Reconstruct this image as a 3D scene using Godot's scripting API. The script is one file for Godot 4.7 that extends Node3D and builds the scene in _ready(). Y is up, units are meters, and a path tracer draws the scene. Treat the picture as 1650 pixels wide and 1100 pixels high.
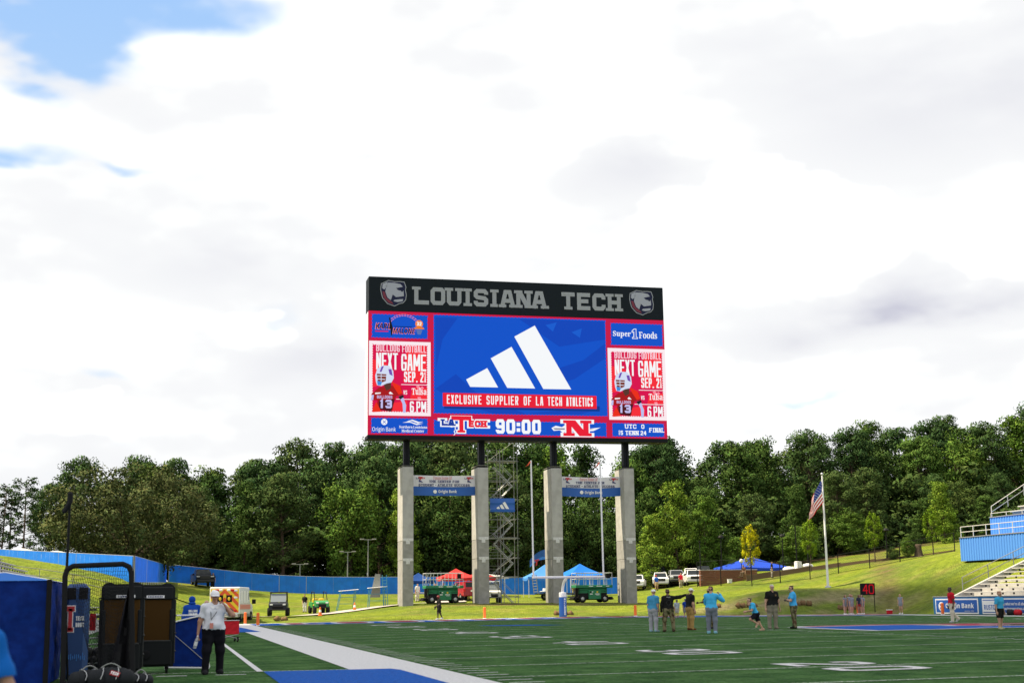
extends Node3D
# A football stadium seen from the left sideline: scoreboard on concrete pillars behind the far goal, woods behind.

func _ready() -> void:
	setup_camera_and_light()
	setup_materials()
	build_ground()
	build_field()
	build_scoreboard()
	build_pillars()
	build_shade_cloud()
	build_grandstand()
	build_right_side()
	build_fences()
	build_trees()
	build_behind_goal()
	build_vehicles()
	build_near_left()
	build_people()
	build_small_things()

const SUNWARD := Vector3(0.5364, -0.8387, 0.0946)      # the way the sunlight travels: 57 degrees down, from the left and a little from beyond

func setup_camera_and_light() -> void:
	var cam := Camera3D.new()
	cam.name = "camera"
	add_child(cam)
	var f := Vector3(0.22609, 0.17978, -0.95737).normalized()
	var r := Vector3(0.97369, -0.01291, 0.22752)
	r = (r - f * r.dot(f)).normalized()
	cam.transform = Transform3D(Basis(r, r.cross(f).normalized(), -f), Vector3(0, 1.354, 0))
	var at := CameraAttributesPhysical.new()
	at.frustum_focal_length = 50.13
	at.frustum_near = 0.3
	at.frustum_far = 4000.0
	at.frustum_focus_distance = 100.0
	at.exposure_aperture = 2.4
	cam.attributes = at
	cam.fov = 26.93
	cam.far = 4000.0
	cam.current = true
	var we := WorldEnvironment.new()
	we.name = "world_environment"
	var e := Environment.new()
	e.background_mode = Environment.BG_SKY
	e.tonemap_mode = Environment.TONE_MAPPER_LINEAR
	e.tonemap_exposure = 1.95
	e.background_energy_multiplier = 0.515
	e.sdfgi_enabled = true
	e.ssao_enabled = true
	e.ssil_enabled = true
	e.sky = Sky.new()
	var pm := PanoramaSkyMaterial.new()
	pm.panorama = ImageTexture.create_from_image(sky_image())
	e.sky.sky_material = pm
	we.environment = e
	add_child(we)
	var sun := DirectionalLight3D.new()
	sun.name = "sun"
	sun.light_energy = 1.6
	sun.light_color = Color(1.0, 0.93, 0.8)
	sun.light_angular_distance = 0.55
	sun.shadow_enabled = true
	sun.transform = Transform3D(Basis.looking_at(SUNWARD, Vector3.UP), Vector3(0, 60, 0))
	add_child(sun)

# ---------------------------------------------------------------- sky: clouds and air only
var sn := FastNoiseLite.new()
var sn2 := FastNoiseLite.new()

func blob(a: float, e: float, ca: float, ce: float, ra: float, re: float) -> float:
	var x := (a - ca) / ra
	var y := (e - ce) / re
	return exp(-(x * x + y * y))

func edge(d: float, w: float) -> float:
	return clampf(d / w + 0.5, 0.0, 1.0)

func sky_at(a: float, e: float) -> Color:   # a: degrees right of the field axis, e: degrees up
	var ea := deg_to_rad(e)
	var d := Vector3(cos(ea) * sin(deg_to_rad(a)), sin(ea), -cos(ea) * cos(deg_to_rad(a)))
	var q := d / (0.22 + maxf(d.y, 0.0)) * 100.0       # streaks run long towards the horizon
	var w := sn2.get_noise_3d(d.x * 160.0, d.y * 300.0, d.z * 160.0)
	var n1 := sn.get_noise_3d(q.x * 0.9 + w * 14.0, q.y * 0.9, q.z * 0.9 + w * 10.0)
	var n2 := sn.get_noise_3d(d.x * 520.0 + 90.0, d.y * 1100.0 + w * 40.0, d.z * 520.0)
	var n3 := sn.get_noise_3d(d.x * 1100.0, d.y * 3400.0 + 40.0, d.z * 1100.0 + w * 60.0)
	var aw := a + n2 * 2.2 + n3 * 0.9
	var ew := e + n2 * 1.3 + n3 * 0.55
	# how open the cloud cover is
	var open := -0.42 + n1 * 0.75 - 0.25 * exp(-absf(e - 20.0) / 25.0)
	open += 1.9 * blob(aw, ew, -5.0, 22.6, 5.0, 2.9) + 1.2 * blob(aw, ew, 1.6, 23.2, 4.2, 1.1) + 1.3 * blob(aw, ew, -5.8, 17.3, 2.6, 0.75) + 0.95 * blob(aw, ew, -2.2, 16.7, 2.6, 0.32)
	open += 0.95 * blob(aw, ew, -3.0, 8.9, 1.5, 0.4) + 1.0 * blob(aw, ew, 25.8, 8.1, 2.4, 0.32) + 0.6 * blob(aw, ew, 20.4, 6.6, 1.6, 1.2) + 0.7 * blob(aw, ew, -7.3, 15.4, 1.0, 0.2)
	open -= 0.8 * blob(a, e, -0.2 + n3, 21.7 + n3, 2.2, 0.5)
	open += n3 * 0.34
	open += 0.5 * n3 * clampf(open + 0.5, 0.0, 1.0)
	var cover := 1.0 - smoothstep(-0.12, 0.95, open)
	var blue := Color(0.37, 0.60, 0.97).lerp(Color(0.64, 0.82, 0.99), clampf(1.0 - e / 24.0, 0.0, 1.0))
	# cloud brightness
	var g := 0.985 + 0.07 * n2 - 0.09 * maxf(0.0, n1 + 0.05) + 0.03 * n3
	g -= 0.13 * blob(aw, ew, 30.6, 18.8, 6.5, 2.4)
	g -= 0.22 * blob(aw, ew, 29.6, 11.1, 4.6, 0.8) * (0.8 + 1.4 * n3) + 0.10 * blob(aw, ew, 25.0, 10.3, 3.0, 0.6)
	g -= 0.07 * blob(aw, ew, 0.6, 12.8, 3.4, 0.8) + 0.09 * blob(aw, ew, 5.2, 9.6, 2.4, 0.8) + 0.11 * blob(aw, ew, 18.2, 17.0, 2.6, 1.1)
	# the tall cumulus to the right of the board and smaller heads beside it
	for c in [[24.2, 15.2, 3.0, 2.7], [20.4, 14.0, 2.9, 2.4], [27.0, 14.2, 2.2, 2.1], [18.2, 12.6, 2.2, 2.0], [32.8, 13.2, 2.6, 1.5], [3.6, 11.2, 1.7, 0.9], [-3.0, 7.4, 3.4, 0.8]]:
		var dd: float = 1.0 - Vector2((aw - c[0]) / c[2], (ew - c[1]) / c[3]).length()
		var on := clampf(dd * 8.0 + 0.4, 0.0, 1.0) * clampf(1.2 - (c[1] - e) / (c[3] * 1.4), 0.0, 1.0)
		g = lerpf(g, 1.03, on * 0.8)
	if g > 0.96: g = minf(0.96 + (g - 0.96) * 4.5, 1.35)         # sunlit cloud is brighter than the picture can hold
	g = maxf(g, 0.55)
	var cl := Color(g * 0.985, g * 0.995, g * 1.0 + maxf(0.0, 1.0 - g) * 0.25)
	var out := blue.lerp(cl, clampf(cover, 0.0, 1.0))

	if e < 0.0:
		out = out.lerp(Color(0.30, 0.33, 0.27), clampf(-e / 6.0, 0.0, 1.0))
	return out

func sky_image() -> Image:
	sn.seed = 11
	sn.noise_type = FastNoiseLite.TYPE_SIMPLEX_SMOOTH
	sn.frequency = 0.011
	sn.fractal_octaves = 5
	sn2.seed = 4
	sn2.frequency = 0.012
	sn2.fractal_octaves = 3
	var w := 512
	var h := 256
	var im := Image.create(w, h, false, Image.FORMAT_RGBF)
	for j in h:
		var e := 90.0 - (j + 0.5) * 180.0 / h
		for i in w:
			im.set_pixel(i, j, sky_at(wrapf((i + 0.5) * 360.0 / w, -180.0, 180.0), e) if e > -10.0 else Color(0.30, 0.33, 0.27))
	var bw := 4096
	var bh := 2048
	im.resize(bw, bh, Image.INTERPOLATE_CUBIC)
	var k := 360.0 / bw                     # the same sky again, finer, round the view
	for j in range(int((90.0 - 24.5) / k), int((90.0 + 0.5) / k)):
		for i in range(int(-9.0 / k), int(36.0 / k)):
			im.set_pixel(posmod(i, bw), j, sky_at((i + 0.5) * k, 90.0 - (j + 0.5) * k))
	return im

# ---------------------------------------------------------------- helpers
var counts := {}
var mats := {}
var rng := RandomNumberGenerator.new()

class Mb:
	var v := PackedVector3Array()
	var n := PackedVector3Array()
	var c := PackedColorArray()
	var ix := PackedInt32Array()
	var col := Color.WHITE
	var xf := Transform3D.IDENTITY
	func vert(p: Vector3, nn: Vector3) -> int:
		v.append(xf * p)
		n.append((xf.basis * nn).normalized())
		c.append(col)
		return v.size() - 1
	func quad(a: Vector3, b: Vector3, d: Vector3, e: Vector3) -> void:      # counter-clockwise from outside
		var nn := (d - a).cross(e - b)
		if nn.length_squared() < 1e-16: return
		nn = nn.normalized()
		var k := v.size()
		vert(a, nn); vert(b, nn); vert(d, nn); vert(e, nn)
		ix.append_array([k, k + 2, k + 1, k, k + 3, k + 2])
	func quad_out(a: Vector3, b: Vector3, d: Vector3, e: Vector3, o: Vector3) -> void:
		if (d - a).cross(e - b).dot(o) < 0.0: quad(a, e, d, b)
		else: quad(a, b, d, e)
	func tri(a: Vector3, b: Vector3, d: Vector3) -> void:
		var nn := (b - a).cross(d - a)
		if nn.length_squared() < 1e-18: return
		nn = nn.normalized()
		var k := v.size()
		vert(a, nn); vert(b, nn); vert(d, nn)
		ix.append_array([k, k + 2, k + 1])
	func box(ct: Vector3, s: Vector3, bv := 0.0) -> void:
		var h := s * 0.5
		var b := minf(bv, minf(h.x, minf(h.y, h.z)) * 0.8)
		for a in 3:
			for sg in [-1.0, 1.0]:
				var u := (a + 1) % 3
				var w := (a + 2) % 3
				var p := []
				for st in [[-1, -1], [1, -1], [1, 1], [-1, 1]]:
					var q := Vector3()
					q[a] = sg * h[a]
					q[u] = st[0] * (h[u] - b)
					q[w] = st[1] * (h[w] - b)
					p.append(ct + q)
				var o := Vector3()
				o[a] = sg
				quad_out(p[0], p[1], p[2], p[3], o)
		if b <= 0.0: return
		for w in 3:
			var a := (w + 1) % 3
			var u := (w + 2) % 3
			for sa in [-1.0, 1.0]:
				for su in [-1.0, 1.0]:
					var p := []
					for t in [[0, -1], [0, 1], [1, 1], [1, -1]]:
						var q := Vector3()
						q[a] = sa * (h[a] - (b if t[0] == 1 else 0.0))
						q[u] = su * (h[u] - (b if t[0] == 0 else 0.0))
						q[w] = t[1] * (h[w] - b)
						p.append(ct + q)
					var o := Vector3()
					o[a] = sa; o[u] = su
					quad_out(p[0], p[1], p[2], p[3], o)
		for sx in [-1.0, 1.0]:
			for sy in [-1.0, 1.0]:
				for sz in [-1.0, 1.0]:
					var s3 := Vector3(sx, sy, sz)
					var p := [ct + s3 * (h - Vector3(0, b, b)), ct + s3 * (h - Vector3(b, 0, b)), ct + s3 * (h - Vector3(b, b, 0))]
					if (p[1] - p[0]).cross(p[2] - p[0]).dot(s3) < 0.0: tri(p[0], p[2], p[1])
					else: tri(p[0], p[1], p[2])
	func tube(a: Vector3, b: Vector3, r1: float, r2 := -1.0, m := 8, caps := true) -> void:
		if r2 < 0.0: r2 = r1
		var d := (b - a).normalized()
		var x := d.cross(Vector3.UP if absf(d.y) < 0.95 else Vector3.RIGHT).normalized()
		var y := d.cross(x)
		var k := v.size()
		for i in m:
			var t := TAU * i / m
			var o := x * cos(t) + y * sin(t)
			vert(a + o * r1, o)
			vert(b + o * r2, o)
		for i in m:
			var p := k + 2 * i
			var q := k + 2 * ((i + 1) % m)
			ix.append_array([p, p + 1, q, q, p + 1, q + 1])
		if caps:
			for e in 2:
				var kk := v.size()
				var nn := d if e else -d
				for i in m:
					var t := TAU * i / m
					vert((b if e else a) + (x * cos(t) + y * sin(t)) * (r2 if e else r1), nn)
				for i in range(1, m - 1):
					if e: ix.append_array([kk, kk + i + 1, kk + i])
					else: ix.append_array([kk, kk + i, kk + i + 1])
	func path(pts: Array, r: float, m := 6) -> void:
		for i in pts.size() - 1:
			tube(pts[i], pts[i + 1], r, r, m, i == 0 or i == pts.size() - 2)
			if i > 0: ball(pts[i], Vector3.ONE * r, m, 4)
	func ball(ct: Vector3, r: Vector3, nu := 10, nv := 6, keep = null) -> void:
		var k := v.size()
		for j in nv + 1:
			var e := PI * j / nv - PI / 2
			for i in nu + 1:
				var t := TAU * i / nu
				var o := Vector3(cos(e) * cos(t), sin(e), cos(e) * sin(t))
				vert(ct + o * r, Vector3(o.x / r.x, o.y / r.y, o.z / r.z).normalized())
		for j in nv:
			for i in nu:
				var p := k + j * (nu + 1) + i
				if keep != null:
					var e := PI * (j + 0.5) / nv - PI / 2
					var t := TAU * (i + 0.5) / nu
					if not keep.call(Vector3(cos(e) * cos(t), sin(e), cos(e) * sin(t))): continue
				ix.append_array([p, p + 1, p + nu + 1, p + 1, p + nu + 2, p + nu + 1])
	func lathe(pr: Array, ct: Vector3, m := 12) -> void:       # pr: Vector2(radius, height), upwards
		var k := v.size()
		for j in pr.size():
			var d: Vector2 = pr[mini(j + 1, pr.size() - 1)] - pr[maxi(j - 1, 0)]
			for i in m:
				var t := TAU * i / m
				var o := Vector3(cos(t), 0, sin(t))
				vert(ct + o * pr[j].x + Vector3(0, pr[j].y, 0), o * d.y - Vector3(0, d.x, 0))
		for j in pr.size() - 1:
			for i in m:
				var p := k + j * m + i
				var q := k + j * m + (i + 1) % m
				ix.append_array([p, q, p + m, q, q + m, p + m])
	func prism(outline: PackedVector2Array, z0: float, z1: float) -> void:   # the outline lies in x, y
		var poly := outline.duplicate()
		var ar := 0.0
		for i in poly.size():
			ar += poly[i].cross(poly[(i + 1) % poly.size()])
		if ar < 0.0: poly.reverse()
		var tr := Geometry2D.triangulate_polygon(poly)
		for i in range(0, tr.size(), 3):
			var a := poly[tr[i]]
			var b := poly[tr[i + 1]]
			var d := poly[tr[i + 2]]
			if (b - a).cross(d - a) < 0.0:
				var s := b
				b = d
				d = s
			tri(Vector3(a.x, a.y, z1), Vector3(b.x, b.y, z1), Vector3(d.x, d.y, z1))
			if z1 != z0: tri(Vector3(a.x, a.y, z0), Vector3(d.x, d.y, z0), Vector3(b.x, b.y, z0))
		if z1 != z0:
			for i in poly.size():
				var a := poly[i]
				var b := poly[(i + 1) % poly.size()]
				quad(Vector3(a.x, a.y, z0), Vector3(b.x, b.y, z0), Vector3(b.x, b.y, z1), Vector3(a.x, a.y, z1))
	func mesh() -> ArrayMesh:
		var arr := []
		arr.resize(Mesh.ARRAY_MAX)
		arr[Mesh.ARRAY_VERTEX] = v
		arr[Mesh.ARRAY_NORMAL] = n
		arr[Mesh.ARRAY_COLOR] = c
		arr[Mesh.ARRAY_INDEX] = ix
		var me := ArrayMesh.new()
		if v.size(): me.add_surface_from_arrays(Mesh.PRIMITIVE_TRIANGLES, arr)
		return me

func numbered(called: String) -> String:
	if not counts.has(called):
		counts[called] = 0
		return called
	counts[called] += 1
	return "%s_%03d" % [called, counts[called]]

func tag(o: Node3D, label: String, category: String, group := "") -> Node3D:
	o.set_meta("label", label)
	if category: o.set_meta("category", category)
	if group: o.set_meta("group", group)
	return o

func thing(called: String, label: String, category: String, at := Vector3.ZERO, turn := 0.0, group := "") -> Node3D:
	var o := Node3D.new()
	o.name = numbered(called)
	add_child(o)
	o.position = at
	o.rotation.y = turn
	return tag(o, label, category, group)

func part(mb: Mb, called: String, m: Material, parent: Node3D = self, label := "") -> MeshInstance3D:
	return part_mesh(mb.mesh(), called, m, parent, label)

func part_mesh(me: Mesh, called: String, m: Material, parent: Node3D = self, label := "") -> MeshInstance3D:
	var o := MeshInstance3D.new()
	o.mesh = me
	o.material_override = m
	if parent == self:
		o.name = numbered(called)
		add_child(o)
	else:                                   # repeats under one parent: brick, brick_001, ...
		var nm := called
		var i := 0
		while parent.has_node(NodePath(nm)):
			i += 1
			nm = "%s_%03d" % [called, i]
			if i > 3 and parent.has_meta("n_" + called): 
				i = parent.get_meta("n_" + called) + 1
				nm = "%s_%03d" % [called, i]
		parent.set_meta("n_" + called, i)
		o.name = nm
		parent.add_child(o)
	if label: o.set_meta("label", label)
	return o

func struct(mb: Mb, called: String, m: Material, parent: Node3D = self, kind := "structure") -> MeshInstance3D:
	var o := part(mb, called, m, parent)
	o.set_meta("kind", kind)
	return o

func copy_of(o: Node3D, at: Vector3, turn: float, label: String) -> Node3D:
	var d := o.duplicate()
	var base := String(o.name)
	d.name = numbered(base)
	add_child(d)
	d.position = at
	d.rotation = Vector3(0, turn, 0)
	d.set_meta("label", label)
	return d

func mat(key: String, r: float, g: float, b: float, rough := 0.7, metal := 0.0) -> StandardMaterial3D:   # linear base colour
	if mats.has(key): return mats[key]
	var m := StandardMaterial3D.new()
	m.resource_name = key
	m.albedo_color = Color(r, g, b).linear_to_srgb()
	m.roughness = rough
	m.metallic = metal
	m.cull_mode = BaseMaterial3D.CULL_DISABLED
	if rough >= 0.7 or (metal == 0.0 and r + g + b < 0.12): m.metallic_specular = 0.22
	mats[key] = m
	return m

func vmat(key: String, rough := 0.75) -> StandardMaterial3D:
	if mats.has(key): return mats[key]
	var m := mat(key, 1, 1, 1, rough)
	m.vertex_color_use_as_albedo = true
	return m

func glow(key: String, r: float, g: float, b: float) -> StandardMaterial3D:     # sRGB colour of a lit screen
	if mats.has(key): return mats[key]
	var m := mat(key, 0.012, 0.012, 0.012, 0.55)
	m.emission_enabled = true
	m.emission = Color(r, g, b)
	m.emission_energy_multiplier = 0.49
	m.metallic_specular = 0.12
	return m

func noise_tex(seed_: int, freq: float, oct: int, lo: Color, hi: Color, size := 512, as_normal := false, strength := 4.0, a := 0.25, b := 0.75, gain := 0.5) -> NoiseTexture2D:
	var t := NoiseTexture2D.new()
	var f := FastNoiseLite.new()
	f.seed = seed_
	f.frequency = freq
	f.fractal_octaves = oct
	f.fractal_gain = gain
	f.noise_type = FastNoiseLite.TYPE_SIMPLEX_SMOOTH
	t.noise = f
	t.width = size
	t.height = size
	t.seamless = true
	if as_normal:
		t.as_normal_map = true
		t.bump_strength = strength
	else:
		var g := Gradient.new()
		g.offsets = PackedFloat32Array([0.0, a, b, 1.0])
		g.colors = PackedColorArray([lo, lo, hi, hi])
		t.color_ramp = g
	return t

func grained(m: StandardMaterial3D, tex: Texture2D, metres: float, world := false, bump: Texture2D = null, bump_scale := 1.0) -> StandardMaterial3D:
	m.albedo_texture = tex
	m.uv1_triplanar = true
	m.uv1_world_triplanar = world
	m.uv1_scale = Vector3.ONE / metres
	m.uv1_triplanar_sharpness = 4.0
	if bump:
		m.normal_enabled = true
		m.normal_texture = bump
		m.normal_scale = bump_scale
	return m

# ---------------------------------------------------------------- block lettering
const GLYPHS := {
	"A": "0,0 .3,1 .7,1 1,0|.15,.34 .85,.34", "B": "0,0 0,1 .85,1 1,.87 1,.63 .85,.51 0,.51|.85,.51 1,.38 1,.13 .85,0 0,0",
	"C": "1,.7 1,.86 .85,1 .15,1 0,.86 0,.14 .15,0 .85,0 1,.14 1,.3", "D": "0,0 0,1 .8,1 1,.84 1,.16 .8,0 0,0",
	"E": "1,1 0,1 0,0 1,0|0,.52 .8,.52", "F": "1,1 0,1 0,0|0,.5 .8,.5", "G": "1,.7 1,.86 .85,1 .15,1 0,.86 0,.14 .15,0 .85,0 1,.14 1,.46 .55,.46",
	"H": "0,0 0,1|1,0 1,1|0,.5 1,.5", "I": ".5,0 .5,1", "J": "1,1 1,.14 .85,0 .15,0 0,.14 0,.3", "K": "0,0 0,1|1,1 .1,.5|.1,.5 1,0", "L": "0,1 0,0 1,0",
	"M": "0,0 0,1|0,1 .5,.25|1,1 .5,.25|1,0 1,1", "N": "0,0 0,1|0,1 1,0|1,0 1,1", "O": ".15,1 0,.86 0,.14 .15,0 .85,0 1,.14 1,.86 .85,1 .15,1", "P": "0,0 0,1 .85,1 1,.87 1,.6 .85,.46 0,.46",
	"R": "0,0 0,1 .85,1 1,.87 1,.62 .85,.48 0,.48|.45,.48 1,0", "S": "1,.74 1,.87 .85,1 .15,1 0,.87 0,.64 .15,.53 .85,.47 1,.36 1,.13 .85,0 .15,0 0,.13 0,.26",
	"T": "0,1 1,1|.5,0 .5,1", "U": "0,1 0,.14 .15,0 .85,0 1,.14 1,1", "V": "0,1 .5,0|1,1 .5,0", "W": "0,1 .25,0|.5,.7 .25,0|.5,.7 .75,0|1,1 .75,0", "X": "0,0 1,1|0,1 1,0", "Y": "0,1 .5,.45|1,1 .5,.45|.5,.5 .5,0",
	"0": ".15,1 0,.86 0,.14 .15,0 .85,0 1,.14 1,.86 .85,1 .15,1", "1": ".1,.82 .5,1 .5,0", "2": "0,.74 0,.87 .15,1 .85,1 1,.87 1,.6 0,.16 0,0 1,0",
	"3": "0,.8 0,.87 .15,1 .85,1 1,.87 1,.63 .85,.52 .4,.52|.85,.52 1,.4 1,.13 .85,0 .15,0 0,.13 0,.22", "4": ".8,0 .8,1|.8,1 0,.34|0,.34 1,.34", "5": "1,1 0,1 0,.55 .85,.55 1,.42 1,.13 .85,0 .15,0 0,.13 0,.2",
	"6": "1,.8 1,.87 .85,1 .15,1 0,.87 0,.13 .15,0 .85,0 1,.13 1,.42 .85,.53 0,.53", "9": "0,.2 0,.13 .15,0 .85,0 1,.13 1,.87 .85,1 .15,1 0,.87 0,.58 .15,.47 1,.47",
	":": ".5,.2 .5,.3|.5,.7 .5,.8", ".": ".5,0 .5,.04", "-": ".1,.5 .9,.5",
}

func stroke_polys(text: String, x: float, y: float, w: float, h: float, t: float, gap: float, slab := 0.0) -> Array:
	# ribbons (Array of PackedVector2Array quads) of a line of block capitals whose letters are w wide and h high
	var out := []
	for ch in text:
		if ch == " ":
			x += w * 0.55 + gap
			continue
		var lw := w
		if ch == "I": lw = t if slab == 0.0 else t * 2.3
		if ch in ":.": lw = t * 1.1
		if ch == "1": lw = w * 0.7
		if ch == "M" or ch == "W": lw = w * 1.25
		var lay := 0
		for s in (GLYPHS[ch] as String).split("|"):
			var pts := PackedVector2Array()
			for pr in s.split(" "):
				var xy := pr.split(",")
				pts.append(Vector2(x + t / 2 + float(xy[0]) * (lw - t), y + t / 2 + float(xy[1]) * (h - t)))
			if ch in ":.":
				var m := pts[0]
				out.append([PackedVector2Array([m + Vector2(-t, -t) * 0.55, m + Vector2(t, -t) * 0.55, m + Vector2(t, t) * 0.55, m + Vector2(-t, t) * 0.55]), lay])
				lay += 1
				continue
			if pts.size() == 2 and absf(pts[0].x - pts[1].x) > 0.02 * lw and absf(pts[0].y - pts[1].y) > 0.02 * h:
				# a slanting bar with level ends that stays inside the letter's box
				var lo: Vector2 = pts[0] if pts[0].y < pts[1].y else pts[1]
				var hi: Vector2 = pts[1] if pts[0].y < pts[1].y else pts[0]
				var hw := minf(t * (hi - lo).length() / (hi - lo).y, t * 1.7) / 2
				var ya := lo.y - t / 2 if lo.y < y + t * 0.6 else lo.y
				var yb := hi.y + t / 2 if hi.y > y + h - t * 0.6 else hi.y
				var xa := clampf(lo.x, x + hw, x + lw - hw)
				var xb := clampf(hi.x, x + hw, x + lw - hw)
				out.append([PackedVector2Array([Vector2(xa - hw, ya), Vector2(xa + hw, ya), Vector2(xb + hw, yb), Vector2(xb - hw, yb)]), lay])
				lay += 1
				continue
			var closed := pts[0].distance_to(pts[-1]) < 1e-4 and pts.size() > 3
			var left := []
			var right := []
			for i in pts.size():
				var p0 := pts[i - 1] if i > 0 else (pts[-2] if closed else pts[i])
				var p1 := pts[i + 1] if i < pts.size() - 1 else (pts[1] if closed else pts[i])
				var d0 := (pts[i] - p0).normalized() if p0 != pts[i] else (p1 - pts[i]).normalized()
				var d1 := (p1 - pts[i]).normalized() if p1 != pts[i] else d0
				var n0 := Vector2(-d0.y, d0.x)
				var nm := (n0 + Vector2(-d1.y, d1.x)).normalized()
				var k := t / 2 / maxf(nm.dot(n0), 0.35)
				var c := pts[i]
				if not closed and (i == 0 or i == pts.size() - 1):
					var yy := (c.y - y - t / 2) / (h - t)
					var dd := -d1 if i == 0 else d0
					if (yy < 0.01 or yy > 0.99) and absf(dd.y) > 0.3: c += dd * (t / 2) / maxf(absf(dd.y), 0.5)
					elif absf(dd.x) > 0.9: c += dd * t / 2
					if slab > 0.0 and (yy < 0.01 or yy > 0.99) and absf(dd.y) > 0.3 and not ch in "CSG":
						var ys := y if yy < 0.01 else y + h - slab
						lay += 1
						out.append([PackedVector2Array([Vector2(c.x - t * 1.05, ys), Vector2(c.x + t * 1.05, ys), Vector2(c.x + t * 1.05, ys + slab), Vector2(c.x - t * 1.05, ys + slab)]), lay + 3])
				left.append(c + nm * k)
				right.append(c - nm * k)
			for i in pts.size() - 1:
				out.append([PackedVector2Array([right[i], right[i + 1], left[i + 1], left[i]]), lay])
			lay += 1
		x += lw + gap
	return out

func text_width(text: String, w: float, t: float, gap: float, slab := 0.0) -> float:
	var x := 0.0
	for ch in text:
		if ch == " ": x += w * 0.55 + gap
		else:
			var lw := w
			if ch == "I": lw = t if slab == 0.0 else t * 2.3
			if ch in ":.": lw = t * 1.1
			if ch == "1": lw = w * 0.7
			if ch == "M" or ch == "W": lw = w * 1.25
			x += lw + gap
	return x - gap

func letters(mb: Mb, text: String, x0: float, x1: float, y: float, h: float, t: float, z: float, slab := 0.0, gap_share := 0.18) -> void:
	# fits the line between x0 and x1
	var w := 1.0
	for i in 12:
		var have := text_width(text, w, t, w * gap_share, slab)
		w *= (x1 - x0) / have
	for q in stroke_polys(text, x0, y, w, h, t, w * gap_share, slab):
		var p: PackedVector2Array = q[0]
		var zz: float = z + 0.004 * q[1]
		mb.quad_out(Vector3(p[0].x, p[0].y, zz), Vector3(p[1].x, p[1].y, zz), Vector3(p[2].x, p[2].y, zz), Vector3(p[3].x, p[3].y, zz), Vector3.BACK)

func print_line(text: String, font: String, weight: int, x0: float, x1: float, y0: float, y1: float, at: Transform3D, m: Material, parent: Node3D, called := "lettering", thick := 0.006) -> MeshInstance3D:
	var f := SystemFont.new()
	f.font_names = PackedStringArray([font])
	f.font_weight = weight
	var t := TextMesh.new()
	t.text = text
	t.font = f
	t.font_size = 32
	t.pixel_size = 0.01
	t.curve_step = 3.0
	t.depth = 0.02
	var bb := t.get_aabb()
	var o := part_mesh(t, called, m, parent)
	var s := Vector3((x1 - x0) / bb.size.x, (y1 - y0) / bb.size.y, thick / 0.02)
	o.transform = at * Transform3D(Basis.from_scale(s), Vector3(x0 - bb.position.x * s.x, y0 - bb.position.y * s.y, 0))
	return o

# ---------------------------------------------------------------- the lie of the land: a spline through measured heights
const TP := [1,-109.9,-140.289, 12,-109.9,18.563, 24,-109.9,-0.398, 36,-109.9,8.358, 48,-109.9,3.337, 57.5,-109.9,-26.459, -12,-109.9,-36.982, 57.6,-104,2.600, 57.6,-96,-13.712, 57.6,-85,-1.044, 57.6,-70,-1.694, 57.6,-50,-1.947, -6.5,-60,1.092, -6.5,-80,3.685, -6.5,-96,-20.858, 1,-104,41.327, -3,-104,-22.724, 14,-125,-5.525, 14,-129.5,-1.719, 20,-125,8.424, 20,-129.5,6.634, 27,-125,2.555, 27,-129.5,-3.118, 34,-125,4.703, 34,-129.5,-2.470, 41,-125,7.336, 41,-129.5,0.807, 48,-125,-26.146, 48,-129.5,3.059, 20,-117,-0.750, 27,-117,-5.068, 34,-117,-0.530, 41,-117,-13.329, 5,-116,-28.245, 8.6,-122,23.511, 5.7,-125,-29.183, 12.5,-135,-2.525, 28.6,-165,2.571, 51,-165,-5.752, 40,-165,2.483, 10,-165,-5.287, -0.5,-165,6.447, -3.5,-112,81.329, -8,-112,-4.421, -13.4,-120,17.853, -20,-125,-3.540, -15.5,-134,0.442, -25,-140,-3.033, -12,-104,33.301, 1,-112,68.601, 59.6,-125,-17.293, 56.4,-150,1.738, 59,-168,-0.497, 69.6,-145,4.364, 73.7,-140,-0.155, 79.5,-135,-4.617, 70.6,-120,24.041, 72.3,-117,-11.148, 47,-117,-8.917, 50,-117,44.086, 55,-117.5,41.260, 54,-112.5,-19.543, 61.5,-113,-39.790, 60.5,-102,-14.340, 64.2,-100.5,31.893, 69,-100,8.327, 75,-100,-7.172, 62,-80,-10.913, 68,-80,10.345, 80,-80,6.532, 65,-112,21.186, 60,-190,0.034, 90,-180,0.902, 110,-170,-0.347, 0,-190,0.150, -30,-160,-0.610, -40,-200,0.031, 30,-200,-0.905, 30,-250,-0.862, 100,-230,1.028, -40,-250,0.346, 130,-120,-1.423]
const TA := [-6.8823,1.6300,-1.0805]

const XL := 5.478        # inner edges of the two sideline borders
const XR := 54.24
const XM := 29.86
const ZG := -99.2        # the far goal line
const YARD := 0.9144

func gy(x: float) -> float:      # the crown of the field
	return 0.00658 * maxf(0.0, 24.38 - absf(x - XM))

func land(x: float, z: float) -> float:
	var zr := lerpf(-103.0, -109.3, clampf((x + 2.0) / 5.0, 0.0, 1.0))
	var d := maxf(maxf(0.0, x - 57.3), zr - z)
	if d <= 0.0: return gy(x) - 0.05
	var px := clampf(x, -60.0, 140.0) / 50.0
	var pz := clampf(z, -260.0, -60.0) / 50.0
	var h: float = TA[0] + TA[1] * px + TA[2] * pz
	for i in range(0, TP.size(), 3):
		var dx: float = px - TP[i] / 50.0
		var dz: float = pz - TP[i + 1] / 50.0
		var r2 := dx * dx + dz * dz
		if r2 > 1e-12: h += TP[i + 2] * 0.5 * r2 * log(r2 + 1e-12)
	if x < 5.0 and z > -103.0: h = lerpf(h, 0.0, smoothstep(0.0, 6.0, z + 103.0))
	h = clampf(h, 0.0, 14.0)
	return lerpf(gy(x) - 0.03, h, smoothstep(0.0, 2.5, d))

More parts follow.
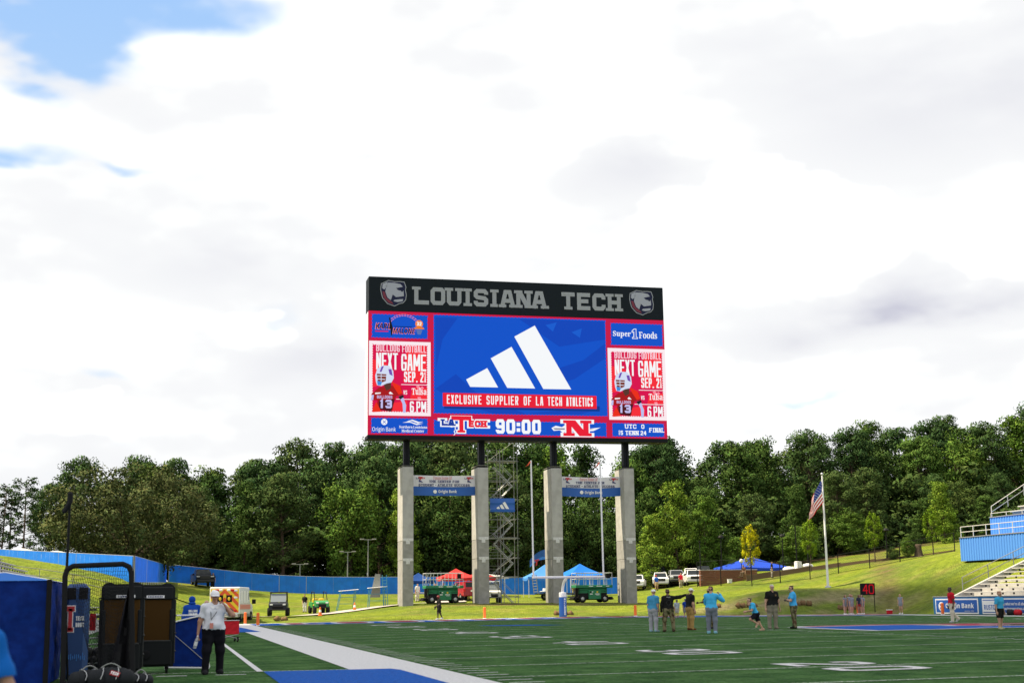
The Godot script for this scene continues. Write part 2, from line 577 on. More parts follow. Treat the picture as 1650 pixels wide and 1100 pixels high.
func setup_materials() -> void:
	rng.seed = 7
	var w := Color(1, 1, 1)
	var turf := mat("turf", 1, 1, 1, 0.85)
	turf.metallic_specular = 0.12
	grained(turf, noise_tex(3, 0.012, 6, Color(0.030, 0.086, 0.024).linear_to_srgb(), Color(0.090, 0.190, 0.058).linear_to_srgb(), 1024, false, 4.0, 0.2, 0.8, 0.72), 20.0, true, noise_tex(9, 0.2, 3, w, w, 512, true, 9.0), 0.9)
	turf.detail_enabled = false
	grained(mat("paint_white", 1, 1, 1, 0.8), noise_tex(5, 0.06, 4, Color(0.60, 0.60, 0.62).linear_to_srgb(), Color(0.78, 0.77, 0.79).linear_to_srgb()), 2.5, true, noise_tex(9, 0.2, 3, w, w, 512, true, 9.0), 0.6)
	grained(mat("paint_worn", 1, 1, 1, 0.85), noise_tex(15, 0.05, 4, Color(0.16, 0.26, 0.15).linear_to_srgb(), Color(0.62, 0.63, 0.60).linear_to_srgb(), 512, false, 4.0, 0.3, 0.62), 2.2, true)
	grained(mat("paint_blue", 1, 1, 1, 0.8), noise_tex(6, 0.05, 4, Color(0.002, 0.075, 0.38).linear_to_srgb(), Color(0.003, 0.115, 0.52).linear_to_srgb()), 3.0, true, noise_tex(9, 0.2, 3, w, w, 512, true, 9.0), 0.6)
	grained(mat("paint_red", 1, 1, 1, 0.85), noise_tex(8, 0.05, 4, Color(0.26, 0.028, 0.06).linear_to_srgb(), Color(0.38, 0.05, 0.10).linear_to_srgb()), 3.0, true)
	grained(vmat("grass", 0.9), noise_tex(21, 0.012, 6, Color(0.78, 0.80, 0.74), Color(1.0, 1.0, 1.0), 1024, false, 4.0, 0.2, 0.8, 0.7), 14.0, true, noise_tex(22, 0.15, 4, w, w, 512, true, 8.0), 1.0)
	grained(mat("concrete", 1, 1, 1, 0.85), noise_tex(31, 0.008, 5, Color(0.345, 0.34, 0.33).linear_to_srgb(), Color(0.405, 0.40, 0.39).linear_to_srgb()), 4.0)
	grained(mat("concrete_new", 1, 1, 1, 0.85), noise_tex(33, 0.02, 4, Color(0.50, 0.50, 0.52).linear_to_srgb(), Color(0.62, 0.62, 0.64).linear_to_srgb()), 2.0)
	grained(mat("concrete_dark", 1, 1, 1, 0.88), noise_tex(34, 0.008, 5, Color(0.245, 0.242, 0.235).linear_to_srgb(), Color(0.30, 0.296, 0.288).linear_to_srgb()), 3.4)
	grained(mat("path", 1, 1, 1, 0.9), noise_tex(35, 0.03, 4, Color(0.34, 0.31, 0.29).linear_to_srgb(), Color(0.46, 0.42, 0.40).linear_to_srgb()), 3.0, true)
	mat("steel_black", 0.009, 0.010, 0.014, 0.5)
	mat("board_black", 0.009, 0.014, 0.020, 0.6)
	mat("board_grey", 0.30, 0.32, 0.36, 0.6)
	mat("board_side", 0.55, 0.57, 0.66, 0.55)
	mat("galvanised", 0.42, 0.43, 0.44, 0.4, 0.6)
	mat("galvanised_dull", 0.24, 0.25, 0.24, 0.55, 0.3)
	mat("alu_seat", 0.55, 0.54, 0.52, 0.5, 0.2)
	mat("white_paint", 0.78, 0.78, 0.80, 0.45)
	mat("white_plastic", 0.75, 0.76, 0.78, 0.4)
	mat("black_plastic", 0.012, 0.012, 0.014, 0.5)
	mat("rubber", 0.018, 0.018, 0.019, 0.85)
	mat("dark_metal", 0.03, 0.032, 0.034, 0.45, 0.3)
	mat("black_post", 0.012, 0.013, 0.013, 0.5)
	mat("orange", 0.85, 0.16, 0.02, 0.55)
	mat("orange_ribbon", 0.75, 0.13, 0.06, 0.7)
	mat("red_cloth", 0.52, 0.018, 0.03, 0.75)
	mat("red_canopy", 0.55, 0.04, 0.04, 0.7)
	mat("blue_canopy", 0.02, 0.17, 0.62, 0.7)
	mat("navy_canopy", 0.012, 0.05, 0.20, 0.7)
	mat("royal_canopy", 0.02, 0.07, 0.50, 0.7)
	mat("light_blue_canopy", 0.08, 0.27, 0.68, 0.7)
	grained(mat("tarp_blue", 1, 1, 1, 0.55), noise_tex(41, 0.012, 4, Color(0.002, 0.19, 0.72).linear_to_srgb(), Color(0.003, 0.23, 0.84).linear_to_srgb()), 9.0, true)
	grained(mat("tent_blue", 1, 1, 1, 0.7), noise_tex(42, 0.015, 3, Color(0.003, 0.020, 0.16).linear_to_srgb(), Color(0.004, 0.028, 0.21).linear_to_srgb()), 2.0)
	mat("banner_blue", 0.008, 0.075, 0.32, 0.55)
	mat("banner_blue_print", 0.012, 0.10, 0.42, 0.5)
	mat("banner_white", 0.74, 0.74, 0.77, 0.6)
	mat("print_navy", 0.03, 0.045, 0.16, 0.6)
	mat("print_red", 0.50, 0.03, 0.04, 0.6)
	mat("print_white", 0.80, 0.80, 0.82, 0.6)
	mat("lift_green", 0.010, 0.19, 0.075, 0.45)
	mat("lift_green_dark", 0.006, 0.10, 0.04, 0.5)
	mat("glass_dark", 0.02, 0.025, 0.03, 0.08)
	mat("car_white", 0.74, 0.75, 0.76, 0.25)
	mat("car_red", 0.30, 0.012, 0.02, 0.25)
	mat("car_silver", 0.40, 0.42, 0.44, 0.3, 0.5)
	mat("car_dark", 0.02, 0.023, 0.03, 0.25)
	mat("headlamp", 0.65, 0.67, 0.7, 0.12)
	mat("tail_red", 0.45, 0.01, 0.01, 0.2)
	mat("chevron_red", 0.72, 0.09, 0.02, 0.4)
	mat("chevron_yellow", 0.80, 0.58, 0.02, 0.4)
	mat("ambulance_pink", 0.62, 0.22, 0.18, 0.5)
	mat("green_vehicle", 0.02, 0.22, 0.05, 0.4)
	mat("yellow_seat", 0.75, 0.50, 0.02, 0.5)
	mat("cab_blue_metal", 0.065, 0.225, 0.62, 0.55)
	grained(mat("brick", 1, 1, 1, 0.9), noise_tex(45, 0.08, 3, Color(0.15, 0.065, 0.045).linear_to_srgb(), Color(0.26, 0.12, 0.08).linear_to_srgb()), 1.2)
	grained(mat("straw", 1, 1, 1, 0.95), noise_tex(46, 0.12, 4, Color(0.09, 0.055, 0.028).linear_to_srgb(), Color(0.26, 0.17, 0.09).linear_to_srgb()), 0.6)
	grained(mat("cooler_pad", 1, 1, 1, 0.9), noise_tex(47, 0.2, 3, Color(0.055, 0.028, 0.008).linear_to_srgb(), Color(0.13, 0.068, 0.02).linear_to_srgb()), 0.5)
	grained(mat("bark", 1, 1, 1, 0.95), noise_tex(48, 0.06, 4, Color(0.05, 0.038, 0.03).linear_to_srgb(), Color(0.12, 0.09, 0.07).linear_to_srgb()), 1.0)
	for q in [["tarp_blue", Color(0.0, 0.22, 0.70)], ["red_canopy", Color(0.5, 0.08, 0.06)], ["blue_canopy", Color(0.02, 0.2, 0.6)], ["royal_canopy", Color(0.05, 0.12, 0.55)], ["light_blue_canopy", Color(0.1, 0.3, 0.65)], ["banner_white", Color(0.85, 0.85, 0.88)]]:
		mats[q[0]].backlight_enabled = true
		mats[q[0]].backlight = q[1]
	mat("rail_silver", 0.55, 0.56, 0.58, 0.45)
	mat("wood_post", 0.16, 0.13, 0.10, 0.8)

# ---------------------------------------------------------------- ground
func build_ground() -> void:
	var xs := PackedFloat32Array()
	var zs := PackedFloat32Array()
	for i in 12: xs.append(-900.0 + 70.0 * i)
	var x := -60.0
	while x < 131.0:
		xs.append(x)
		x += 1.5
	for i in 12: xs.append(140.0 + 80.0 * i)
	for i in 10: zs.append(-1400.0 + 110.0 * i)
	var z := -262.0
	while z < -58.0:
		zs.append(z)
		z += 1.0 if z > -136.0 and z < -100.0 else 2.2
	for i in 10: zs.append(-55.0 + 40.0 * i)
	var nz := FastNoiseLite.new()
	nz.seed = 77
	nz.frequency = 0.09
	nz.fractal_octaves = 4
	var mb := Mb.new()
	var bright := Color(0.235, 0.290, 0.026)
	var mid := Color(0.150, 0.210, 0.028)
	var dry := Color(0.33, 0.26, 0.10)
	var earth := Color(0.20, 0.125, 0.075)
	var straw := Color(0.30, 0.25, 0.15)
	for zz in zs:
		for xx in xs:
			var y := land(xx, zz)
			var inside := xx > -60.0 and xx < 131.0 and zz > -262.0 and zz < -58.0
			if inside and (zz < -110.0 or xx > 58.0): y += nz.get_noise_2d(xx * 2.5, zz * 2.5) * 0.07
			var a := nz.get_noise_2d(xx, zz * 1.6)
			var b := nz.get_noise_2d(xx * 2.2 + 300.0, zz * 3.5)
			var c := mid.lerp(bright, clampf(0.55 + a * 1.6, 0.0, 1.0))
			c = c.lerp(dry, clampf(b * 1.3 - 0.15, 0.0, 0.45))
			# worn earth along the foot of the pillars and on the bank that ends there
			var pad := exp(-pow((zz + 124.8) / 1.5, 2.0)) * clampf((xx - 19.0) / 8.0, 0.0, 1.0) * clampf((54.0 - xx) / 8.0, 0.0, 1.0)
			c = c.lerp(earth, clampf(pad * (0.75 + b * 1.8), 0.0, 0.9))
			var bank := exp(-pow((zz + 114.0) / 3.5, 2.0)) * clampf((xx - 40.0) / 6.0, 0.0, 1.0) * clampf((63.0 - xx) / 4.0, 0.0, 1.0)
			c = c.lerp(straw, clampf(bank * (0.55 + b * 2.2 + a), 0.0, 0.9))
			var track := exp(-pow((xx - (62.0 + (zz + 118.0) * -0.5)) / 1.0, 2.0)) * clampf((-105.0 - zz) / 4.0, 0.0, 1.0)
			c = c.lerp(earth, clampf(track * 0.6 * (1.0 + b), 0.0, 0.8))
			if zz < -170.0: c = c.lerp(Color(0.115, 0.08, 0.045), clampf(b * 3.0 + (-171.0 - zz) * 0.5, 0.0, 1.0))      # leaf litter
			mb.col = c
			mb.vert(Vector3(xx, y, zz), Vector3.UP)
	var nx := xs.size()
	for j in zs.size():
		for i in nx:
			var k := j * nx + i
			var l := k - 1 if i > 0 else k
			var r := k + 1 if i < nx - 1 else k
			var u := k - nx if j > 0 else k
			var d := k + nx if j < zs.size() - 1 else k
			mb.n[k] = (mb.v[d] - mb.v[u]).cross(mb.v[r] - mb.v[l]).normalized()
	for j in zs.size() - 1:
		for i in nx - 1:
			var k := j * nx + i
			mb.ix.append_array([k, k + 1, k + nx, k + 1, k + nx + 1, k + nx])
	struct(mb, "ground", mats.grass)
	# the concrete path that curves up from the corner of the field
	var p := Mb.new()
	var line := [Vector2(-2, -121.5), Vector2(5.5, -122.5), Vector2(9, -124.5), Vector2(13, -126.5), Vector2(18, -129.5), Vector2(23, -133), Vector2(26, -139), Vector2(27, -150)]
	var prev := []
	for s in 43:
		var f := s / 6.0
		var i := mini(int(f), line.size() - 2)
		var c: Vector2 = (line[i] as Vector2).cubic_interpolate(line[i + 1], line[maxi(i - 1, 0)], line[mini(i + 2, line.size() - 1)], f - i)
		var d: Vector2 = ((line[i + 1] as Vector2) - line[i]).normalized()
		var o := Vector2(-d.y, d.x) * 1.9
		var row := []
		for t in 5:
			var q := c + o * (t / 2.0 - 1.0)
			row.append(Vector3(q.x, land(q.x, q.y) + 0.10, q.y))
		if prev:
			for t in 4: p.quad_out(prev[t], prev[t + 1], row[t + 1], row[t], Vector3.UP)
		prev = row
	struct(p, "path", mats.path)

# ---------------------------------------------------------------- the playing field
func lay(mb: Mb, poly: PackedVector2Array, lift: float) -> void:    # poly in x, z; split at the crown
	for side in 2:
		var half := PackedVector2Array([Vector2(-500, -500), Vector2(XM, -500), Vector2(XM, 500), Vector2(-500, 500)]) if side == 0 else PackedVector2Array([Vector2(XM, -500), Vector2(500, -500), Vector2(500, 500), Vector2(XM, 500)])
		for q in Geometry2D.intersect_polygons(poly, half):
			var tr := Geometry2D.triangulate_polygon(q)
			for i in range(0, tr.size(), 3):
				var t := []
				for j in 3:
					var a: Vector2 = q[tr[i + j]]
					t.append(Vector3(a.x, gy(a.x) + lift, a.y))
				if (t[1] - t[0]).cross(t[2] - t[0]).y < 0.0: mb.tri(t[0], t[2], t[1])
				else: mb.tri(t[0], t[1], t[2])

func rect(x0: float, x1: float, z0: float, z1: float) -> PackedVector2Array:
	return PackedVector2Array([Vector2(x0, z0), Vector2(x1, z0), Vector2(x1, z1), Vector2(x0, z1)])

func paint(poly: PackedVector2Array, lift: float, m: String, called: String, parent: Node3D) -> void:
	var mb := Mb.new()
	lay(mb, poly, lift)
	part(mb, called, mats[m], parent)

func build_field() -> void:
	var fld := Node3D.new()
	fld.name = "football_field"
	add_child(fld)
	fld.set_meta("kind", "structure")
	fld.set_meta("label", "green artificial turf football field with white lines and blue team areas")
	var mb := Mb.new()
	for r in [[-12.0, XL], [XL, XM], [XM, XR], [XR, 57.4]]:
		for k in 12:
			var z0: float = 12.0 - 10.2 * k
			var z1 := z0 - 10.2 if k < 11 else -109.2
			if r[0] < 0.0 and k == 11: z1 = -103.0
			lay(mb, rect(r[0], r[1], z1, z0), 0.0)
	part(mb, "turf", mats.turf, fld)
	# borders
	paint(rect(XL - 1.83, XL, ZG - 9.14, 8.0), 0.006, "paint_white", "sideline", fld)
	paint(rect(XR, XR + 1.83, ZG - 9.14, 8.0), 0.006, "paint_white", "sideline", fld)
	paint(rect(XL - 1.83, XR + 1.83, ZG - 10.4, ZG - 9.144), 0.007, "paint_white", "end_line", fld)
	# team areas and the coaching line between the 25 yard lines
	var z25 := ZG + 25.0 * YARD
	var n25 := ZG + 75.0 * YARD
	paint(PackedVector2Array([Vector2(1.85, n25), Vector2(4.5, n25), Vector2(4.62, n25 + 0.6), Vector2(4.62, 8), Vector2(1.85, 8)]), 0.011, "paint_blue", "team_area", fld)
	paint(PackedVector2Array([Vector2(1.85, z25), Vector2(4.45, z25), Vector2(4.2, -90.0), Vector2(3.9, -101.0), Vector2(1.85, -101.0)]), 0.011, "paint_blue", "team_area", fld)
	paint(rect(1.72, 1.85, z25, n25 - 0.06), 0.010, "paint_white", "coaching_line", fld)
	paint(rect(-3.0, 3.65, n25 - 0.12, n25 - 0.02), 0.010, "paint_worn", "team_area_line", fld)
	for k in 5: paint(rect(-2.6 + k * 1.15, -2.0 + k * 1.15, n25 + 0.95, n25 + 1.1), 0.010, "paint_white", "dash_mark", fld)
	# yard lines, hash marks
	for k in range(0, 24):
		var z := ZG + 5.0 * YARD * k
		paint(rect(XL, XR, z - (0.1 if k == 0 else 0.055), z + (0.1 if k == 0 else 0.055)), 0.010, "paint_worn" if k > 0 else "paint_white", "yard_line", fld)
	var ticks := Mb.new()
	for k in range(1, 110):
		var z := ZG + YARD * k
		if k % 5 == 0: continue
		for xx in [XL + 0.12, XM - 6.6, XM + 6.0, XR - 0.72]:
			lay(ticks, rect(xx, xx + 0.62, z - 0.05, z + 0.05), 0.010)
	part(ticks, "hash_marks", mats.paint_white, fld).set_meta("kind", "stuff")
	# numbers: read from the sidelines
	var yd := [[10, "10"], [20, "20"], [30, "30"], [40, "40"], [50, "50"], [60, "40"], [70, "30"], [80, "20"], [90, "10"]]
	for q in yd:
		for side in 2:
			var num := Mb.new()
			var z: float = ZG + q[0] * YARD
			for d in 2:
				for s in stroke_polys(q[1][d], -1.75 if d == 0 else 0.43, 0.0, 1.32 if q[1][d] != "1" else 1.5, 1.83, 0.3, 0.1):
					var w := PackedVector2Array()
					for a in s[0]:
						w.append(Vector2(XL + 6.4 + a.y, z + a.x) if side == 0 else Vector2(XR - 6.4 - a.y, z - a.x))
					lay(num, w, 0.010 + 0.004 * s[1])
			part(num, "yard_number", mats.paint_white, fld)
	# the end zone: blue ground, outlined red capitals seen almost edge on
	paint(rect(XL, XR, ZG - 9.14, ZG - 0.1), 0.009, "paint_blue", "end_zone", fld)
	var text := "LOUISIANA TECH"
	for pass_ in 2:
		var z0 := ZG - 8.0
		var big := Mb.new()
		var t := 1.9 if pass_ == 0 else 1.0
		for s in stroke_polys(text, 7.5, 0.0 if pass_ == 0 else 0.45, 2.75 if pass_ == 0 else 2.75 - 0.9, 6.8 if pass_ == 0 else 5.9, t, 0.85 if pass_ == 0 else 1.75, 0.0):
			var w := PackedVector2Array()
			for a in s[0]: w.append(Vector2(a.x + (0.0 if pass_ == 0 else 0.45), z0 + 6.8 - a.y))
			lay(big, w, 0.014 + 0.004 * s[1] + 0.02 * pass_)
		part(big, "end_zone_letters" if pass_ else "end_zone_letter_outlines", mats.paint_red if pass_ else mats.paint_white, fld)
	# midfield emblem: a blue outline of a state with a tall red letter over it
	var zm := ZG + 50.0 * YARD
	var state := PackedVector2Array()
	var outl := PackedVector2Array()
	for a in [[-6.2, 6.0], [-6.2, -6.0], [0.4, -6.0], [0.4, -1.4], [1.6, 0.2], [1.6, 2.0], [6.4, 2.0], [6.0, 3.4], [7.6, 5.2], [6.0, 6.6], [4.0, 5.4], [2.0, 6.8], [-1.0, 6.2], [-3.5, 6.8]]:
		state.append(Vector2(XM + 0.6 + a[0] * 0.78, zm + 0.3 + a[1] * 0.6))
	for q in Geometry2D.offset_polygon(state, 0.4, Geometry2D.JOIN_MITER): outl = q
	paint(outl, 0.018, "paint_white", "midfield_emblem_outline", fld)
	paint(state, 0.022, "paint_blue", "midfield_emblem", fld)
	var tee := Mb.new()
	for a in [rect(XM - 3.5, XM + 8.0, zm - 4.6, zm - 3.5), rect(XM + 2.0, XM + 4.0, zm - 3.5, zm - 0.6), rect(XM + 1.2, XM + 4.8, zm - 0.6, zm + 0.2)]: lay(tee, a, 0.032)
	part(tee, "midfield_letter", mats.paint_red, fld)
	var teeo := Mb.new()
	for a in [rect(XM - 3.9, XM + 8.4, zm - 5.0, zm - 3.2), rect(XM + 1.6, XM + 4.4, zm - 3.2, zm - 0.9), rect(XM + 0.8, XM + 5.2, zm - 0.9, zm + 0.5)]: lay(teeo, a, 0.027)
	part(teeo, "midfield_letter_outline", mats.paint_white, fld)
	# a blue conference mark near the 25 yard line
	paint(PackedVector2Array([Vector2(16.6, z25 - 3.6), Vector2(19.4, z25 - 2.2), Vector2(20.6, z25 + 1.0), Vector2(18.4, z25 + 0.2), Vector2(17.0, z25 - 1.2)]), 0.016, "paint_blue", "blue_field_mark", fld)

# ---------------------------------------------------------------- scoreboard
const ZB := -125.76      # face of the scoreboard

func flat(polys: Array, z: float, m: Material, called: String, parent: Node3D) -> MeshInstance3D:
	var last: MeshInstance3D
	for p in polys:
		var mb := Mb.new()
		mb.prism(p, z, z)
		last = part(mb, called, m, parent)
	return last

func words(list: Array, t: float, z: float, m: Material, called: String, parent: Node3D, slab := 0.0, gap := 0.18) -> void:
	# every word [text, x0, x1, y, height] a part of its own
	for w in list:
		var mb := Mb.new()
		letters(mb, w[0], w[1], w[2], w[3], w[4], t, z, slab, gap)
		part(mb, called, m, parent).set_meta("kind", "stuff")

func box_poly(x0: float, y0: float, x1: float, y1: float) -> PackedVector2Array:
	return PackedVector2Array([Vector2(x0, y0), Vector2(x1, y0), Vector2(x1, y1), Vector2(x0, y1)])

func pts(a: Array) -> PackedVector2Array:
	var o := PackedVector2Array()
	for i in range(0, a.size(), 2): o.append(Vector2(a[i], a[i + 1]))
	return o

func stitched(x0: float, y0: float, x1: float, y1: float, step: float, deep: float) -> PackedVector2Array:    # a panel with a stitched, notched edge
	var o := PackedVector2Array()
	var c := [Vector2(x0, y0), Vector2(x1, y0), Vector2(x1, y1), Vector2(x0, y1)]
	for k in 4:
		var a: Vector2 = c[k]
		var b: Vector2 = c[(k + 1) % 4]
		var n := int((b - a).length() / step)
		var inw := Vector2(-(b - a).y, (b - a).x).normalized()
		for i in n:
			var t := float(i) / n
			o.append(a.lerp(b, t) + (inw * deep if i % 2 == 1 else Vector2.ZERO))
	return o

func dog_badge(cx: float, cy: float, s: float, z: float, parent: Node3D) -> void:
	# a plain badge: grey dog's head in profile with a red collar
	var outer := pts([-1.0, .25, -.95, .72, -.4, 1.0, .1, .93, .5, .95, .85, .92, 1.0, .5, .95, .3, 1.02, -.1, .97, -.5, .75, -.75, .45, -.82, .1, -1.02, -.45, -.85, -.85, -.4, -.95, 0])
	var pl := PackedVector2Array()
	for p in outer: pl.append(Vector2(cx, cy) + p * s)
	flat([pl], z, mats.board_grey, "emblem", parent)
	var inner := PackedVector2Array()
	for q in Geometry2D.offset_polygon(pl, -0.06 * s): inner = q
	flat([inner], z + 0.012, mat("emblem_navy", 0.018, 0.022, 0.06, 0.6), "emblem", parent)
	var bits := [[-.85, .35, -.82, .68, -.45, .86, -.5, .5, -.7, .25], [-.42, .82, .1, .8, .55, .72, .72, .52, .3, .42, .5, .22, .78, .22, .8, -.2, .2, -.3, -.05, -.1, -.2, -.55, -.45, -.35, -.62, .1, -.55, .5],
		[.1, -.5, .75, -.42, .7, -.62, .3, -.68, 0, -.62]]
	for b in bits:
		var q := PackedVector2Array()
		for p in pts(b): q.append(Vector2(cx, cy) + p * s)
		flat([q], z + 0.024, mat("emblem_grey", 0.34, 0.36, 0.44, 0.6), "emblem", parent)
	var co := PackedVector2Array()
	for p in pts([-.85, .12, -.68, .1, -.5, -.4, -.1, -.68, 0, -.86, -.4, -.74, -.75, -.35]): co.append(Vector2(cx, cy) + p * s)
	flat([co], z + 0.024, mat("emblem_red", 0.16, 0.012, 0.035, 0.6), "emblem", parent)
	for b in [[.2, .42, .45, .38, .5, .22, .34, .26], [.55, .28, .72, .3, .74, .14, .6, .14]]:
		var q := PackedVector2Array()
		for p in pts(b): q.append(Vector2(cx, cy) + p * s)
		flat([q], z + 0.036, mats.emblem_navy, "emblem", parent)

func poster(x: float, y: float, w: float, h: float, scr: Node3D) -> void:      # x, y: its lower left corner
	var z := ZB + 0.06
	var M := func(a: Array) -> PackedVector2Array:
		var o := PackedVector2Array()
		for i in range(0, a.size(), 2): o.append(Vector2(x + a[i] * w, y + (1.0 - a[i + 1]) * h))
		return o
	flat([box_poly(x, y, x + w, y + h)], z, glow("screen_white_pink", 1.0, 0.93, 0.95), "poster_border", scr)
	flat([stitched(x + 0.05 * w, y + 0.045 * h, x + 0.95 * w, y + 0.955 * h, 0.11, 0.09)], z + 0.01, glow("screen_crimson", 0.86, 0.0, 0.30), "poster_ground", scr)
	flat([M.call([.62, .05, .93, .05, .93, .55, .55, .55]), M.call([.7, .62, .94, .62, .94, .78, .66, .78]), M.call([.06, .25, .3, .3, .12, .62, .06, .62]), M.call([.3, .84, .62, .8, .62, .94, .36, .94])], z + 0.02, glow("screen_red_light", 0.98, 0.16, 0.22), "poster_ground", scr)
	words([["BULLDOG", x + .115 * w, x + .495 * w, y + .858 * h, .095 * h], ["FOOTBALL", x + .535 * w, x + .925 * w, y + .853 * h, .095 * h]], 0.082, z + 0.03, glow("screen_pale_pink", 1.0, 0.84, 0.89), "screen_text", scr, 0.0, 0.24)
	var sw := glow("screen_white", 0.98, 0.99, 1.0)
	words([["NEXT", x + .115 * w, x + .465 * w, y + .615 * h, .225 * h], ["GAME", x + .52 * w, x + .925 * w, y + .605 * h, .225 * h]], 0.165, z + 0.03, sw, "screen_text", scr, 0.0, 0.13)
	words([["SEP.", x + .565 * w, x + .785 * w, y + .452 * h, .14 * h], ["21", x + .83 * w, x + .925 * w, y + .452 * h, .14 * h]], 0.125, z + 0.03, sw, "screen_text", scr, 0.0, 0.2)
	words([["6", x + .66 * w, x + .725 * w, y + .05 * h, .145 * h], ["PM", x + .765 * w, x + .925 * w, y + .05 * h, .145 * h]], 0.13, z + 0.03, sw, "screen_text", scr, 0.0, 0.2)
	words([["VS", x + .555 * w, x + .615 * w, y + .285 * h, .055 * h]], 0.05, z + 0.03, sw, "screen_text", scr)
	flat([box_poly(x + .52 * w, y + .414 * h, x + .97 * w, y + .422 * h), box_poly(x + .44 * w, y + .217 * h, x + .97 * w, y + .225 * h)], z + 0.03, sw, "poster_rule", scr)
	print_line("Tulsa", "Droid Serif", 700, x + .69 * w, x + .93 * w, y + .285 * h, y + .375 * h, Transform3D(Basis(), Vector3(0, 0, z + 0.03)), mats.screen_white, scr, "screen_text")
	flat([M.call([.76, .6, .80, .585, .83, .62, .86, .60, .89, .625, .84, .66, .79, .65]), M.call([.78, .745, .83, .74, .85, .785, .81, .8, .79, .77])], z + 0.028, glow("screen_pink", 1.0, 0.55, 0.62), "poster_emblem", scr)
	# the player: red jersey, white sleeve, white helmet turned left
	flat([M.call([.04, .72, .16, .63, .36, .6, .52, .62, .54, .72, .44, .74, .40, .8, .38, .93, .12, .93, .14, .8, .06, .8])], z + 0.04, glow("screen_jersey", 0.66, 0.05, 0.08), "player_jersey", scr)
	flat([M.call([.16, .80, .42, .78, .36, .95, .16, .92])], z + 0.045, glow("screen_jersey_dark", 0.30, 0.04, 0.10), "player_jersey", scr)
	flat([M.call([.36, .545, .5, .6, .54, .7, .48, .72, .4, .62]), M.call([.06, .92, .12, .82, .2, .95, .06, .96])], z + 0.05, glow("screen_orange_red", 0.93, 0.16, 0.06), "player_jersey", scr)
	flat([M.call([.48, .74, .54, .73, .60, .86, .59, .96, .55, .96, .54, .84]), M.call([.05, .73, .08, .73, .07, .8, .03, .8])], z + 0.055, glow("screen_sleeve", 0.74, 0.76, 0.95), "player_sleeve", scr)
	flat([M.call([.47, .745, .55, .72, .565, .75, .50, .785])], z + 0.06, glow("screen_band", 0.12, 0.10, 0.14), "player_sleeve", scr)
	flat([M.call([.22, .57, .36, .55, .35, .64, .28, .67])], z + 0.06, glow("screen_skin", 0.34, 0.20, 0.16), "player_neck", scr)
	flat([M.call([.10, .47, .13, .38, .22, .33, .32, .335, .39, .40, .40, .5, .36, .56, .28, .575, .2, .61, .13, .6, .11, .55])], z + 0.07, glow("screen_helmet", 0.84, 0.88, 0.97), "player_helmet", scr)
	flat([M.call([.125, .445, .28, .45, .27, .54, .2, .565, .14, .54])], z + 0.08, glow("screen_face", 0.50, 0.22, 0.16), "player_face", scr)
	flat([M.call([.11, .47, .28, .47, .28, .48, .11, .48]), M.call([.11, .51, .26, .515, .26, .525, .11, .52]), M.call([.19, .45, .2, .45, .2, .56, .19, .56])], z + 0.09, mats.screen_helmet, "player_face_guard", scr)
	flat([M.call([.13, .54, .21, .555, .19, .6, .14, .6])], z + 0.09, glow("screen_sky_blue", 0.25, 0.55, 0.85), "player_chin_guard", scr)
	flat([M.call([.17, .42, .2, .35, .24, .34, .2, .42]), M.call([.31, .38, .36, .38, .38, .47, .33, .45])], z + 0.08, glow("screen_violet", 0.45, 0.30, 0.70), "player_helmet_stripe", scr)
	words([["13", x + .17 * w, x + .37 * w, y + .095 * h, .115 * h]], .034 * w, z + 0.08, glow("screen_lilac", 0.78, 0.76, 0.95), "screen_text", scr)
	words([["BULLDOGS", x + .13 * w, x + .375 * w, y + .225 * h, .04 * h]], .008 * w, z + 0.08, mats.screen_lilac, "screen_text", scr)
	flat([M.call([.32, .7, .345, .68, .39, .715, .33, .715]), M.call([.10, .70, .19, .695, .19, .71, .1, .72])], z + 0.08, mats.screen_white, "player_badge", scr)

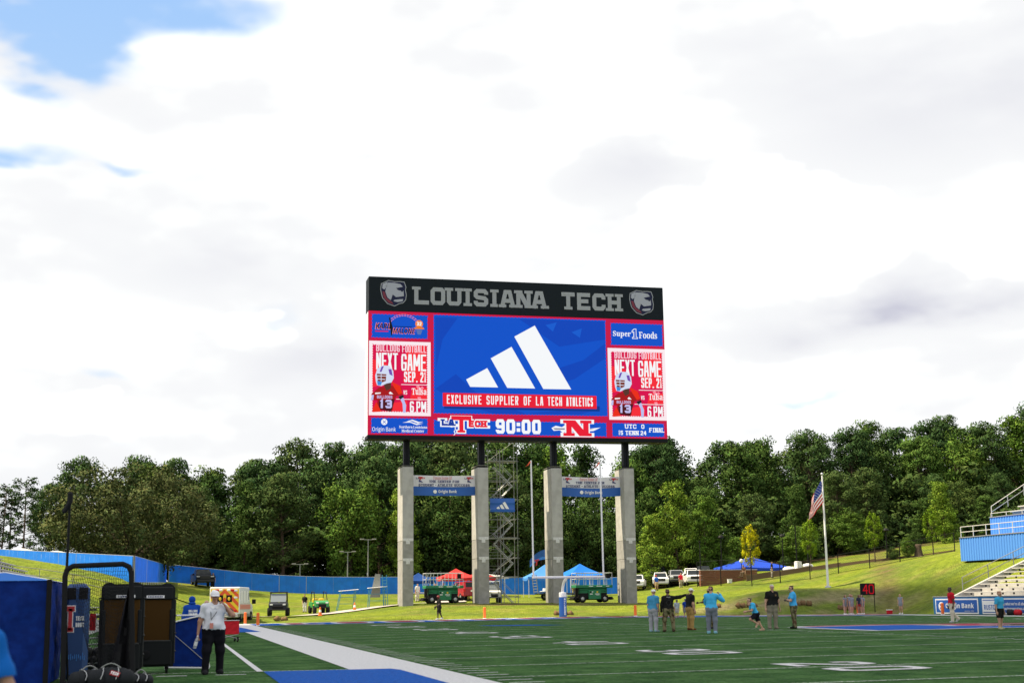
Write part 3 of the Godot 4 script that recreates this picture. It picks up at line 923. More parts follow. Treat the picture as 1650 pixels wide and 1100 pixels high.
func build_scoreboard() -> void:
	var t := thing("scoreboard", "giant video scoreboard with black name band on four black steel columns", "scoreboard")
	var x0 := 16.37
	var x1 := 44.52
	var cab := Mb.new()
	cab.box(Vector3((x0 + x1) / 2, 21.64, ZB - 1.02), Vector3(x1 - x0, 11.52, 1.98), 0.05)
	part(cab, "cabinet", mats.board_side, t)
	var fr := Mb.new()
	fr.box(Vector3((x0 + x1) / 2, 15.98, ZB - 0.95), Vector3(x1 - x0 + 0.02, 0.36, 1.95), 0.03)
	part(fr, "bottom_frame", mats.steel_black, t)
	# name band, standing a little proud
	var band := part_box(Vector3((x0 + x1) / 2 + 0.02, 29.02, ZB - 0.98), Vector3(x1 - x0 - 0.05, 3.16, 2.02), 0.03, "name_band", mats.board_black, t)
	# the name, one letter after the other
	var lx := 20.58
	for ch in "LOUISIANA TECH":
		if ch == " ":
			lx = 34.5
			continue
		var lw := 0.86 if ch == "I" else 1.36 if lx < 34.0 else 1.28
		var let := Mb.new()
		letters(let, ch, lx, lx + lw, 28.15, 1.64, 0.38, ZB + 0.05, 0.27)
		part(let, "letter", mats.board_grey, band)
		lx += lw + (0.15 if lx < 34.0 else 0.22)
	dog_badge(18.66, 29.1, 1.2, ZB + 0.045, band)
	dog_badge(42.33, 29.06, 1.2, ZB + 0.045, band)
	for k in 7:
		var sm := Mb.new()
		sm.box(Vector3(x0 + 4.0 * (k + 0.55), 29.02, ZB + 0.031), Vector3(0.03, 3.1, 0.012))
		part(sm, "panel_seam", mats.steel_black, band)
	# the lit screen
	var base := Mb.new()
	base.box(Vector3((x0 + x1) / 2, 21.79, ZB - 0.03), Vector3(x1 - x0 - 0.03, 11.26, 0.09))
	var scr := part(base, "led_screen", glow("screen_frame_red", 0.80, 0.06, 0.27), t)
	var blue := glow("screen_blue", 0.0, 0.32, 0.80)
	var z := ZB + 0.04
	flat([stitched(16.68, 24.93, 21.84, 27.17, 0.16, 0.07), stitched(22.33, 18.14, 38.75, 27.27, 0.16, 0.07), stitched(39.2, 24.88, 44.36, 27.05, 0.16, 0.07),
		stitched(16.66, 16.28, 21.82, 17.72, 0.16, 0.07), stitched(22.33, 16.26, 38.6, 17.60, 0.16, 0.07), stitched(39.1, 16.28, 44.22, 17.60, 0.16, 0.07)], z, blue, "screen_panel", scr)
	# faint darker sweep behind the mark
	flat([pts([30.4, 27.1, 34.2, 24.6, 38.6, 25.4, 38.6, 27.1]), pts([33.0, 22.2, 36.5, 23.4, 38.6, 25.0, 38.6, 23.6, 35.6, 21.6, 33.8, 21.0]), pts([22.5, 20.4, 24.4, 21.8, 26.2, 20.2, 31.0, 18.2, 28.0, 18.2, 24.6, 19.2]), pts([22.5, 27.0, 24.6, 27.0, 23.2, 25.0, 22.6, 22.4]), pts([31.0, 18.3, 36.0, 18.3, 38.2, 18.9, 36.4, 18.9])], z + 0.01, glow("screen_blue_dark", 0.0, 0.27, 0.74), "screen_panel", scr)
	flat([pts([35.4, 26.0, 36.4, 26.4, 36.2, 25.5]), pts([32.9, 26.6, 34.0, 26.9, 33.6, 26.0])], z + 0.02, glow("screen_blue_mid", 0.05, 0.36, 0.82), "screen_panel", scr)
	flat([pts([25.35, 21.32, 27.32, 22.42, 28.32, 20.65, 25.72, 20.65]), pts([27.66, 23.33, 29.63, 24.46, 31.81, 20.63, 29.18, 20.63]), pts([29.91, 25.42, 31.87, 26.52, 35.25, 20.62, 32.59, 20.6])], z + 0.03, mats_white(), "screen_bars", scr)
	flat([box_poly(23.3, 18.62, 37.95, 19.1)], z + 0.02, glow("screen_blue_deep", 0.0, 0.20, 0.55), "screen_panel", scr)
	flat([box_poly(23.18, 18.84, 37.67, 20.06)], z + 0.03, glow("screen_red", 0.93, 0.09, 0.20), "screen_panel", scr)
	var sw := glow("screen_white", 0.98, 0.99, 1.0)
	words([["EXCLUSIVE", 23.55, 26.75, 19.06, 0.82], ["SUPPLIER", 27.22, 30.2, 19.06, 0.82], ["OF", 30.7, 31.42, 19.06, 0.82], ["LA", 31.86, 32.55, 19.06, 0.82], ["TECH", 32.98, 34.34, 19.06, 0.82], ["ATHLETICS", 34.75, 37.3, 19.06, 0.82]], 0.10, z + 0.05, sw, "screen_text", scr, 0.0, 0.42)
	# game clock
	words([["90:00", 28.06, 32.3, 16.42, 1.32]], 0.30, z + 0.03, sw, "screen_text", scr, 0.0, 0.16)
	# home mark: LA, tall T, ECH
	var la := Mb.new()
	letters(la, "LA", 22.93, 24.34, 16.96, 0.80, 0.42, z + 0.02, 0.28, 0.02)
	letters(la, "ECH", 25.40, 27.30, 16.86, 0.84, 0.42, z + 0.02, 0.28, 0.02)
	la.prism(box_poly(23.86, 17.52, 25.88, 18.0), z + 0.02, z + 0.02)
	la.prism(box_poly(24.56, 16.5, 25.18, 17.6), z + 0.024, z + 0.024)
	la.prism(box_poly(24.40, 16.36, 25.32, 16.74), z + 0.028, z + 0.028)
	la.prism(pts([24.26, 17.1, 24.34, 17.0, 24.36, 16.7, 24.26, 16.55, 24.36, 16.4, 24.24, 16.22, 24.14, 16.22, 24.26, 16.4, 24.16, 16.55, 24.28, 16.7]), z + 0.03, z + 0.03)
	la.prism(pts([26.12, 16.9, 26.2, 16.9, 26.2, 16.5, 26.42, 16.56, 26.56, 16.2, 26.46, 16.2, 26.36, 16.46, 26.02, 16.48, 26.0, 16.36, 26.12, 16.36]), z + 0.03, z + 0.03)
	part(la, "screen_mark_outline", mats.screen_white, scr)
	la = Mb.new()
	letters(la, "LA", 23.06, 24.22, 17.06, 0.60, 0.19, z + 0.06, 0.15, 0.16)
	part(la, "screen_mark", glow("screen_navy", 0.05, 0.22, 0.62), scr)
	la = Mb.new()
	letters(la, "ECH", 25.54, 27.18, 16.96, 0.62, 0.19, z + 0.06, 0.15, 0.14)
	la.prism(box_poly(23.94, 17.58, 25.8, 17.96), z + 0.06, z + 0.06)
	la.prism(box_poly(24.68, 16.5, 25.06, 17.7), z + 0.064, z + 0.064)
	la.prism(box_poly(24.50, 16.46, 25.22, 16.66), z + 0.068, z + 0.068)
	part(la, "screen_mark", mats.screen_red, scr)
	# visitors: red N over a curved sword
	flat([pts([33.3, 17.0, 33.7, 17.22, 34.3, 17.1, 34.6, 17.3, 34.8, 17.05, 37.0, 17.0, 38.0, 17.12, 37.3, 16.78, 36.0, 16.72, 34.7, 16.8, 34.4, 16.55, 34.1, 16.8, 33.5, 16.75])], z + 0.03, mats.screen_white, "screen_mark", scr)
	flat([pts([33.45, 17.0, 34.4, 17.0, 37.4, 16.98, 36.4, 16.82, 34.4, 16.86, 33.6, 16.85])], z + 0.04, glow("screen_steel", 0.55, 0.55, 0.62), "screen_mark", scr)
	var nn := Mb.new()
	letters(nn, "N", 34.55, 36.95, 16.2, 1.62, 0.74, z + 0.05, 0.4)
	part(nn, "screen_mark_outline", mats.screen_white, scr)
	nn = Mb.new()
	letters(nn, "N", 34.68, 36.82, 16.28, 1.46, 0.52, z + 0.085, 0.28)
	part(nn, "screen_mark", mats.screen_red, scr)
	# other scores
	words([["UTC", 40.35, 41.48, 17.06, 0.4], ["TENN", 40.38, 41.66, 16.46, 0.4], ["FINAL", 42.72, 44.2, 16.74, 0.42]], 0.085, z + 0.03, sw, "screen_text", scr, 0.07)
	words([["0", 41.95, 42.25, 17.06, 0.4], ["15", 39.7, 40.15, 16.46, 0.4], ["24", 41.86, 42.42, 16.46, 0.4]], 0.085, z + 0.03, sw, "screen_text", scr)
	# sponsors
	var T := Transform3D(Basis(), Vector3(0, 0, z + 0.03))
	print_line("Origin Bank", "Droid Sans", 400, 16.78, 18.9, 16.36, 16.86, T, mats.screen_white, scr, "screen_text")
	var disc := PackedVector2Array()
	for k in 20: disc.append(Vector2(17.86, 17.32) + Vector2(cos(TAU * k / 20), sin(TAU * k / 20)) * 0.28)
	flat([disc], z + 0.03, mats.screen_white, "screen_emblem", scr)
	flat([pts([17.70, 17.44, 17.74, 17.48, 18.02, 17.2, 17.98, 17.16]), pts([17.70, 17.2, 17.74, 17.16, 18.02, 17.44, 17.98, 17.48])], z + 0.04, blue, "screen_emblem", scr)
	flat([pts([19.5, 17.28, 20.1, 17.42, 20.8, 17.2, 21.4, 17.25, 20.8, 17.08, 20.2, 17.3]), pts([19.9, 17.42, 20.4, 17.56, 21.0, 17.36, 21.4, 17.4, 20.9, 17.24, 20.4, 17.44])], z + 0.03, mats.screen_white, "screen_emblem", scr)
	print_line("Northern Louisiana", "Droid Serif", 700, 19.2, 21.74, 16.78, 17.02, T, mats.screen_white, scr, "screen_text")
	print_line("Medical Center", "Droid Serif", 700, 19.42, 21.46, 16.42, 16.68, T, mats.screen_white, scr, "screen_text")
	print_line("Super", "Droid Serif", 700, 39.42, 41.18, 25.6, 26.26, T, mats.screen_white, scr, "screen_text")
	print_line("Foods", "Droid Serif", 700, 41.98, 43.78, 25.62, 26.26, T, mats.screen_white, scr, "screen_text")
	flat([pts([41.3, 25.55, 41.86, 25.55, 41.86, 25.72, 41.74, 25.72, 41.74, 26.52, 41.5, 26.52, 41.28, 26.32, 41.28, 26.12, 41.44, 26.18, 41.44, 25.72, 41.3, 25.72])], z + 0.03, mats.screen_white, "screen_text", scr)
	flat([pts([41.36, 25.6, 41.8, 25.6, 41.8, 25.67, 41.68, 25.67, 41.68, 26.46, 41.53, 26.46, 41.34, 26.28, 41.34, 26.2, 41.51, 26.26, 41.51, 25.67, 41.36, 25.67])], z + 0.04, blue, "screen_text", scr)
	# the player's foundation mark: two slanted names, a leaping figure, a ball on an arc
	var sl := Transform3D(Basis(Vector3(1, 0, 0), Vector3(0.16, 1, 0), Vector3(0, 0, 1)), Vector3(-0.16 * 25.6, 0, z + 0.03))
	for pass_ in 2:
		var m: Material = glow("screen_pink", 1.0, 0.55, 0.62) if pass_ == 0 else glow("screen_black", 0.05, 0.05, 0.09)
		var e := 0.05 if pass_ == 0 else 0.0
		var s2 := sl.translated(Vector3(0, 0, 0.02 * pass_))
		print_line("KARL", "Droid Sans", 700, 17.02 - e, 18.32 + e, 25.78 - e, 26.28 + e, s2, m, scr, "screen_text")
		print_line("MALONE", "Droid Sans", 700, 18.66 - e, 20.6 + e, 25.4 - e, 25.86 + e, s2, m, scr, "screen_text")
	flat([box_poly(17.0, 25.5, 18.2, 25.6)], z + 0.03, glow("screen_crimson", 0.86, 0.0, 0.30), "screen_text", scr)
	flat([box_poly(18.75, 25.98, 20.35, 26.04), pts([18.25, 26.85, 18.35, 26.85, 18.5, 26.3, 18.62, 25.9, 18.55, 25.2, 18.45, 25.2, 18.4, 25.7, 18.3, 25.9, 18.32, 26.3])], z + 0.06, mats.screen_black, "screen_emblem", scr)
	var arc := Mb.new()
	for k in 12:
		var a := lerpf(2.55, 0.55, k / 12.0)
		var b := lerpf(2.55, 0.55, (k + 0.7) / 12.0)
		for rr in [1.28, 1.42]:
			var c := Vector2(19.62, 25.72)
			arc.prism(PackedVector2Array([c + Vector2(cos(a) * rr * 1.1, sin(a) * rr), c + Vector2(cos(b) * rr * 1.1, sin(b) * rr), c + Vector2(cos(b) * (rr + 0.05) * 1.1, sin(b) * (rr + 0.05)), c + Vector2(cos(a) * (rr + 0.05) * 1.1, sin(a) * (rr + 0.05))]), z + 0.04, z + 0.04)
	part(arc, "screen_emblem", mats.screen_pink, scr)
	disc = PackedVector2Array()
	for k in 20: disc.append(Vector2(21.02, 26.32) + Vector2(cos(TAU * k / 20), sin(TAU * k / 20)) * 0.36)
	flat([disc, pts([20.55, 25.85, 21.5, 25.85, 21.4, 26.02, 20.65, 26.02])], z + 0.04, glow("screen_ball_orange", 0.95, 0.50, 0.14), "screen_emblem", scr)
	flat([pts([20.72, 25.82, 21.34, 25.82, 21.18, 25.34, 20.88, 25.34])], z + 0.04, glow("screen_net_grey", 0.35, 0.45, 0.70), "screen_emblem", scr)
	words([["32", 20.8, 21.24, 26.16, 0.34]], 0.07, z + 0.06, sw, "screen_text", scr)
	poster(16.46, 17.9, 5.62, 6.76, scr)
	poster(38.86, 17.86, 5.66, 6.76, scr)
	# steel columns that carry it
	for k in 4:
		var cx: float = [20.06, 26.95, 33.78, 40.72][k]
		var s := Mb.new()
		s.box(Vector3(cx - 0.16, 14.55, -127.0), Vector3(0.22, 2.6, 0.62))
		s.box(Vector3(cx + 0.16, 14.55, -127.0), Vector3(0.22, 2.6, 0.62))
		s.box(Vector3(cx, 14.55, -127.0), Vector3(0.12, 2.6, 0.5))
		part(s, "steel_column", mats.steel_black, t)
		var bp := Mb.new()
		bp.box(Vector3(cx, 13.42, -127.0), Vector3(0.92, 0.1, 1.3), 0.02)
		for a in 4: bp.tube(Vector3(cx + [-.4, .4, -.4, .4][a], 13.46, -127.0 + [-.5, -.5, .5, .5][a]), Vector3(cx + [-.4, .4, -.4, .4][a], 13.72, -127.0 + [-.5, -.5, .5, .5][a]), 0.05, 0.05, 6)
		part(bp, "base_plate", mats.steel_black, t)
	for k in 6:
		var s := Mb.new()
		var bx := 18.3 + 4.6 * k
		s.tube(Vector3(bx, 15.82, ZB - 1.8), Vector3(bx + 0.75, 15.84, ZB - 0.2), 0.035, 0.035, 6)
		part(s, "brace", mats.galvanised, t)

func mats_white() -> Material:
	return glow("screen_white", 0.98, 0.99, 1.0)

func part_box(ct: Vector3, s: Vector3, bv: float, called: String, m: Material, parent: Node3D) -> MeshInstance3D:
	var mb := Mb.new()
	mb.box(ct, s, bv)
	return part(mb, called, m, parent)

func build_pillars() -> void:
	var ord := ["leftmost concrete pillar under the scoreboard, beside the long blue fence", "concrete pillar with the scaffold tower against its right side", "concrete pillar behind the left goal upright, rippled shadow on its side", "rightmost concrete pillar under the scoreboard, beside the parked pickups"]
	for k in 4:
		var x: float = [19.55, 26.39, 33.28, 40.2][k]
		var g := land(x + 0.5, -126.5) - 0.1
		var t := thing("concrete_pillar", ord[k], "pillar", Vector3(x + 0.5, g, -127.4), 0.0, "concrete pillars under the scoreboard")
		var top := 13.36 - g
		var cuts := [0.0, 4.05, 5.75, top]
		for j in 3:
			var mb := Mb.new()
			mb.box(Vector3(0, (cuts[j] + cuts[j + 1]) / 2, 0), Vector3(1.0 - 0.006 * (2 - j), cuts[j + 1] - cuts[j] - 0.012, 2.8 - 0.006 * (2 - j)), 0.03)
			part(mb, "shaft", mats.concrete_dark if j < 2 else mats.concrete, t, "darker lower lift of the pillar" if j == 0 else "")
		for j in 2:
			var y: float = [4.1, 5.85][j]
			var mb := Mb.new()
			mb.box(Vector3(0.02, y, 1.40), Vector3(0.92, 0.24, 0.03), 0.008)
			mb.box(Vector3(0.0, y - 0.24, 1.40), Vector3(0.34, 0.28, 0.034), 0.008)
			part(mb, "repair_patch", mats.concrete_new, t)
		for j in 5:
			var mb := Mb.new()
			mb.box(Vector3(0, 7.0 + j * 1.35, 0), Vector3(1.006, 0.018, 2.806))
			part(mb, "pour_line", mats.concrete, t)
	# banners strung between pillars
	for k in 2:
		var xa: float = [20.6, 34.35][k]
		var xb: float = [26.4, 40.21][k]
		var t := thing("hanging_banner", ["white and blue banner strung between the two left pillars", "white and blue banner strung between the two right pillars, behind the goal"][k], "banner", Vector3.ZERO, 0.0, "banners between the pillars")
		var zz := -127.2
		var y1 := 12.72
		var ym := 11.72
		var y0 := 10.92
		for j in 2:
			var mb := Mb.new()
			var n := 14
			var ya := ym if j == 0 else y0
			var yb := y1 if j == 0 else ym
			for i in n:
				var p := []
				for q in [[0, 0], [1, 0], [1, 1], [0, 1]]:
					var u: float = (i + q[0]) / float(n)
					var yy: float = yb if q[1] else ya
					p.append(Vector3(lerpf(xa, xb, u), yy - 0.10 * sin(PI * u) * (1.0 if k else 0.4), zz + 0.06 * sin(u * 9.0 + yy)))
				mb.quad_out(p[0], p[1], p[2], p[3], Vector3.BACK)
				var off := Vector3(0, 0, -0.02)
				mb.quad_out(p[0] + off, p[1] + off, p[2] + off, p[3] + off, Vector3.FORWARD)
			part(mb, "banner_cloth", mats.banner_white if j == 0 else mats.banner_blue_print, t)
		var T := Transform3D(Basis(), Vector3(0, -0.06 if k else -0.03, zz + 0.09))
		print_line("Future Home Of", "Droid Serif", 400, xa + 1.95, xa + 3.65, 12.36, 12.66, T, mats.print_red, t)
		words([["THE", xa + 1.55, xa + 2.2, 12.08 + T.origin.y, 0.22], ["CENTER", xa + 2.36, xa + 3.56, 12.08 + T.origin.y, 0.22], ["FOR", xa + 3.72, xa + 4.32, 12.08 + T.origin.y, 0.22], ["STUDENT", xa + 0.6, xa + 2.0, 11.75 + T.origin.y, 0.22], ["-", xa + 2.1, xa + 2.22, 11.75 + T.origin.y, 0.22], ["ATHLETE", xa + 2.34, xa + 3.7, 11.75 + T.origin.y, 0.22], ["SUCCESS", xa + 3.86, xa + 5.3, 11.75 + T.origin.y, 0.22]], 0.05, T.origin.z, mats.print_navy, "lettering", t, 0.042)
		print_line("Origin Bank", "Droid Sans", 700, xa + 2.4, xa + 4.1, 11.08, 11.44, T, mats.print_white, t)
		var em := Mb.new()
		em.ball(Vector3(xa + 2.1, 11.24, T.origin.z), Vector3(0.17, 0.17, 0.012), 16, 6)
		part(em, "emblem", mats.print_white, t)
		for e in 2:
			var ex := xa + 0.75 + e * 4.45
			var a := Mb.new()
			letters(a, "LA", ex - 0.38, ex - 0.08, 12.38, 0.15, 0.04, T.origin.z)
			a.prism(pts([ex - 0.1, 12.34, ex + 0.24, 12.1, ex + 0.2, 12.06, ex - 0.14, 12.12]), T.origin.z, T.origin.z + 0.004)
			part(a, "emblem", mats.print_navy, t)
			var b := Mb.new()
			letters(b, "ECH", ex + 0.08, ex + 0.42, 12.4, 0.13, 0.035, T.origin.z)
			b.prism(box_poly(ex - 0.18, 12.46, ex + 0.2, 12.58), T.origin.z, T.origin.z + 0.006)
			b.prism(box_poly(ex - 0.06, 12.3, ex + 0.06, 12.46), T.origin.z, T.origin.z + 0.006)
			part(b, "emblem", mats.print_red, t)
		for e in 4:
			var r := Mb.new()
			var p := Vector3(xa if e % 2 == 0 else xb, y1 if e < 2 else y0, zz)
			r.tube(p, p + Vector3(-0.16 if e % 2 == 0 else 0.02, 0.03, 0.0), 0.012, 0.012, 5)
			part(r, "tie_rope", mats.white_plastic, t)
	# scaffold stair tower
	var gy0 := land(29.0, -128.0)
	var s := thing("scaffold_tower", "tall grey scaffold stair tower between the two middle pillars", "scaffold", Vector3(0, 0, 0))
	var xs := [27.62, 28.75, 29.0, 30.32]
	for i in xs.size():
		for zz in [-127.2, -128.5]:
			var mb := Mb.new()
			var tp: float = 15.9 if i == 3 else 15.2
			mb.tube(Vector3(xs[i], gy0 - 0.1, zz), Vector3(xs[i] + 0.02 * (i - 1), tp, zz), 0.028, 0.028, 6)
			part(mb, "upright", mats.galvanised_dull, s)
	var lv := 0
	var y := gy0 + 0.5
	while y < 15.0:
		for zz in [-127.15, -128.55]:
			var mb := Mb.new()
			mb.tube(Vector3(27.3, y, zz), Vector3(30.5, y + 0.01, zz), 0.024, 0.024, 6)
			part(mb, "ledger", mats.galvanised_dull, s)
		for i in [0, 3]:
			var mb := Mb.new()
			mb.tube(Vector3(xs[i], y + 0.05, -127.1), Vector3(xs[i], y + 0.05, -128.6), 0.022, 0.022, 6)
			part(mb, "transom", mats.galvanised_dull, s)
		for r in 4:
			var mb := Mb.new()
			mb.tube(Vector3(27.62, y + 0.25 + 0.27 * r, -127.2), Vector3(28.75, y + 0.25 + 0.27 * r, -127.2), 0.016, 0.016, 5)
			part(mb, "rung", mats.galvanised_dull, s)
		if lv % 2 == 1 or y > 13.0:
			var mb := Mb.new()
			mb.box(Vector3(29.0, y + 0.09, -127.85), Vector3(2.6, 0.06, 1.2), 0.01)
			part(mb, "platform", mats.galvanised_dull, s)
			mb = Mb.new()
			mb.tube(Vector3(27.65, y, -128.58), Vector3(30.3, y + 1.9, -128.58), 0.02, 0.02, 5)
			part(mb, "brace", mats.galvanised_dull, s)
		# a stair flight
		if y < 13.0:
			var right := lv % 2 == 0
			var a := Vector3(29.95 if right else 28.2, y - 0.5, -127.75)
			var b := Vector3(28.2 if right else 29.95, y + 1.3, -127.75)
			var mb := Mb.new()
			for o in [-0.32, 0.32]:
				mb.tube(a + Vector3(0, 0, o), b + Vector3(0, 0, o), 0.035, 0.035, 6)
				mb.tube(a + Vector3(0, 0.9, o), b + Vector3(0, 0.9, o), 0.02, 0.02, 6)
			var fl := part(mb, "stair_flight", mats.galvanised, s)
			for k in 7:
				var tr := Mb.new()
				tr.box(a.lerp(b, (k + 0.5) / 7.0), Vector3(0.24, 0.03, 0.6))
				part(tr, "tread", mats.galvanised, fl)
		y += 1.75
		lv += 1
	var bn := thing("tower_banner", "small blue banner with three white slanted bars on the scaffold tower", "banner")
	var cl := Mb.new()
	for j in 6:
		for i in 6:
			var p := []
			for q in [[0, 0], [1, 0], [1, 1], [0, 1]]:
				var u: float = (i + q[0]) / 6.0
				var v: float = (j + q[1]) / 6.0
				p.append(Vector3(27.74 + 2.32 * u, 9.42 + 1.24 * v, -127.02 + 0.035 * sin(v * 11.0) + 0.02 * sin(u * 5.0)))
			cl.quad_out(p[0], p[1], p[2], p[3], Vector3.BACK)
	part(cl, "banner_cloth", mats.banner_blue_print, bn)
	var bars := Mb.new()
	for b in [[0, 0.1, 0.25, 0.26, 0.40, 0.0, 0.1, 0.0], [0.34, 0.34, 0.60, 0.48, 0.88, 0.0, 0.56, 0.0], [0.66, 0.60, 0.92, 0.74, 1.36, 0.0, 1.02, 0.0]]:
		var q := pts(b)
		for i in q.size(): q[i] = Vector2(28.32, 9.7) + q[i] * 0.88
		bars.prism(q, -126.97, -126.965)
	part(bars, "white_bars", mats.print_white, bn)

# ---------------------------------------------------------------- the wood: x, z, height, kind
const TREES := [-17,-206.2,12.9,1, -13,-208.5,16.7,0, -6,-209.6,17.3,0, 0,-208,17.4,1, 4.1,-205.7,16.1,2, 10.7,-205.8,17.7,1, 16.9,-208.4,20.9,0, 22.3,-206.8,20.8,1, 27.8,-206.2,21.2,0, 35.3,-210.5,23.1,0, 40.3,-205.4,22.6,1, 45.9,-208.2,21.8,0, 52.4,-207.2,20.7,1, 59.6,-208.7,19.2,2, 66.7,-206.7,17.4,2, 71.6,-207.7,19.9,1, 77.1,-211,18.2,3, 82,-205.1,17.5,1, 88.9,-210.6,16.9,1, 93.6,-208,17.8,3, 97.9,-208.3,18.8,3, 105.5,-205.7,17.8,2, 112.8,-209,16.6,1, 118.4,-206.9,16.9,0, 122.4,-209.7,17.9,1, 129.4,-208.9,17.7,3, 135.9,-205.4,18.4,0, 141.3,-205.8,18.3,0, -3.4,-194,14.9,2, 4.9,-196.9,14.5,2, 11.9,-193.9,16.5,0, 17.7,-193,17.3,1, 25.8,-195.2,19.1,0, 30.9,-191.8,19.9,0, 37.3,-195.8,20.8,1, 43.6,-194.1,20,2, 48.1,-195.8,19.4,2, 53.2,-197,19.2,2, 61.5,-191.1,16.2,0, 65.9,-191.9,18.2,0, 72,-194,15.8,4, 78.7,-191.3,16.5,2, 84.1,-194.8,16.8,2, 90.6,-194.3,17.1,0, 97.9,-194.8,16.7,0, 103,-196.6,16.2,4, 109.3,-195.5,14.5,0, 114.6,-194.6,16.1,3, 119.8,-194.4,15.6,0, 126,-196.6,16.2,2, 133,-193.4,16.1,0, 2.3,-181,11.9,1, 8.3,-181.2,12.7,2, 13.1,-179.1,14,1, 21.1,-178.3,15.7,4, 25.8,-183.8,17,1, 34.3,-182.5,18.4,3, 40,-179.1,15.8,0, 46,-180.5,15.5,2, 53.4,-182.3,13.9,3, 56.5,-179.2,10.6,4, 61.4,-180.9,11.6,2, 68.4,-178.6,11.4,5, 75.5,-179.2,9.7,1, 81.4,-179.8,10,5, 86.8,-178.1,11,0, 92.4,-180.6,10.9,0, 101.5,-178.2,9,0, 106.6,-180.9,9.1,3, 114.2,-182.6,8.2,1, 119.9,-180,8.4,1, 70.4,-173.7,5.9,4, 78.5,-173.1,5.4,6, 87.2,-175,6.9,4, 98.8,-177,6,5, 107.7,-175.7,5.5,5, 114.7,-173.9,6.3,6]

func build_grandstand() -> void:
	# the west stand: its bench rows climb leftwards out of view; only its lowest benches show
	var t := thing("grandstand", "grey aluminium bench rows of the west grandstand below the left grass bank", "grandstand")
	for k in 20:
		var x := -4.2 - 0.78 * k
		var y := 0.55 + 0.40 * k
		var mb := Mb.new()
		mb.box(Vector3(x, y + 0.42, -83.0), Vector3(0.28, 0.05, 36.0), 0.01)
		part(mb, "bench", mats.alu_seat, t)
		mb = Mb.new()
		mb.box(Vector3(x - 0.36, y * 0.5 - 0.2, -83.0), Vector3(0.76, y + 0.4, 36.0))
		part(mb, "tier", mats.concrete_new, t)
		mb = Mb.new()
		for j in 25: mb.box(Vector3(x - 0.02, y + 0.28, -100.6 + j * 1.45 + 0.3 * (k % 2)), Vector3(0.06, 0.16, 0.22))
		part(mb, "brackets", mats.dark_metal, t).set_meta("kind", "stuff")

func build_shade_cloud() -> void:
	# added, unseen cloud shaped to shade the field and leave the banks lit
	rng.seed = 91
	var mb := Mb.new()
	var up := -SUNWARD / -SUNWARD.y * 430.0
	var x := -34.0
	while x < 66.0:
		var z := 46.0
		while z > -130.0:
			var edge_z := lerpf(-101.0, -109.0, clampf((x + 2.0) / 6.0, 0.0, 1.0)) - clampf((x - 40.0) * 0.8, 0.0, 16.0) + 1.6 * sin(x * 0.35)
			var edge_x := 56.0 + clampf((-92.0 - z) * 0.5, 0.0, 12.0) + 1.5 * sin(z * 0.21)
			if z - 6.0 > edge_z and x + 6.0 < edge_x:
				var c := Vector3(x + rng.randf_range(-1, 1), rng.randf_range(-6, 6), z + rng.randf_range(-1, 1)) + up
				mb.ball(c, Vector3(rng.randf_range(7.6, 9.2), rng.randf_range(6, 14), rng.randf_range(7.6, 9.2)), 10, 6)
			z -= 7.5
		x += 7.5
	var o := struct(mb, "cloud", mat("cloud_white", 0.85, 0.85, 0.87, 1.0))
	o.set_meta("label", "white cumulus cloud drifting above the field, higher than the picture shows")

func rail_run(points: Array, h: float, r: float, m: Material, parent: Node3D, mid := true) -> void:
	for i in points.size():
		var mb := Mb.new()
		mb.tube(points[i], points[i] + Vector3(0, h, 0), r * 1.15, r * 1.15, 6)
		part(mb, "post", m, parent)
		if i == 0: continue
		for hh in ([h, h * 0.5] if mid else [h]):
			mb = Mb.new()
			mb.tube(points[i - 1] + Vector3(0, hh, 0), points[i] + Vector3(0, hh, 0), r, r, 6)
			part(mb, "rail", m, parent)

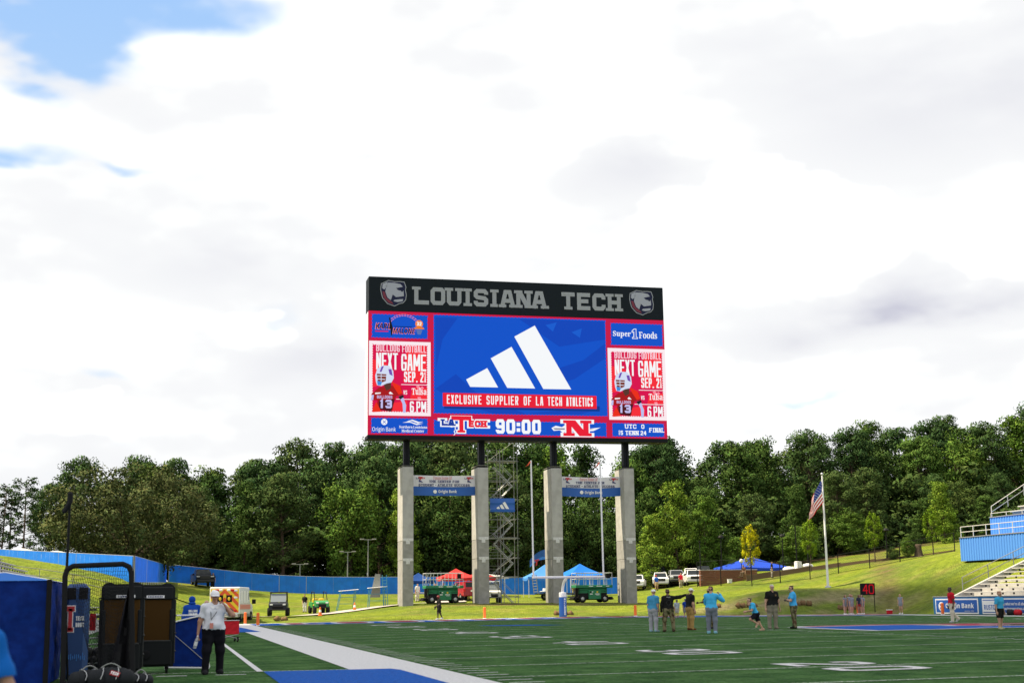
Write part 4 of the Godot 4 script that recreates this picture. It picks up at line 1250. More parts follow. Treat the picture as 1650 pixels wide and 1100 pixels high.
func build_right_side() -> void:
	# benches on the right bank
	var t := thing("right_bleachers", "pale aluminium bench rows stepping up the right bank behind the blue sponsor wall", "bleachers")
	for k in 16:
		var x := 58.9 + 0.72 * k
		var y := 0.95 + 0.30 * k
		var mb := Mb.new()
		mb.box(Vector3(x, y + 0.40, -79.0), Vector3(0.28, 0.05, 44.0), 0.01)
		part(mb, "bench", mats.alu_seat, t)
		mb = Mb.new()
		mb.box(Vector3(x + 0.36, y * 0.5, -79.0), Vector3(0.73, y + 0.18, 44.0))
		part(mb, "tier", mats.concrete, t)
		mb = Mb.new()
		for j in 30: mb.box(Vector3(x + 0.02, y + 0.27, -100.4 + j * 1.45 + 0.25 * (k % 3)), Vector3(0.05, 0.14, 0.18))
		part(mb, "brackets", mats.dark_metal, t).set_meta("kind", "stuff")
	var cb := Mb.new()
	var prof := PackedVector2Array([Vector2(57.7, -0.2), Vector2(57.7, 1.36), Vector2(58.7, 1.38), Vector2(70.4, 6.3), Vector2(70.4, -0.2)])
	cb.prism(prof, -101.35, -101.0)
	part(cb, "end_wall", mats.concrete, t)
	var rl := []
	for k in 5: rl.append(Vector3(59.8 + 2.3 * k, 1.75 + 0.97 * k, -101.6))
	rail_run(rl, 1.05, 0.03, mats.galvanised_dull, t)
	# the sponsor wall along the sideline
	var w := thing("sponsor_wall", "low blue padded wall with white framed sponsor panels in front of the right bleachers", "wall")
	var mb := Mb.new()
	mb.box(Vector3(57.62, 0.62, -79.2), Vector3(0.2, 1.36, 46.0), 0.03)
	part(mb, "wall_pad", mat("wall_pad_blue", 0.01, 0.13, 0.36, 0.5), w)
	mb = Mb.new()
	mb.box(Vector3(57.62, 1.33, -79.2), Vector3(0.26, 0.06, 46.0), 0.01)
	part(mb, "coping", mats.galvanised, w)
	for k in 4:
		var z0 := -101.75 + 6.65 * k
		var T := Transform3D(Basis(Vector3(0, 0, 1), Vector3(0, 1, 0), Vector3(-1, 0, 0)), Vector3(57.5, 0, z0))
		mb = Mb.new()
		mb.xf = T
		mb.box(Vector3(3.0, 0.62, 0.01), Vector3(6.1, 1.12, 0.03))
		var pn := part(mb, "sponsor_panel", mats.print_white, w)
		mb = Mb.new()
		mb.xf = T
		mb.box(Vector3(3.0, 0.62, 0.03), Vector3(5.86, 0.92, 0.012))
		part(mb, "panel_print", mats.banner_blue_print, pn)
		var TT := T.translated_local(Vector3(0, 0, 0.05))
		if k % 2 == 0:
			print_line("Origin Bank", "Droid Sans", 700, 1.5, 5.5, 0.36, 0.86, TT, mats.print_white, pn)
			mb = Mb.new()
			mb.xf = TT
			mb.ball(Vector3(0.85, 0.6, 0), Vector3(0.42, 0.34, 0.01), 18, 6)
			part(mb, "emblem", mats.print_white, pn)
			mb = Mb.new()
			mb.xf = TT
			for s in [-1.0, 1.0]: mb.quad_out(Vector3(0.62, 0.6 - 0.2 * s, 0.02), Vector3(0.72, 0.6 - 0.2 * s, 0.02), Vector3(1.08, 0.6 + 0.2 * s, 0.02), Vector3(0.98, 0.6 + 0.2 * s, 0.02), Vector3.BACK)
			part(mb, "emblem", mats.banner_blue_print, pn)
			print_line("member FDIC", "Droid Sans", 400, 4.2, 5.5, 0.23, 0.31, TT, mats.print_white, pn)
		else:
			mb = Mb.new()
			mb.xf = TT
			mb.box(Vector3(1.15, 0.62, 0), Vector3(2.1, 0.8, 0.012))
			part(mb, "panel_print", mats.print_white, pn)
			print_line("RUSTON", "Droid Sans", 700, 0.25, 2.1, 0.38, 0.72, TT.translated_local(Vector3(0, 0, 0.01)), mats.banner_blue_print, pn)
			print_line("See what we're all about", "Droid Sans", 700, 2.5, 5.7, 0.68, 0.9, TT, mats.print_white, pn)
			print_line("experienceruston.com", "Droid Sans", 700, 2.4, 5.75, 0.3, 0.56, TT, mats.print_white, pn)
	# blue metal-clad upper stand
	var s := thing("blue_metal_stand", "light blue corrugated metal stand front with white railings on top of the right bank", "stand")
	for j in 2:
		var X: float = [68.0, 69.6][j]
		var y0: float = [4.4, 6.2][j]
		var y1: float = [6.45, 8.1][j]
		var zs: float = [-115.4, -112.9][j]
		var c := Mb.new()
		var n := 150
		for i in n:
			var z := zs + i * 0.2
			var o := 0.05 if i % 2 == 0 else 0.0
			c.quad_out(Vector3(X - o, y0, z), Vector3(X - o, y0, z + 0.17), Vector3(X - o, y1, z + 0.17), Vector3(X - o, y1, z), Vector3.LEFT)
			c.quad_out(Vector3(X - o, y0, z + 0.17), Vector3(X - (0.05 - o), y0, z + 0.2), Vector3(X - (0.05 - o), y1, z + 0.2), Vector3(X - o, y1, z + 0.17), Vector3.LEFT)
		c.box(Vector3(X + 1.0, (y0 + y1) / 2, zs + n * 0.1), Vector3(1.9, y1 - y0 - 0.02, n * 0.2 - 0.02))
		part(c, "corrugated_front", mats.cab_blue_metal, s)
		var tm := Mb.new()
		tm.box(Vector3(X - 0.03, y1 + 0.02, zs + 15.0), Vector3(0.14, 0.07, 30.1))
		part(tm, "coping", mats.galvanised, s)
	var rr := []
	for k in 9: rr.append(Vector3(68.05, 6.48, -115.3 + k * 2.05))
	rail_run(rr, 0.92, 0.035, mats.alu_seat, s)
	rr = []
	for k in 5: rr.append(Vector3(69.7 + k * 1.6, 8.12 + k * 0.95, -112.8 + 0.1 * k))
	rail_run(rr, 0.95, 0.035, mats.alu_seat, s)
	rr = []
	for k in 6: rr.append(Vector3(69.62, 8.1, -112.8 + k * 2.4))
	rail_run(rr, 0.35, 0.03, mats.alu_seat, s, false)
	for k in 12:
		var b := Mb.new()
		b.box(Vector3(70.6 + 0.8 * k, 8.5 + 0.45 * k, -100.5), Vector3(0.5, 0.08, 21.0))
		part(b, "bench", mats.alu_seat, s)
		b = Mb.new()
		b.box(Vector3(71.0 + 0.8 * k, 8.0 + 0.45 * k, -100.5), Vector3(0.8, 0.9, 21.0))
		part(b, "tier", mats.concrete_dark, s)

func build_fences() -> void:
	# windscreened fence at the back: one cloth panel per bay
	var runs := [[Vector2(-0.6, -167.0), Vector2(51.5, -165.0), "long blue windscreen fence in front of the wood"], [Vector2(-2.95, -112.5), Vector2(-0.9, -166.0), "blue windscreen fence running back from the left bank's corner post", [5.15, 5.95]], [Vector2(-15.5, -134.0), Vector2(-3.05, -112.5), "blue windscreen fence along the crest of the left grass bank", [6.55, 5.15]]]
	for r in runs:
		var a: Vector2 = r[0]
		var b: Vector2 = r[1]
		var tops: Array = r[3] if r.size() > 3 else []
		var t := thing("windscreen_fence", r[2], "fence", Vector3.ZERO, 0.0, "blue windscreen fences")
		var n := int(a.distance_to(b) / 3.05)
		for i in n + 1:
			var p := a.lerp(b, float(i) / n)
			var g := land(p.x, p.y)
			if tops: g = lerpf(tops[0], tops[1], float(i) / n) - 1.96
			var mb := Mb.new()
			mb.tube(Vector3(p.x, g - 0.2, p.y), Vector3(p.x, g + 1.98, p.y), 0.032, 0.032, 6)
			part(mb, "fence_post", mats.galvanised, t)
			if i == n: continue
			var q := a.lerp(b, float(i + 1) / n)
			var g2 := land(q.x, q.y)
			if tops: g2 = lerpf(tops[0], tops[1], float(i + 1) / n) - 1.96
			mb = Mb.new()
			var side := Vector3((b - a).y, 0, -(b - a).x).normalized() * -0.04
			for u in 4:
				var p0 := p.lerp(q, u / 4.0 + 0.002)
				var p1 := p.lerp(q, (u + 1) / 4.0 - 0.002 * (1.0 if u == 3 else 0.0))
				var h0 := lerpf(g, g2, u / 4.0)
				var h1 := lerpf(g, g2, (u + 1) / 4.0)
				var o0 := side * (1.0 + 0.8 * sin(u * 1.7 + i))
				var o1 := side * (1.0 + 0.8 * sin((u + 1) * 1.7 + i))
				if u == 3: o1 = side * (1.0 + 0.8 * sin(i + 1.0))
				mb.quad_out(Vector3(p0.x, h0 + 0.02, p0.y) + o0, Vector3(p1.x, h1 + 0.02, p1.y) + o1, Vector3(p1.x, h1 + 1.94, p1.y) + o1, Vector3(p0.x, h0 + 1.94, p0.y) + o0, Vector3.BACK)
			part(mb, "cloth_panel", mats.tarp_blue, t)
			mb = Mb.new()
			mb.tube(Vector3(p.x, g + 1.96, p.y), Vector3(q.x, g2 + 1.96, q.y), 0.025, 0.025, 6)
			part(mb, "top_rail", mats.galvanised, t)
	# white roofed sheds showing over the left fence
	for k in 3:
		var p: Vector3 = [Vector3(-14.2, 0, -142.0), Vector3(-10.8, 0, -140.0), Vector3(-8.4, 0, -142.0)][k]
		var t := thing("white_canopy", ["white tent roof at the far left over the bank", "flat white roof just right of the thin pines", "small white domed roof behind the left fence"][k], "canopy", Vector3(p.x, land(p.x, p.z), p.z))
		var mb := Mb.new()
		mb.lathe([Vector2(1.7, 2.15), Vector2(1.72, 2.3), Vector2(1.2, 2.62), Vector2(0.5, 2.8), Vector2(0.02, 2.85)], Vector3.ZERO, 14)
		part(mb, "canopy_top", mats.banner_white, t)
		for e in 4:
			mb = Mb.new()
			var o := Vector3([-1, 1, -1, 1][e] * 1.15, 0, [-1, -1, 1, 1][e] * 1.15)
			mb.tube(o, o + Vector3(0, 2.2, 0), 0.03, 0.03, 6)
			part(mb, "leg", mats.white_paint, t)
	# handrail down the left bank
	var hr := thing("bank_handrail", "thin grey pipe handrail down the left grass bank", "railing")
	var q := []
	for k in 6: 
		var x := -14.0 + 2.3 * k
		var z := -108.0 - 0.1 * k
		q.append(Vector3(x, land(x, z) - 0.05, z))
	rail_run(q, 1.0, 0.025, mats.galvanised_dull, hr)
	# chain link along the right bank: posts, rails, and a coarse mesh
	var spots := [Vector2(56.2, -150.5), Vector2(57.2, -146), Vector2(58.25, -140), Vector2(60.55, -138), Vector2(62.94, -136), Vector2(66.1, -136), Vector2(68.6, -134), Vector2(72.0, -134), Vector2(76.5, -131)]
	var cl := thing("chain_link_fence", "black chain link fence with tall posts across the right grass bank", "fence")
	for i in spots.size():
		var g := land(spots[i].x, spots[i].y)
		var h: float = 2.7 if i < 3 else 1.9
		var mb := Mb.new()
		mb.tube(Vector3(spots[i].x, g - 0.1, spots[i].y), Vector3(spots[i].x, g + h, spots[i].y), 0.05, 0.05, 6)
		part(mb, "fence_post", mats.black_post, cl)
		if i == 0: continue
		var g0 := land(spots[i - 1].x, spots[i - 1].y)
		var h0: float = 2.7 if i - 1 < 3 else 1.9
		var A := Vector3(spots[i - 1].x, g0, spots[i - 1].y)
		var B := Vector3(spots[i].x, g, spots[i].y)
		mb = Mb.new()
		mb.tube(A + Vector3(0, h0, 0), B + Vector3(0, h, 0), 0.025, 0.025, 5)
		mb.tube(A + Vector3(0, 0.1, 0), B + Vector3(0, 0.1, 0), 0.02, 0.02, 5)
		part(mb, "top_rail", mats.black_post, cl)
		mb = Mb.new()
		var nn := int(A.distance_to(B) / 0.22)
		for k in nn:
			for s in 2:
				var u0 := float(k) / nn
				var u1 := clampf(u0 + (1.6 if s == 0 else -1.6) / A.distance_to(B), 0.0, 1.0)
				var f := absf(u1 - u0) * A.distance_to(B) / 1.6
				mb.tube(A.lerp(B, u0) + Vector3(0, 0.1, 0), A.lerp(B, u1) + Vector3(0, 0.1 + (minf(h, h0) - 0.1) * f, 0), 0.005, 0.005, 3, false)
		part(mb, "wire_mesh", mats.black_post, cl).set_meta("kind", "stuff")
	# lamp posts
	var lamps := [[14.37, -171.0, 3.2, 0, "shortest lamp post behind the blue fence, left of the other two"], [19.98, -171.0, 4.8, 0, "middle lamp post behind the blue fence"], [22.41, -171.0, 6.3, 0, "tallest lamp post behind the blue fence, nearest the first pillar"], [44.6, -168.0, 6.6, 0, "slim lamp post above the bright blue canopy"],
		[60.2, -160.0, 5.0, 1, "dark pole left of the brick wall's fence corner"], [60.9, -155.0, 5.0, 2, "dark lamp post with a round head above the brick wall"], [68.46, -155.0, 4.1, 2, "dark lamp post with a round head right of the blue canopy"], [67.9, -150.0, 4.9, 1, "tallest dark pole between blue canopy and flagpole"], [70.2, -152.0, 3.4, 1, "shortest dark pole between blue canopy and flagpole"], [76.4, -145.0, 3.1, 2, "dark lamp post right of the young tree on the right bank"]]
	for l in lamps:
		var g := land(l[0], l[1])
		var t := thing("lamp_post", l[4], "lamp post", Vector3(l[0], g, l[1]), 0.0, "lamp posts")
		var mb := Mb.new()
		var dark: bool = l[3] > 0
		mb.tube(Vector3(0, -0.2, 0), Vector3(0, l[2], 0), 0.085 if not dark else 0.09, 0.06, 8)
		mb.tube(Vector3(0, -0.2, 0), Vector3(0, 0.4, 0), 0.16, 0.13, 8)
		part(mb, "pole", mats.galvanised_dull if not dark else mats.black_post, t)
		mb = Mb.new()
		if l[3] == 0:
			mb.box(Vector3(0, l[2], 0), Vector3(1.7, 0.07, 0.08), 0.01)
			for s in [-0.72, 0.72]: mb.box(Vector3(s, l[2] + 0.06, 0), Vector3(0.5, 0.12, 0.3), 0.03)
		elif l[3] == 2:
			mb.lathe([Vector2(0.06, l[2] - 0.05), Vector2(0.30, l[2]), Vector2(0.34, l[2] + 0.1), Vector2(0.2, l[2] + 0.3), Vector2(0.02, l[2] + 0.36)], Vector3.ZERO, 10)
		else:
			mb.box(Vector3(0, l[2] + 0.02, 0), Vector3(0.2, 0.12, 0.2), 0.02)
		part(mb, "lamp_head", mats.galvanised_dull if not dark else mats.black_post, t)
	# brick wall and kerb wall up the bank
	var bw := thing("brick_wall", "red brown brick wall with a stepped top beside the parked cars", "wall")
	var pz := -150.0
	for j in 2:
		var x0: float = [56.3, 59.2][j]
		var x1: float = [59.2, 63.0][j]
		for c in 8:
			var mb := Mb.new()
			mb.box(Vector3((x0 + x1) / 2 + 0.004 * (c % 2), 2.5 + 0.125 + c * 0.25 + 0.0 * j, pz + 0.006 * (c % 2)), Vector3(x1 - x0 - 0.01, 0.235, 0.42), 0.012)
			part(mb, "brick_course", mats.brick, bw)
		var mb := Mb.new()
		mb.box(Vector3((x0 + x1) / 2, 4.54, pz), Vector3(x1 - x0 + 0.02 * j, 0.07, 0.5), 0.015)
		part(mb, "coping", mats.concrete, bw)
	var kw := thing("retaining_wall", "low brown retaining wall climbing the right bank behind the fence", "wall")
	var kp := [Vector2(60.8, -147.6), Vector2(64.5, -147.0), Vector2(68, -146.5), Vector2(71, -145.5), Vector2(74.5, -144), Vector2(78, -142.6), Vector2(82, -140.5)]
	for i in kp.size() - 1:
		var mb := Mb.new()
		var a: Vector2 = kp[i]
		var b: Vector2 = kp[i + 1]
		var hh := lerpf(0.6, 0.12, float(i) / 5.0)
		var d := Vector3((b - a).y, 0, -(b - a).x).normalized() * 0.15
		var A := Vector3(a.x, land(a.x, a.y), a.y)
		var B := Vector3(b.x, land(b.x, b.y), b.y)
		var up := Vector3(0, hh, 0)
		var dn := Vector3(0, -0.4, 0)
		mb.quad_out(A + dn + d, B + dn + d, B + up + d, A + up + d, d)
		mb.quad_out(A + dn - d, B + dn - d, B + up - d, A + up - d, -d)
		mb.quad_out(A + up - d, B + up - d, B + up + d, A + up + d, Vector3.UP)
		mb.quad_out(A + dn - d, A + dn + d, A + up + d, A + up - d, A - B)
		part(mb, "wall_section", mat("retaining_brown", 0.17, 0.115, 0.075, 0.9), kw)

# ---------------------------------------------------------------- trees
func leaf(mb: Mb, p: Vector3, nrm: Vector3, s: float, out: Vector3) -> void:
	var u := nrm.cross(Vector3(rng.randf() - 0.5, rng.randf() - 0.5, rng.randf() - 0.5)).normalized()
	var w := nrm.cross(u)
	var k := mb.v.size()
	var nn := (out * 1.1 + nrm * 0.6).normalized()
	mb.v.append(p - u * s); mb.v.append(p + w * s * 0.48 + u * s * 0.1); mb.v.append(p + u * s); mb.v.append(p - w * s * 0.48 - u * s * 0.1)
	for i in 4:
		mb.n.append(nn)
		mb.c.append(mb.col)
	mb.ix.append_array([k, k + 1, k + 2, k, k + 2, k + 3])

func rand_dir() -> Vector3:
	return Vector3(rng.randfn(), rng.randfn(), rng.randfn()).normalized()

func clump(mb: Mb, c: Vector3, r: Vector3, n: int, s: float, base: Color, vary: float) -> void:
	for i in n:
		var d := rand_dir()
		if d.y < -0.35 and rng.randf() < 0.6: d.y = -d.y
		var rr := pow(rng.randf(), 0.4)
		var p := c + Vector3(d.x * r.x, d.y * r.y, d.z * r.z) * rr
		var t := rng.randf()
		var col := base * lerpf(1.0 - vary, 1.0 + vary, t)
		col.r *= 1.0 + (rng.randf() - 0.4) * 0.35
		col.a = 1.0
		mb.col = col
		leaf(mb, p, (d + rand_dir() * 0.9).normalized(), s * rng.randf_range(0.6, 1.3), d)

func crown_mesh(kind: int, sd: int) -> Array:     # a tree of unit-ish size 10 m high: [foliage, trunk]
	rng.seed = sd
	var f := Mb.new()
	var w := Mb.new()
	var H := 10.0
	var lean := Vector3(rng.randf_range(-0.4, 0.4), 0, rng.randf_range(-0.4, 0.4))
	var green := Color(0.050, 0.090, 0.025)
	if kind == 0:      # tall pine: tiers of separate tufts on level limbs, bare below
		green = Color(0.046, 0.086, 0.028)
		w.tube(Vector3(0, -0.5, 0), Vector3(0, H * 0.5, 0) + lean * 0.5, 0.17, 0.12, 7)
		w.tube(Vector3(0, H * 0.5, 0) + lean * 0.5, Vector3(0, H * 0.98, 0) + lean, 0.12, 0.03, 7)
		for k in 96:
			var t := pow(rng.randf(), 0.8)
			var y := H * lerpf(0.14, 0.96, t)
			var reach := H * 0.25 * pow(sin(PI * clampf(0.25 + 0.7 * t, 0.0, 1.0)), 0.7) * rng.randf_range(0.45, 1.15)
			var a := rng.randf() * TAU
			var base := lean * (y / H) + Vector3(0, y - reach * 0.15, 0)
			var tip := lean * (y / H) + Vector3(cos(a) * reach, y + reach * 0.25, sin(a) * reach)
			w.tube(base, tip, 0.035, 0.012, 4, false)
			clump(f, tip, Vector3(0.86, 0.56, 0.86) * rng.randf_range(0.75, 1.3), 140, 0.125, green * rng.randf_range(0.75, 1.3), 0.3)
	elif kind == 1:    # broad leaved, billowing
		w.tube(Vector3(0, -0.5, 0), Vector3(0, H * 0.45, 0) + lean * 0.4, 0.2, 0.14, 7)
		for k in 105:
			var d := rand_dir()
			d.y = d.y * 0.95
			var rr := pow(rng.randf(), 0.33)
			var c := Vector3(d.x * 2.5, H * 0.52 + d.y * H * 0.44, d.z * 2.5) * Vector3(rr, 1.0 if d.y < 0.0 else rr, rr)
			c += lean * (c.y / H)
			if k % 3 == 0: w.tube(Vector3(0, H * 0.3, 0), c, 0.06, 0.015, 4, false)
			clump(f, c, Vector3(0.95, 0.8, 0.95) * rng.randf_range(0.75, 1.3), 150, 0.130, green * rng.randf_range(0.8, 1.3), 0.28)
	elif kind == 2:    # upright, layered
		green = Color(0.054, 0.100, 0.025)
		w.tube(Vector3(0, -0.5, 0), Vector3(0, H * 0.95, 0) + lean, 0.15, 0.03, 7)
		for k in 92:
			var t := float(k) / 92.0
			var y := H * lerpf(0.05, 0.98, t)
			var reach := H * 0.26 * sqrt(1.0 - t * 0.92) * rng.randf_range(0.2, 1.1)
			var a := rng.randf() * TAU
			var c := lean * (y / H) + Vector3(cos(a) * reach, y, sin(a) * reach)
			w.tube(lean * (y / H) + Vector3(0, y - 0.3, 0), c, 0.03, 0.01, 4, false)
			clump(f, c, Vector3(0.85, 0.62, 0.85) * rng.randf_range(0.7, 1.25), 140, 0.128, green * rng.randf_range(0.78, 1.3), 0.3)
	elif kind == 3:    # wide spreading oak
		green = Color(0.054, 0.078, 0.031)
		w.tube(Vector3(0, -0.6, 0), Vector3(0.1, 2.4, 0), 0.42, 0.34, 9)
		for k in 9:
			var a := TAU * k / 9.0
			w.tube(Vector3(0.1, 2.3, 0), Vector3(cos(a) * 4.6, 5.0 + 2.0 * sin(k * 2.3), sin(a) * 4.0), 0.18, 0.04, 5, false)
		for k in 250:
			var d := rand_dir()
			var rr := pow(rng.randf(), 0.3)
			var y := 4.7 + d.y * (4.6 if d.y > 0.0 else 3.6) * rr
			var wid := 7.0 if d.y > -0.2 else 6.4
			clump(f, Vector3(d.x * wid * rr, y, d.z * 5.2 * rr), Vector3(1.05, 0.85, 1.05) * rng.randf_range(0.65, 1.25), 120, 0.135, green * rng.randf_range(0.75, 1.3), 0.26)
	elif kind == 4:    # young street tree: egg shaped, thin stem
		green = Color(0.16, 0.20, 0.018)
		w.tube(Vector3(0, -0.3, 0), Vector3(0, H * 0.9, 0), 0.16, 0.03, 7)
		for k in 68:
			var t := rng.randf()
			var y := H * lerpf(0.30, 1.0, t)
			var reach := H * 0.22 * pow(sin(PI * clampf(0.08 + 0.88 * t, 0.0, 1.0)), 0.65) * sqrt(rng.randf())
			var a := rng.randf() * TAU
			var c := Vector3(cos(a) * reach, y, sin(a) * reach)
			w.tube(Vector3(0, y * 0.82, 0), c, 0.04, 0.012, 4, false)
			clump(f, c, Vector3(0.55, 0.8, 0.55), 60, 0.15, green * rng.randf_range(0.75, 1.25), 0.25)
	else:              # thin open pine with sky through it
		green = Color(0.034, 0.064, 0.022)
		w.tube(Vector3(0, -0.5, 0), Vector3(0, H * 0.98, 0) + lean, 0.13, 0.03, 7)
		for k in 40:
			var t := float(k) / 40.0
			var y := H * lerpf(0.22, 0.98, pow(t, 0.8))
			var reach := H * 0.15 * rng.randf_range(0.3, 1.1) * (1.1 - 0.5 * t)
			var a := rng.randf() * TAU
			var c := lean * (y / H) + Vector3(cos(a) * reach, y + 0.1, sin(a) * reach)
			w.tube(lean * (y / H) + Vector3(0, y - 0.15, 0), c, 0.03, 0.01, 4, false)
			clump(f, c, Vector3(0.55, 0.34, 0.55) * rng.randf_range(0.7, 1.25), 52, 0.13, green * rng.randf_range(0.75, 1.3), 0.3)
	w.col = Color.WHITE
	return [f.mesh(), w.mesh()]

func leaf_mat(key: String, tint: Color) -> StandardMaterial3D:
	var m := vmat(key, 0.8)
	m.metallic_specular = 0.12
	m.albedo_color = tint.linear_to_srgb()
	m.backlight_enabled = true
	m.backlight = Color(0.095, 0.125, 0.02)
	return m

func plant(called: String, label: String, pair: Array, at: Vector3, h: float, wide: float, turn: float, lm: Material, group: String, category := "tree") -> Node3D:
	var t := thing(called, label, category, at, turn, group)
	for j in 2:
		var o := part_mesh(pair[j], "crown" if j == 0 else "trunk", lm if j == 0 else mats.bark, t)
		o.transform = Transform3D(Basis.from_scale(Vector3(wide, h / 10.0, wide)), Vector3.ZERO)
	return t

func build_trees() -> void:
	var kinds := []
	for k in [[0, 101], [0, 102], [2, 103], [1, 104], [1, 105], [2, 106], [1, 107]]: kinds.append(crown_mesh(k[0], k[1]))
	kinds.append(crown_mesh(0, 108))
	kinds.append(crown_mesh(1, 109))
	var tints := [leaf_mat("leaves_mid", Color(1.0, 1.0, 1.0)), leaf_mat("leaves_deep", Color(0.70, 0.76, 0.82)), leaf_mat("leaves_olive", Color(1.22, 1.06, 1.05)), leaf_mat("leaves_fresh", Color(1.5, 1.5, 1.0))]
	var tone := ["mid green", "deep green", "olive green", "fresh green"]
	var look := ["tall pine", "tall pine", "upright layered tree", "billowing broadleaf", "round broadleaf", "slender layered tree", "bushy broadleaf"]
	var marks := [[-3.2, "over the big oak's left shoulder"], [0.2, "over the big oak"], [2.6, "right of the big oak"], [5.4, "above the shortest lamp post"], [8.6, "above the taller lamp posts by the fence"], [12.2, "behind the gap between the two left pillars"], [14.6, "behind the scaffold tower"], [17.6, "behind the goal"], [20.2, "above the parked pickups"], [23.6, "above the blue canopy"], [27.2, "behind the flagpole"], [30.6, "above the young trees on the right bank"], [99.0, "above the blue metal stand"]]
	var ordw := ["first", "second", "third", "fourth", "fifth", "sixth", "seventh", "eighth", "ninth"]
	var seen := {}
	rng.seed = 31
	var rows := []
	for i in range(0, TREES.size(), 4):
		rows.append([TREES[i], TREES[i + 1], TREES[i + 2], TREES[i + 3]])
	var r2 := RandomNumberGenerator.new()
	r2.seed = 55
	for q in rows:
		var x: float = q[0]
		var z: float = q[1]
		var k: int = int(q[3])
		var row := "back row" if z < -201.0 else "middle row" if z < -187.0 else "front row" if z < -177.5 else "edge row"
		var az := rad_to_deg(atan2(x, -z))
		var mk := ""
		for m in marks:
			if az < m[0]:
				mk = m[1]
				break
		var key := row + mk
		seen[key] = seen.get(key, 0) + 1
		var ti: int = [0, 0, 1, 2, 3][r2.randi() % 5] if z > -201.0 else [0, 1, 1, 2][r2.randi() % 4]
		if k == 6 and r2.randf() < 0.35: ti = 3
		var kk: int = k
		if k == 1 and r2.randf() < 0.5: kk = 7
		if k == 3 and r2.randf() < 0.5: kk = 8
		var h: float = q[2]
		plant("pine_tree" if k < 2 else "broadleaf_tree", "%s %s, %s, %s, %s" % [tone[ti], look[k], row, mk, ordw[mini(seen[key] - 1, 8)]], kinds[kk], Vector3(x, land(x, z) - 0.3, z), h * 1.03, clampf(h / 11.0, 0.85, 1.7) * r2.randf_range(0.9, 1.2), r2.randf() * TAU, tints[ti], "trees of the wood")
	# the shaded brush that fills the wood between the trunks
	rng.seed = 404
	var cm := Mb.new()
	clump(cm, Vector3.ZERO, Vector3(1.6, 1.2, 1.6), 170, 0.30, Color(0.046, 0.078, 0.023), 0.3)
	var mm := MultiMesh.new()
	mm.transform_format = MultiMesh.TRANSFORM_3D
	mm.mesh = cm.mesh()
	mm.instance_count = 1500
	for i in 1500:
		var bx := rng.randf_range(-9.0, 145.0)
		var bz := rng.randf_range(-212.0, -185.0)
		if i % 4 == 0 and bx > 70.0: bz = rng.randf_range(-184.0, -176.0)
		var top := 8.5 if bz < -184.0 else 2.6
		var by := land(bx, bz) + rng.randf_range(0.0, top)
		mm.set_instance_transform(i, Transform3D(Basis(Vector3.UP, rng.randf() * TAU).scaled(Vector3.ONE * rng.randf_range(0.7, 1.5)), Vector3(bx, by, bz)))
	var br := MultiMeshInstance3D.new()
	br.multimesh = mm
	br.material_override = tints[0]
	br.name = "forest_brush"
	add_child(br)
	br.set_meta("kind", "stuff")
	br.set_meta("label", "dark brush filling the wood between its trunks")
	# the lone trees
	var oak := crown_mesh(3, 120)
	plant("oak_tree", "huge spreading dark oak overhanging the blue fence on the left", oak, Vector3(-4.6, land(-4.6, -156.0) - 0.4, -156.0), 13.4, 1.38, 0.4, tints[2], "")
	var thin := [crown_mesh(5, 130), crown_mesh(5, 131)]
	var tp := [[-24.6, -190.0, 11.0, "thin pine cut by the photograph's left edge"], [-21.3, -190.0, 11.5, "left one of the close pair of thin pines"], [-20.4, -192.0, 10.5, "right one of the close pair of thin pines"], [-18.4, -188.0, 12.2, "thick stemmed open pine nearest the big oak"]]
	for i in tp.size():
		var q: Array = tp[i]
		plant("thin_pine", q[3], thin[i % 2], Vector3(q[0], land(q[0], q[1]) - 0.2, q[1]), q[2] + 0.2, 1.3, i * 1.9, tints[0], "thin open pines on the left skyline")
	var fresh := leaf_mat("leaves_lime", Color(2.3, 2.0, 1.1))
	var gum := [[62.6, -174.5, 13.0, 1.0, "bright lime green tree with a pointed top behind the white pickup"], [58.9, -174.0, 9.2, 1.0, "lower lime green tree right beside the rightmost pillar"], [66.4, -175.0, 10.6, 0.9, "mid green young tree right of the lime green one"], [98.0, -170.0, 8.2, 0.8, "pale lime tree standing out of the right wood"], [27.5, -176.0, 13.2, 0.9, "yellow green treetop showing over the left banner"]]
	for i in gum.size():
		var q: Array = gum[i]
		plant("lime_tree", q[4], kinds[2 if i % 2 == 0 else 5], Vector3(q[0], land(q[0], q[1]) - 0.3, q[1]), q[2], q[3], i * 1.3, fresh if i != 2 else tints[3], "")
	var yt := crown_mesh(4, 140)
	var yel := leaf_mat("leaves_yellow", Color(2.3, 1.8, 0.6))
	var yg := leaf_mat("leaves_yellow_green", Color(0.72, 0.98, 0.9))
	var ys := [[60.31, -145.0, 5.7, "small bright yellow tree in front of the blue canopy"], [67.27, -145.0, 5.4, "yellow green young tree just left of the flagpole"], [73.88, -143.0, 5.1, "green young tree right of the flagpole"], [79.2, -140.0, 4.7, "green young tree nearest the blue metal stand"]]
	for i in ys.size():
		var q: Array = ys[i]
		plant("young_tree", q[3], yt, Vector3(q[0], land(q[0], q[1]), q[1]), q[2], 0.46, i * 2.1, yel if i == 0 else yg, "young trees on the right bank")
	for i in 5:
		var q: Array = [[75.6, -142.0, 1.7], [77.0, -141.5, 2.6], [70.0, -158.0, 2.2], [82.5, -150.0, 3.4], [63.6, -159.0, 2.6]][i]
		plant("shrub", ["small round shrub left of the tree stump on the right bank", "light green upright shrub near the tree stump", "dark shrub behind the white pile", "shrub by the blue metal stand's left end", "shrub behind the blue canopy"][i], kinds[6], Vector3(q[0], land(q[0], q[1]) - 0.2, q[1]), q[2], 0.28, i * 1.1, tints[3 if i == 1 else 0], "", "shrub")

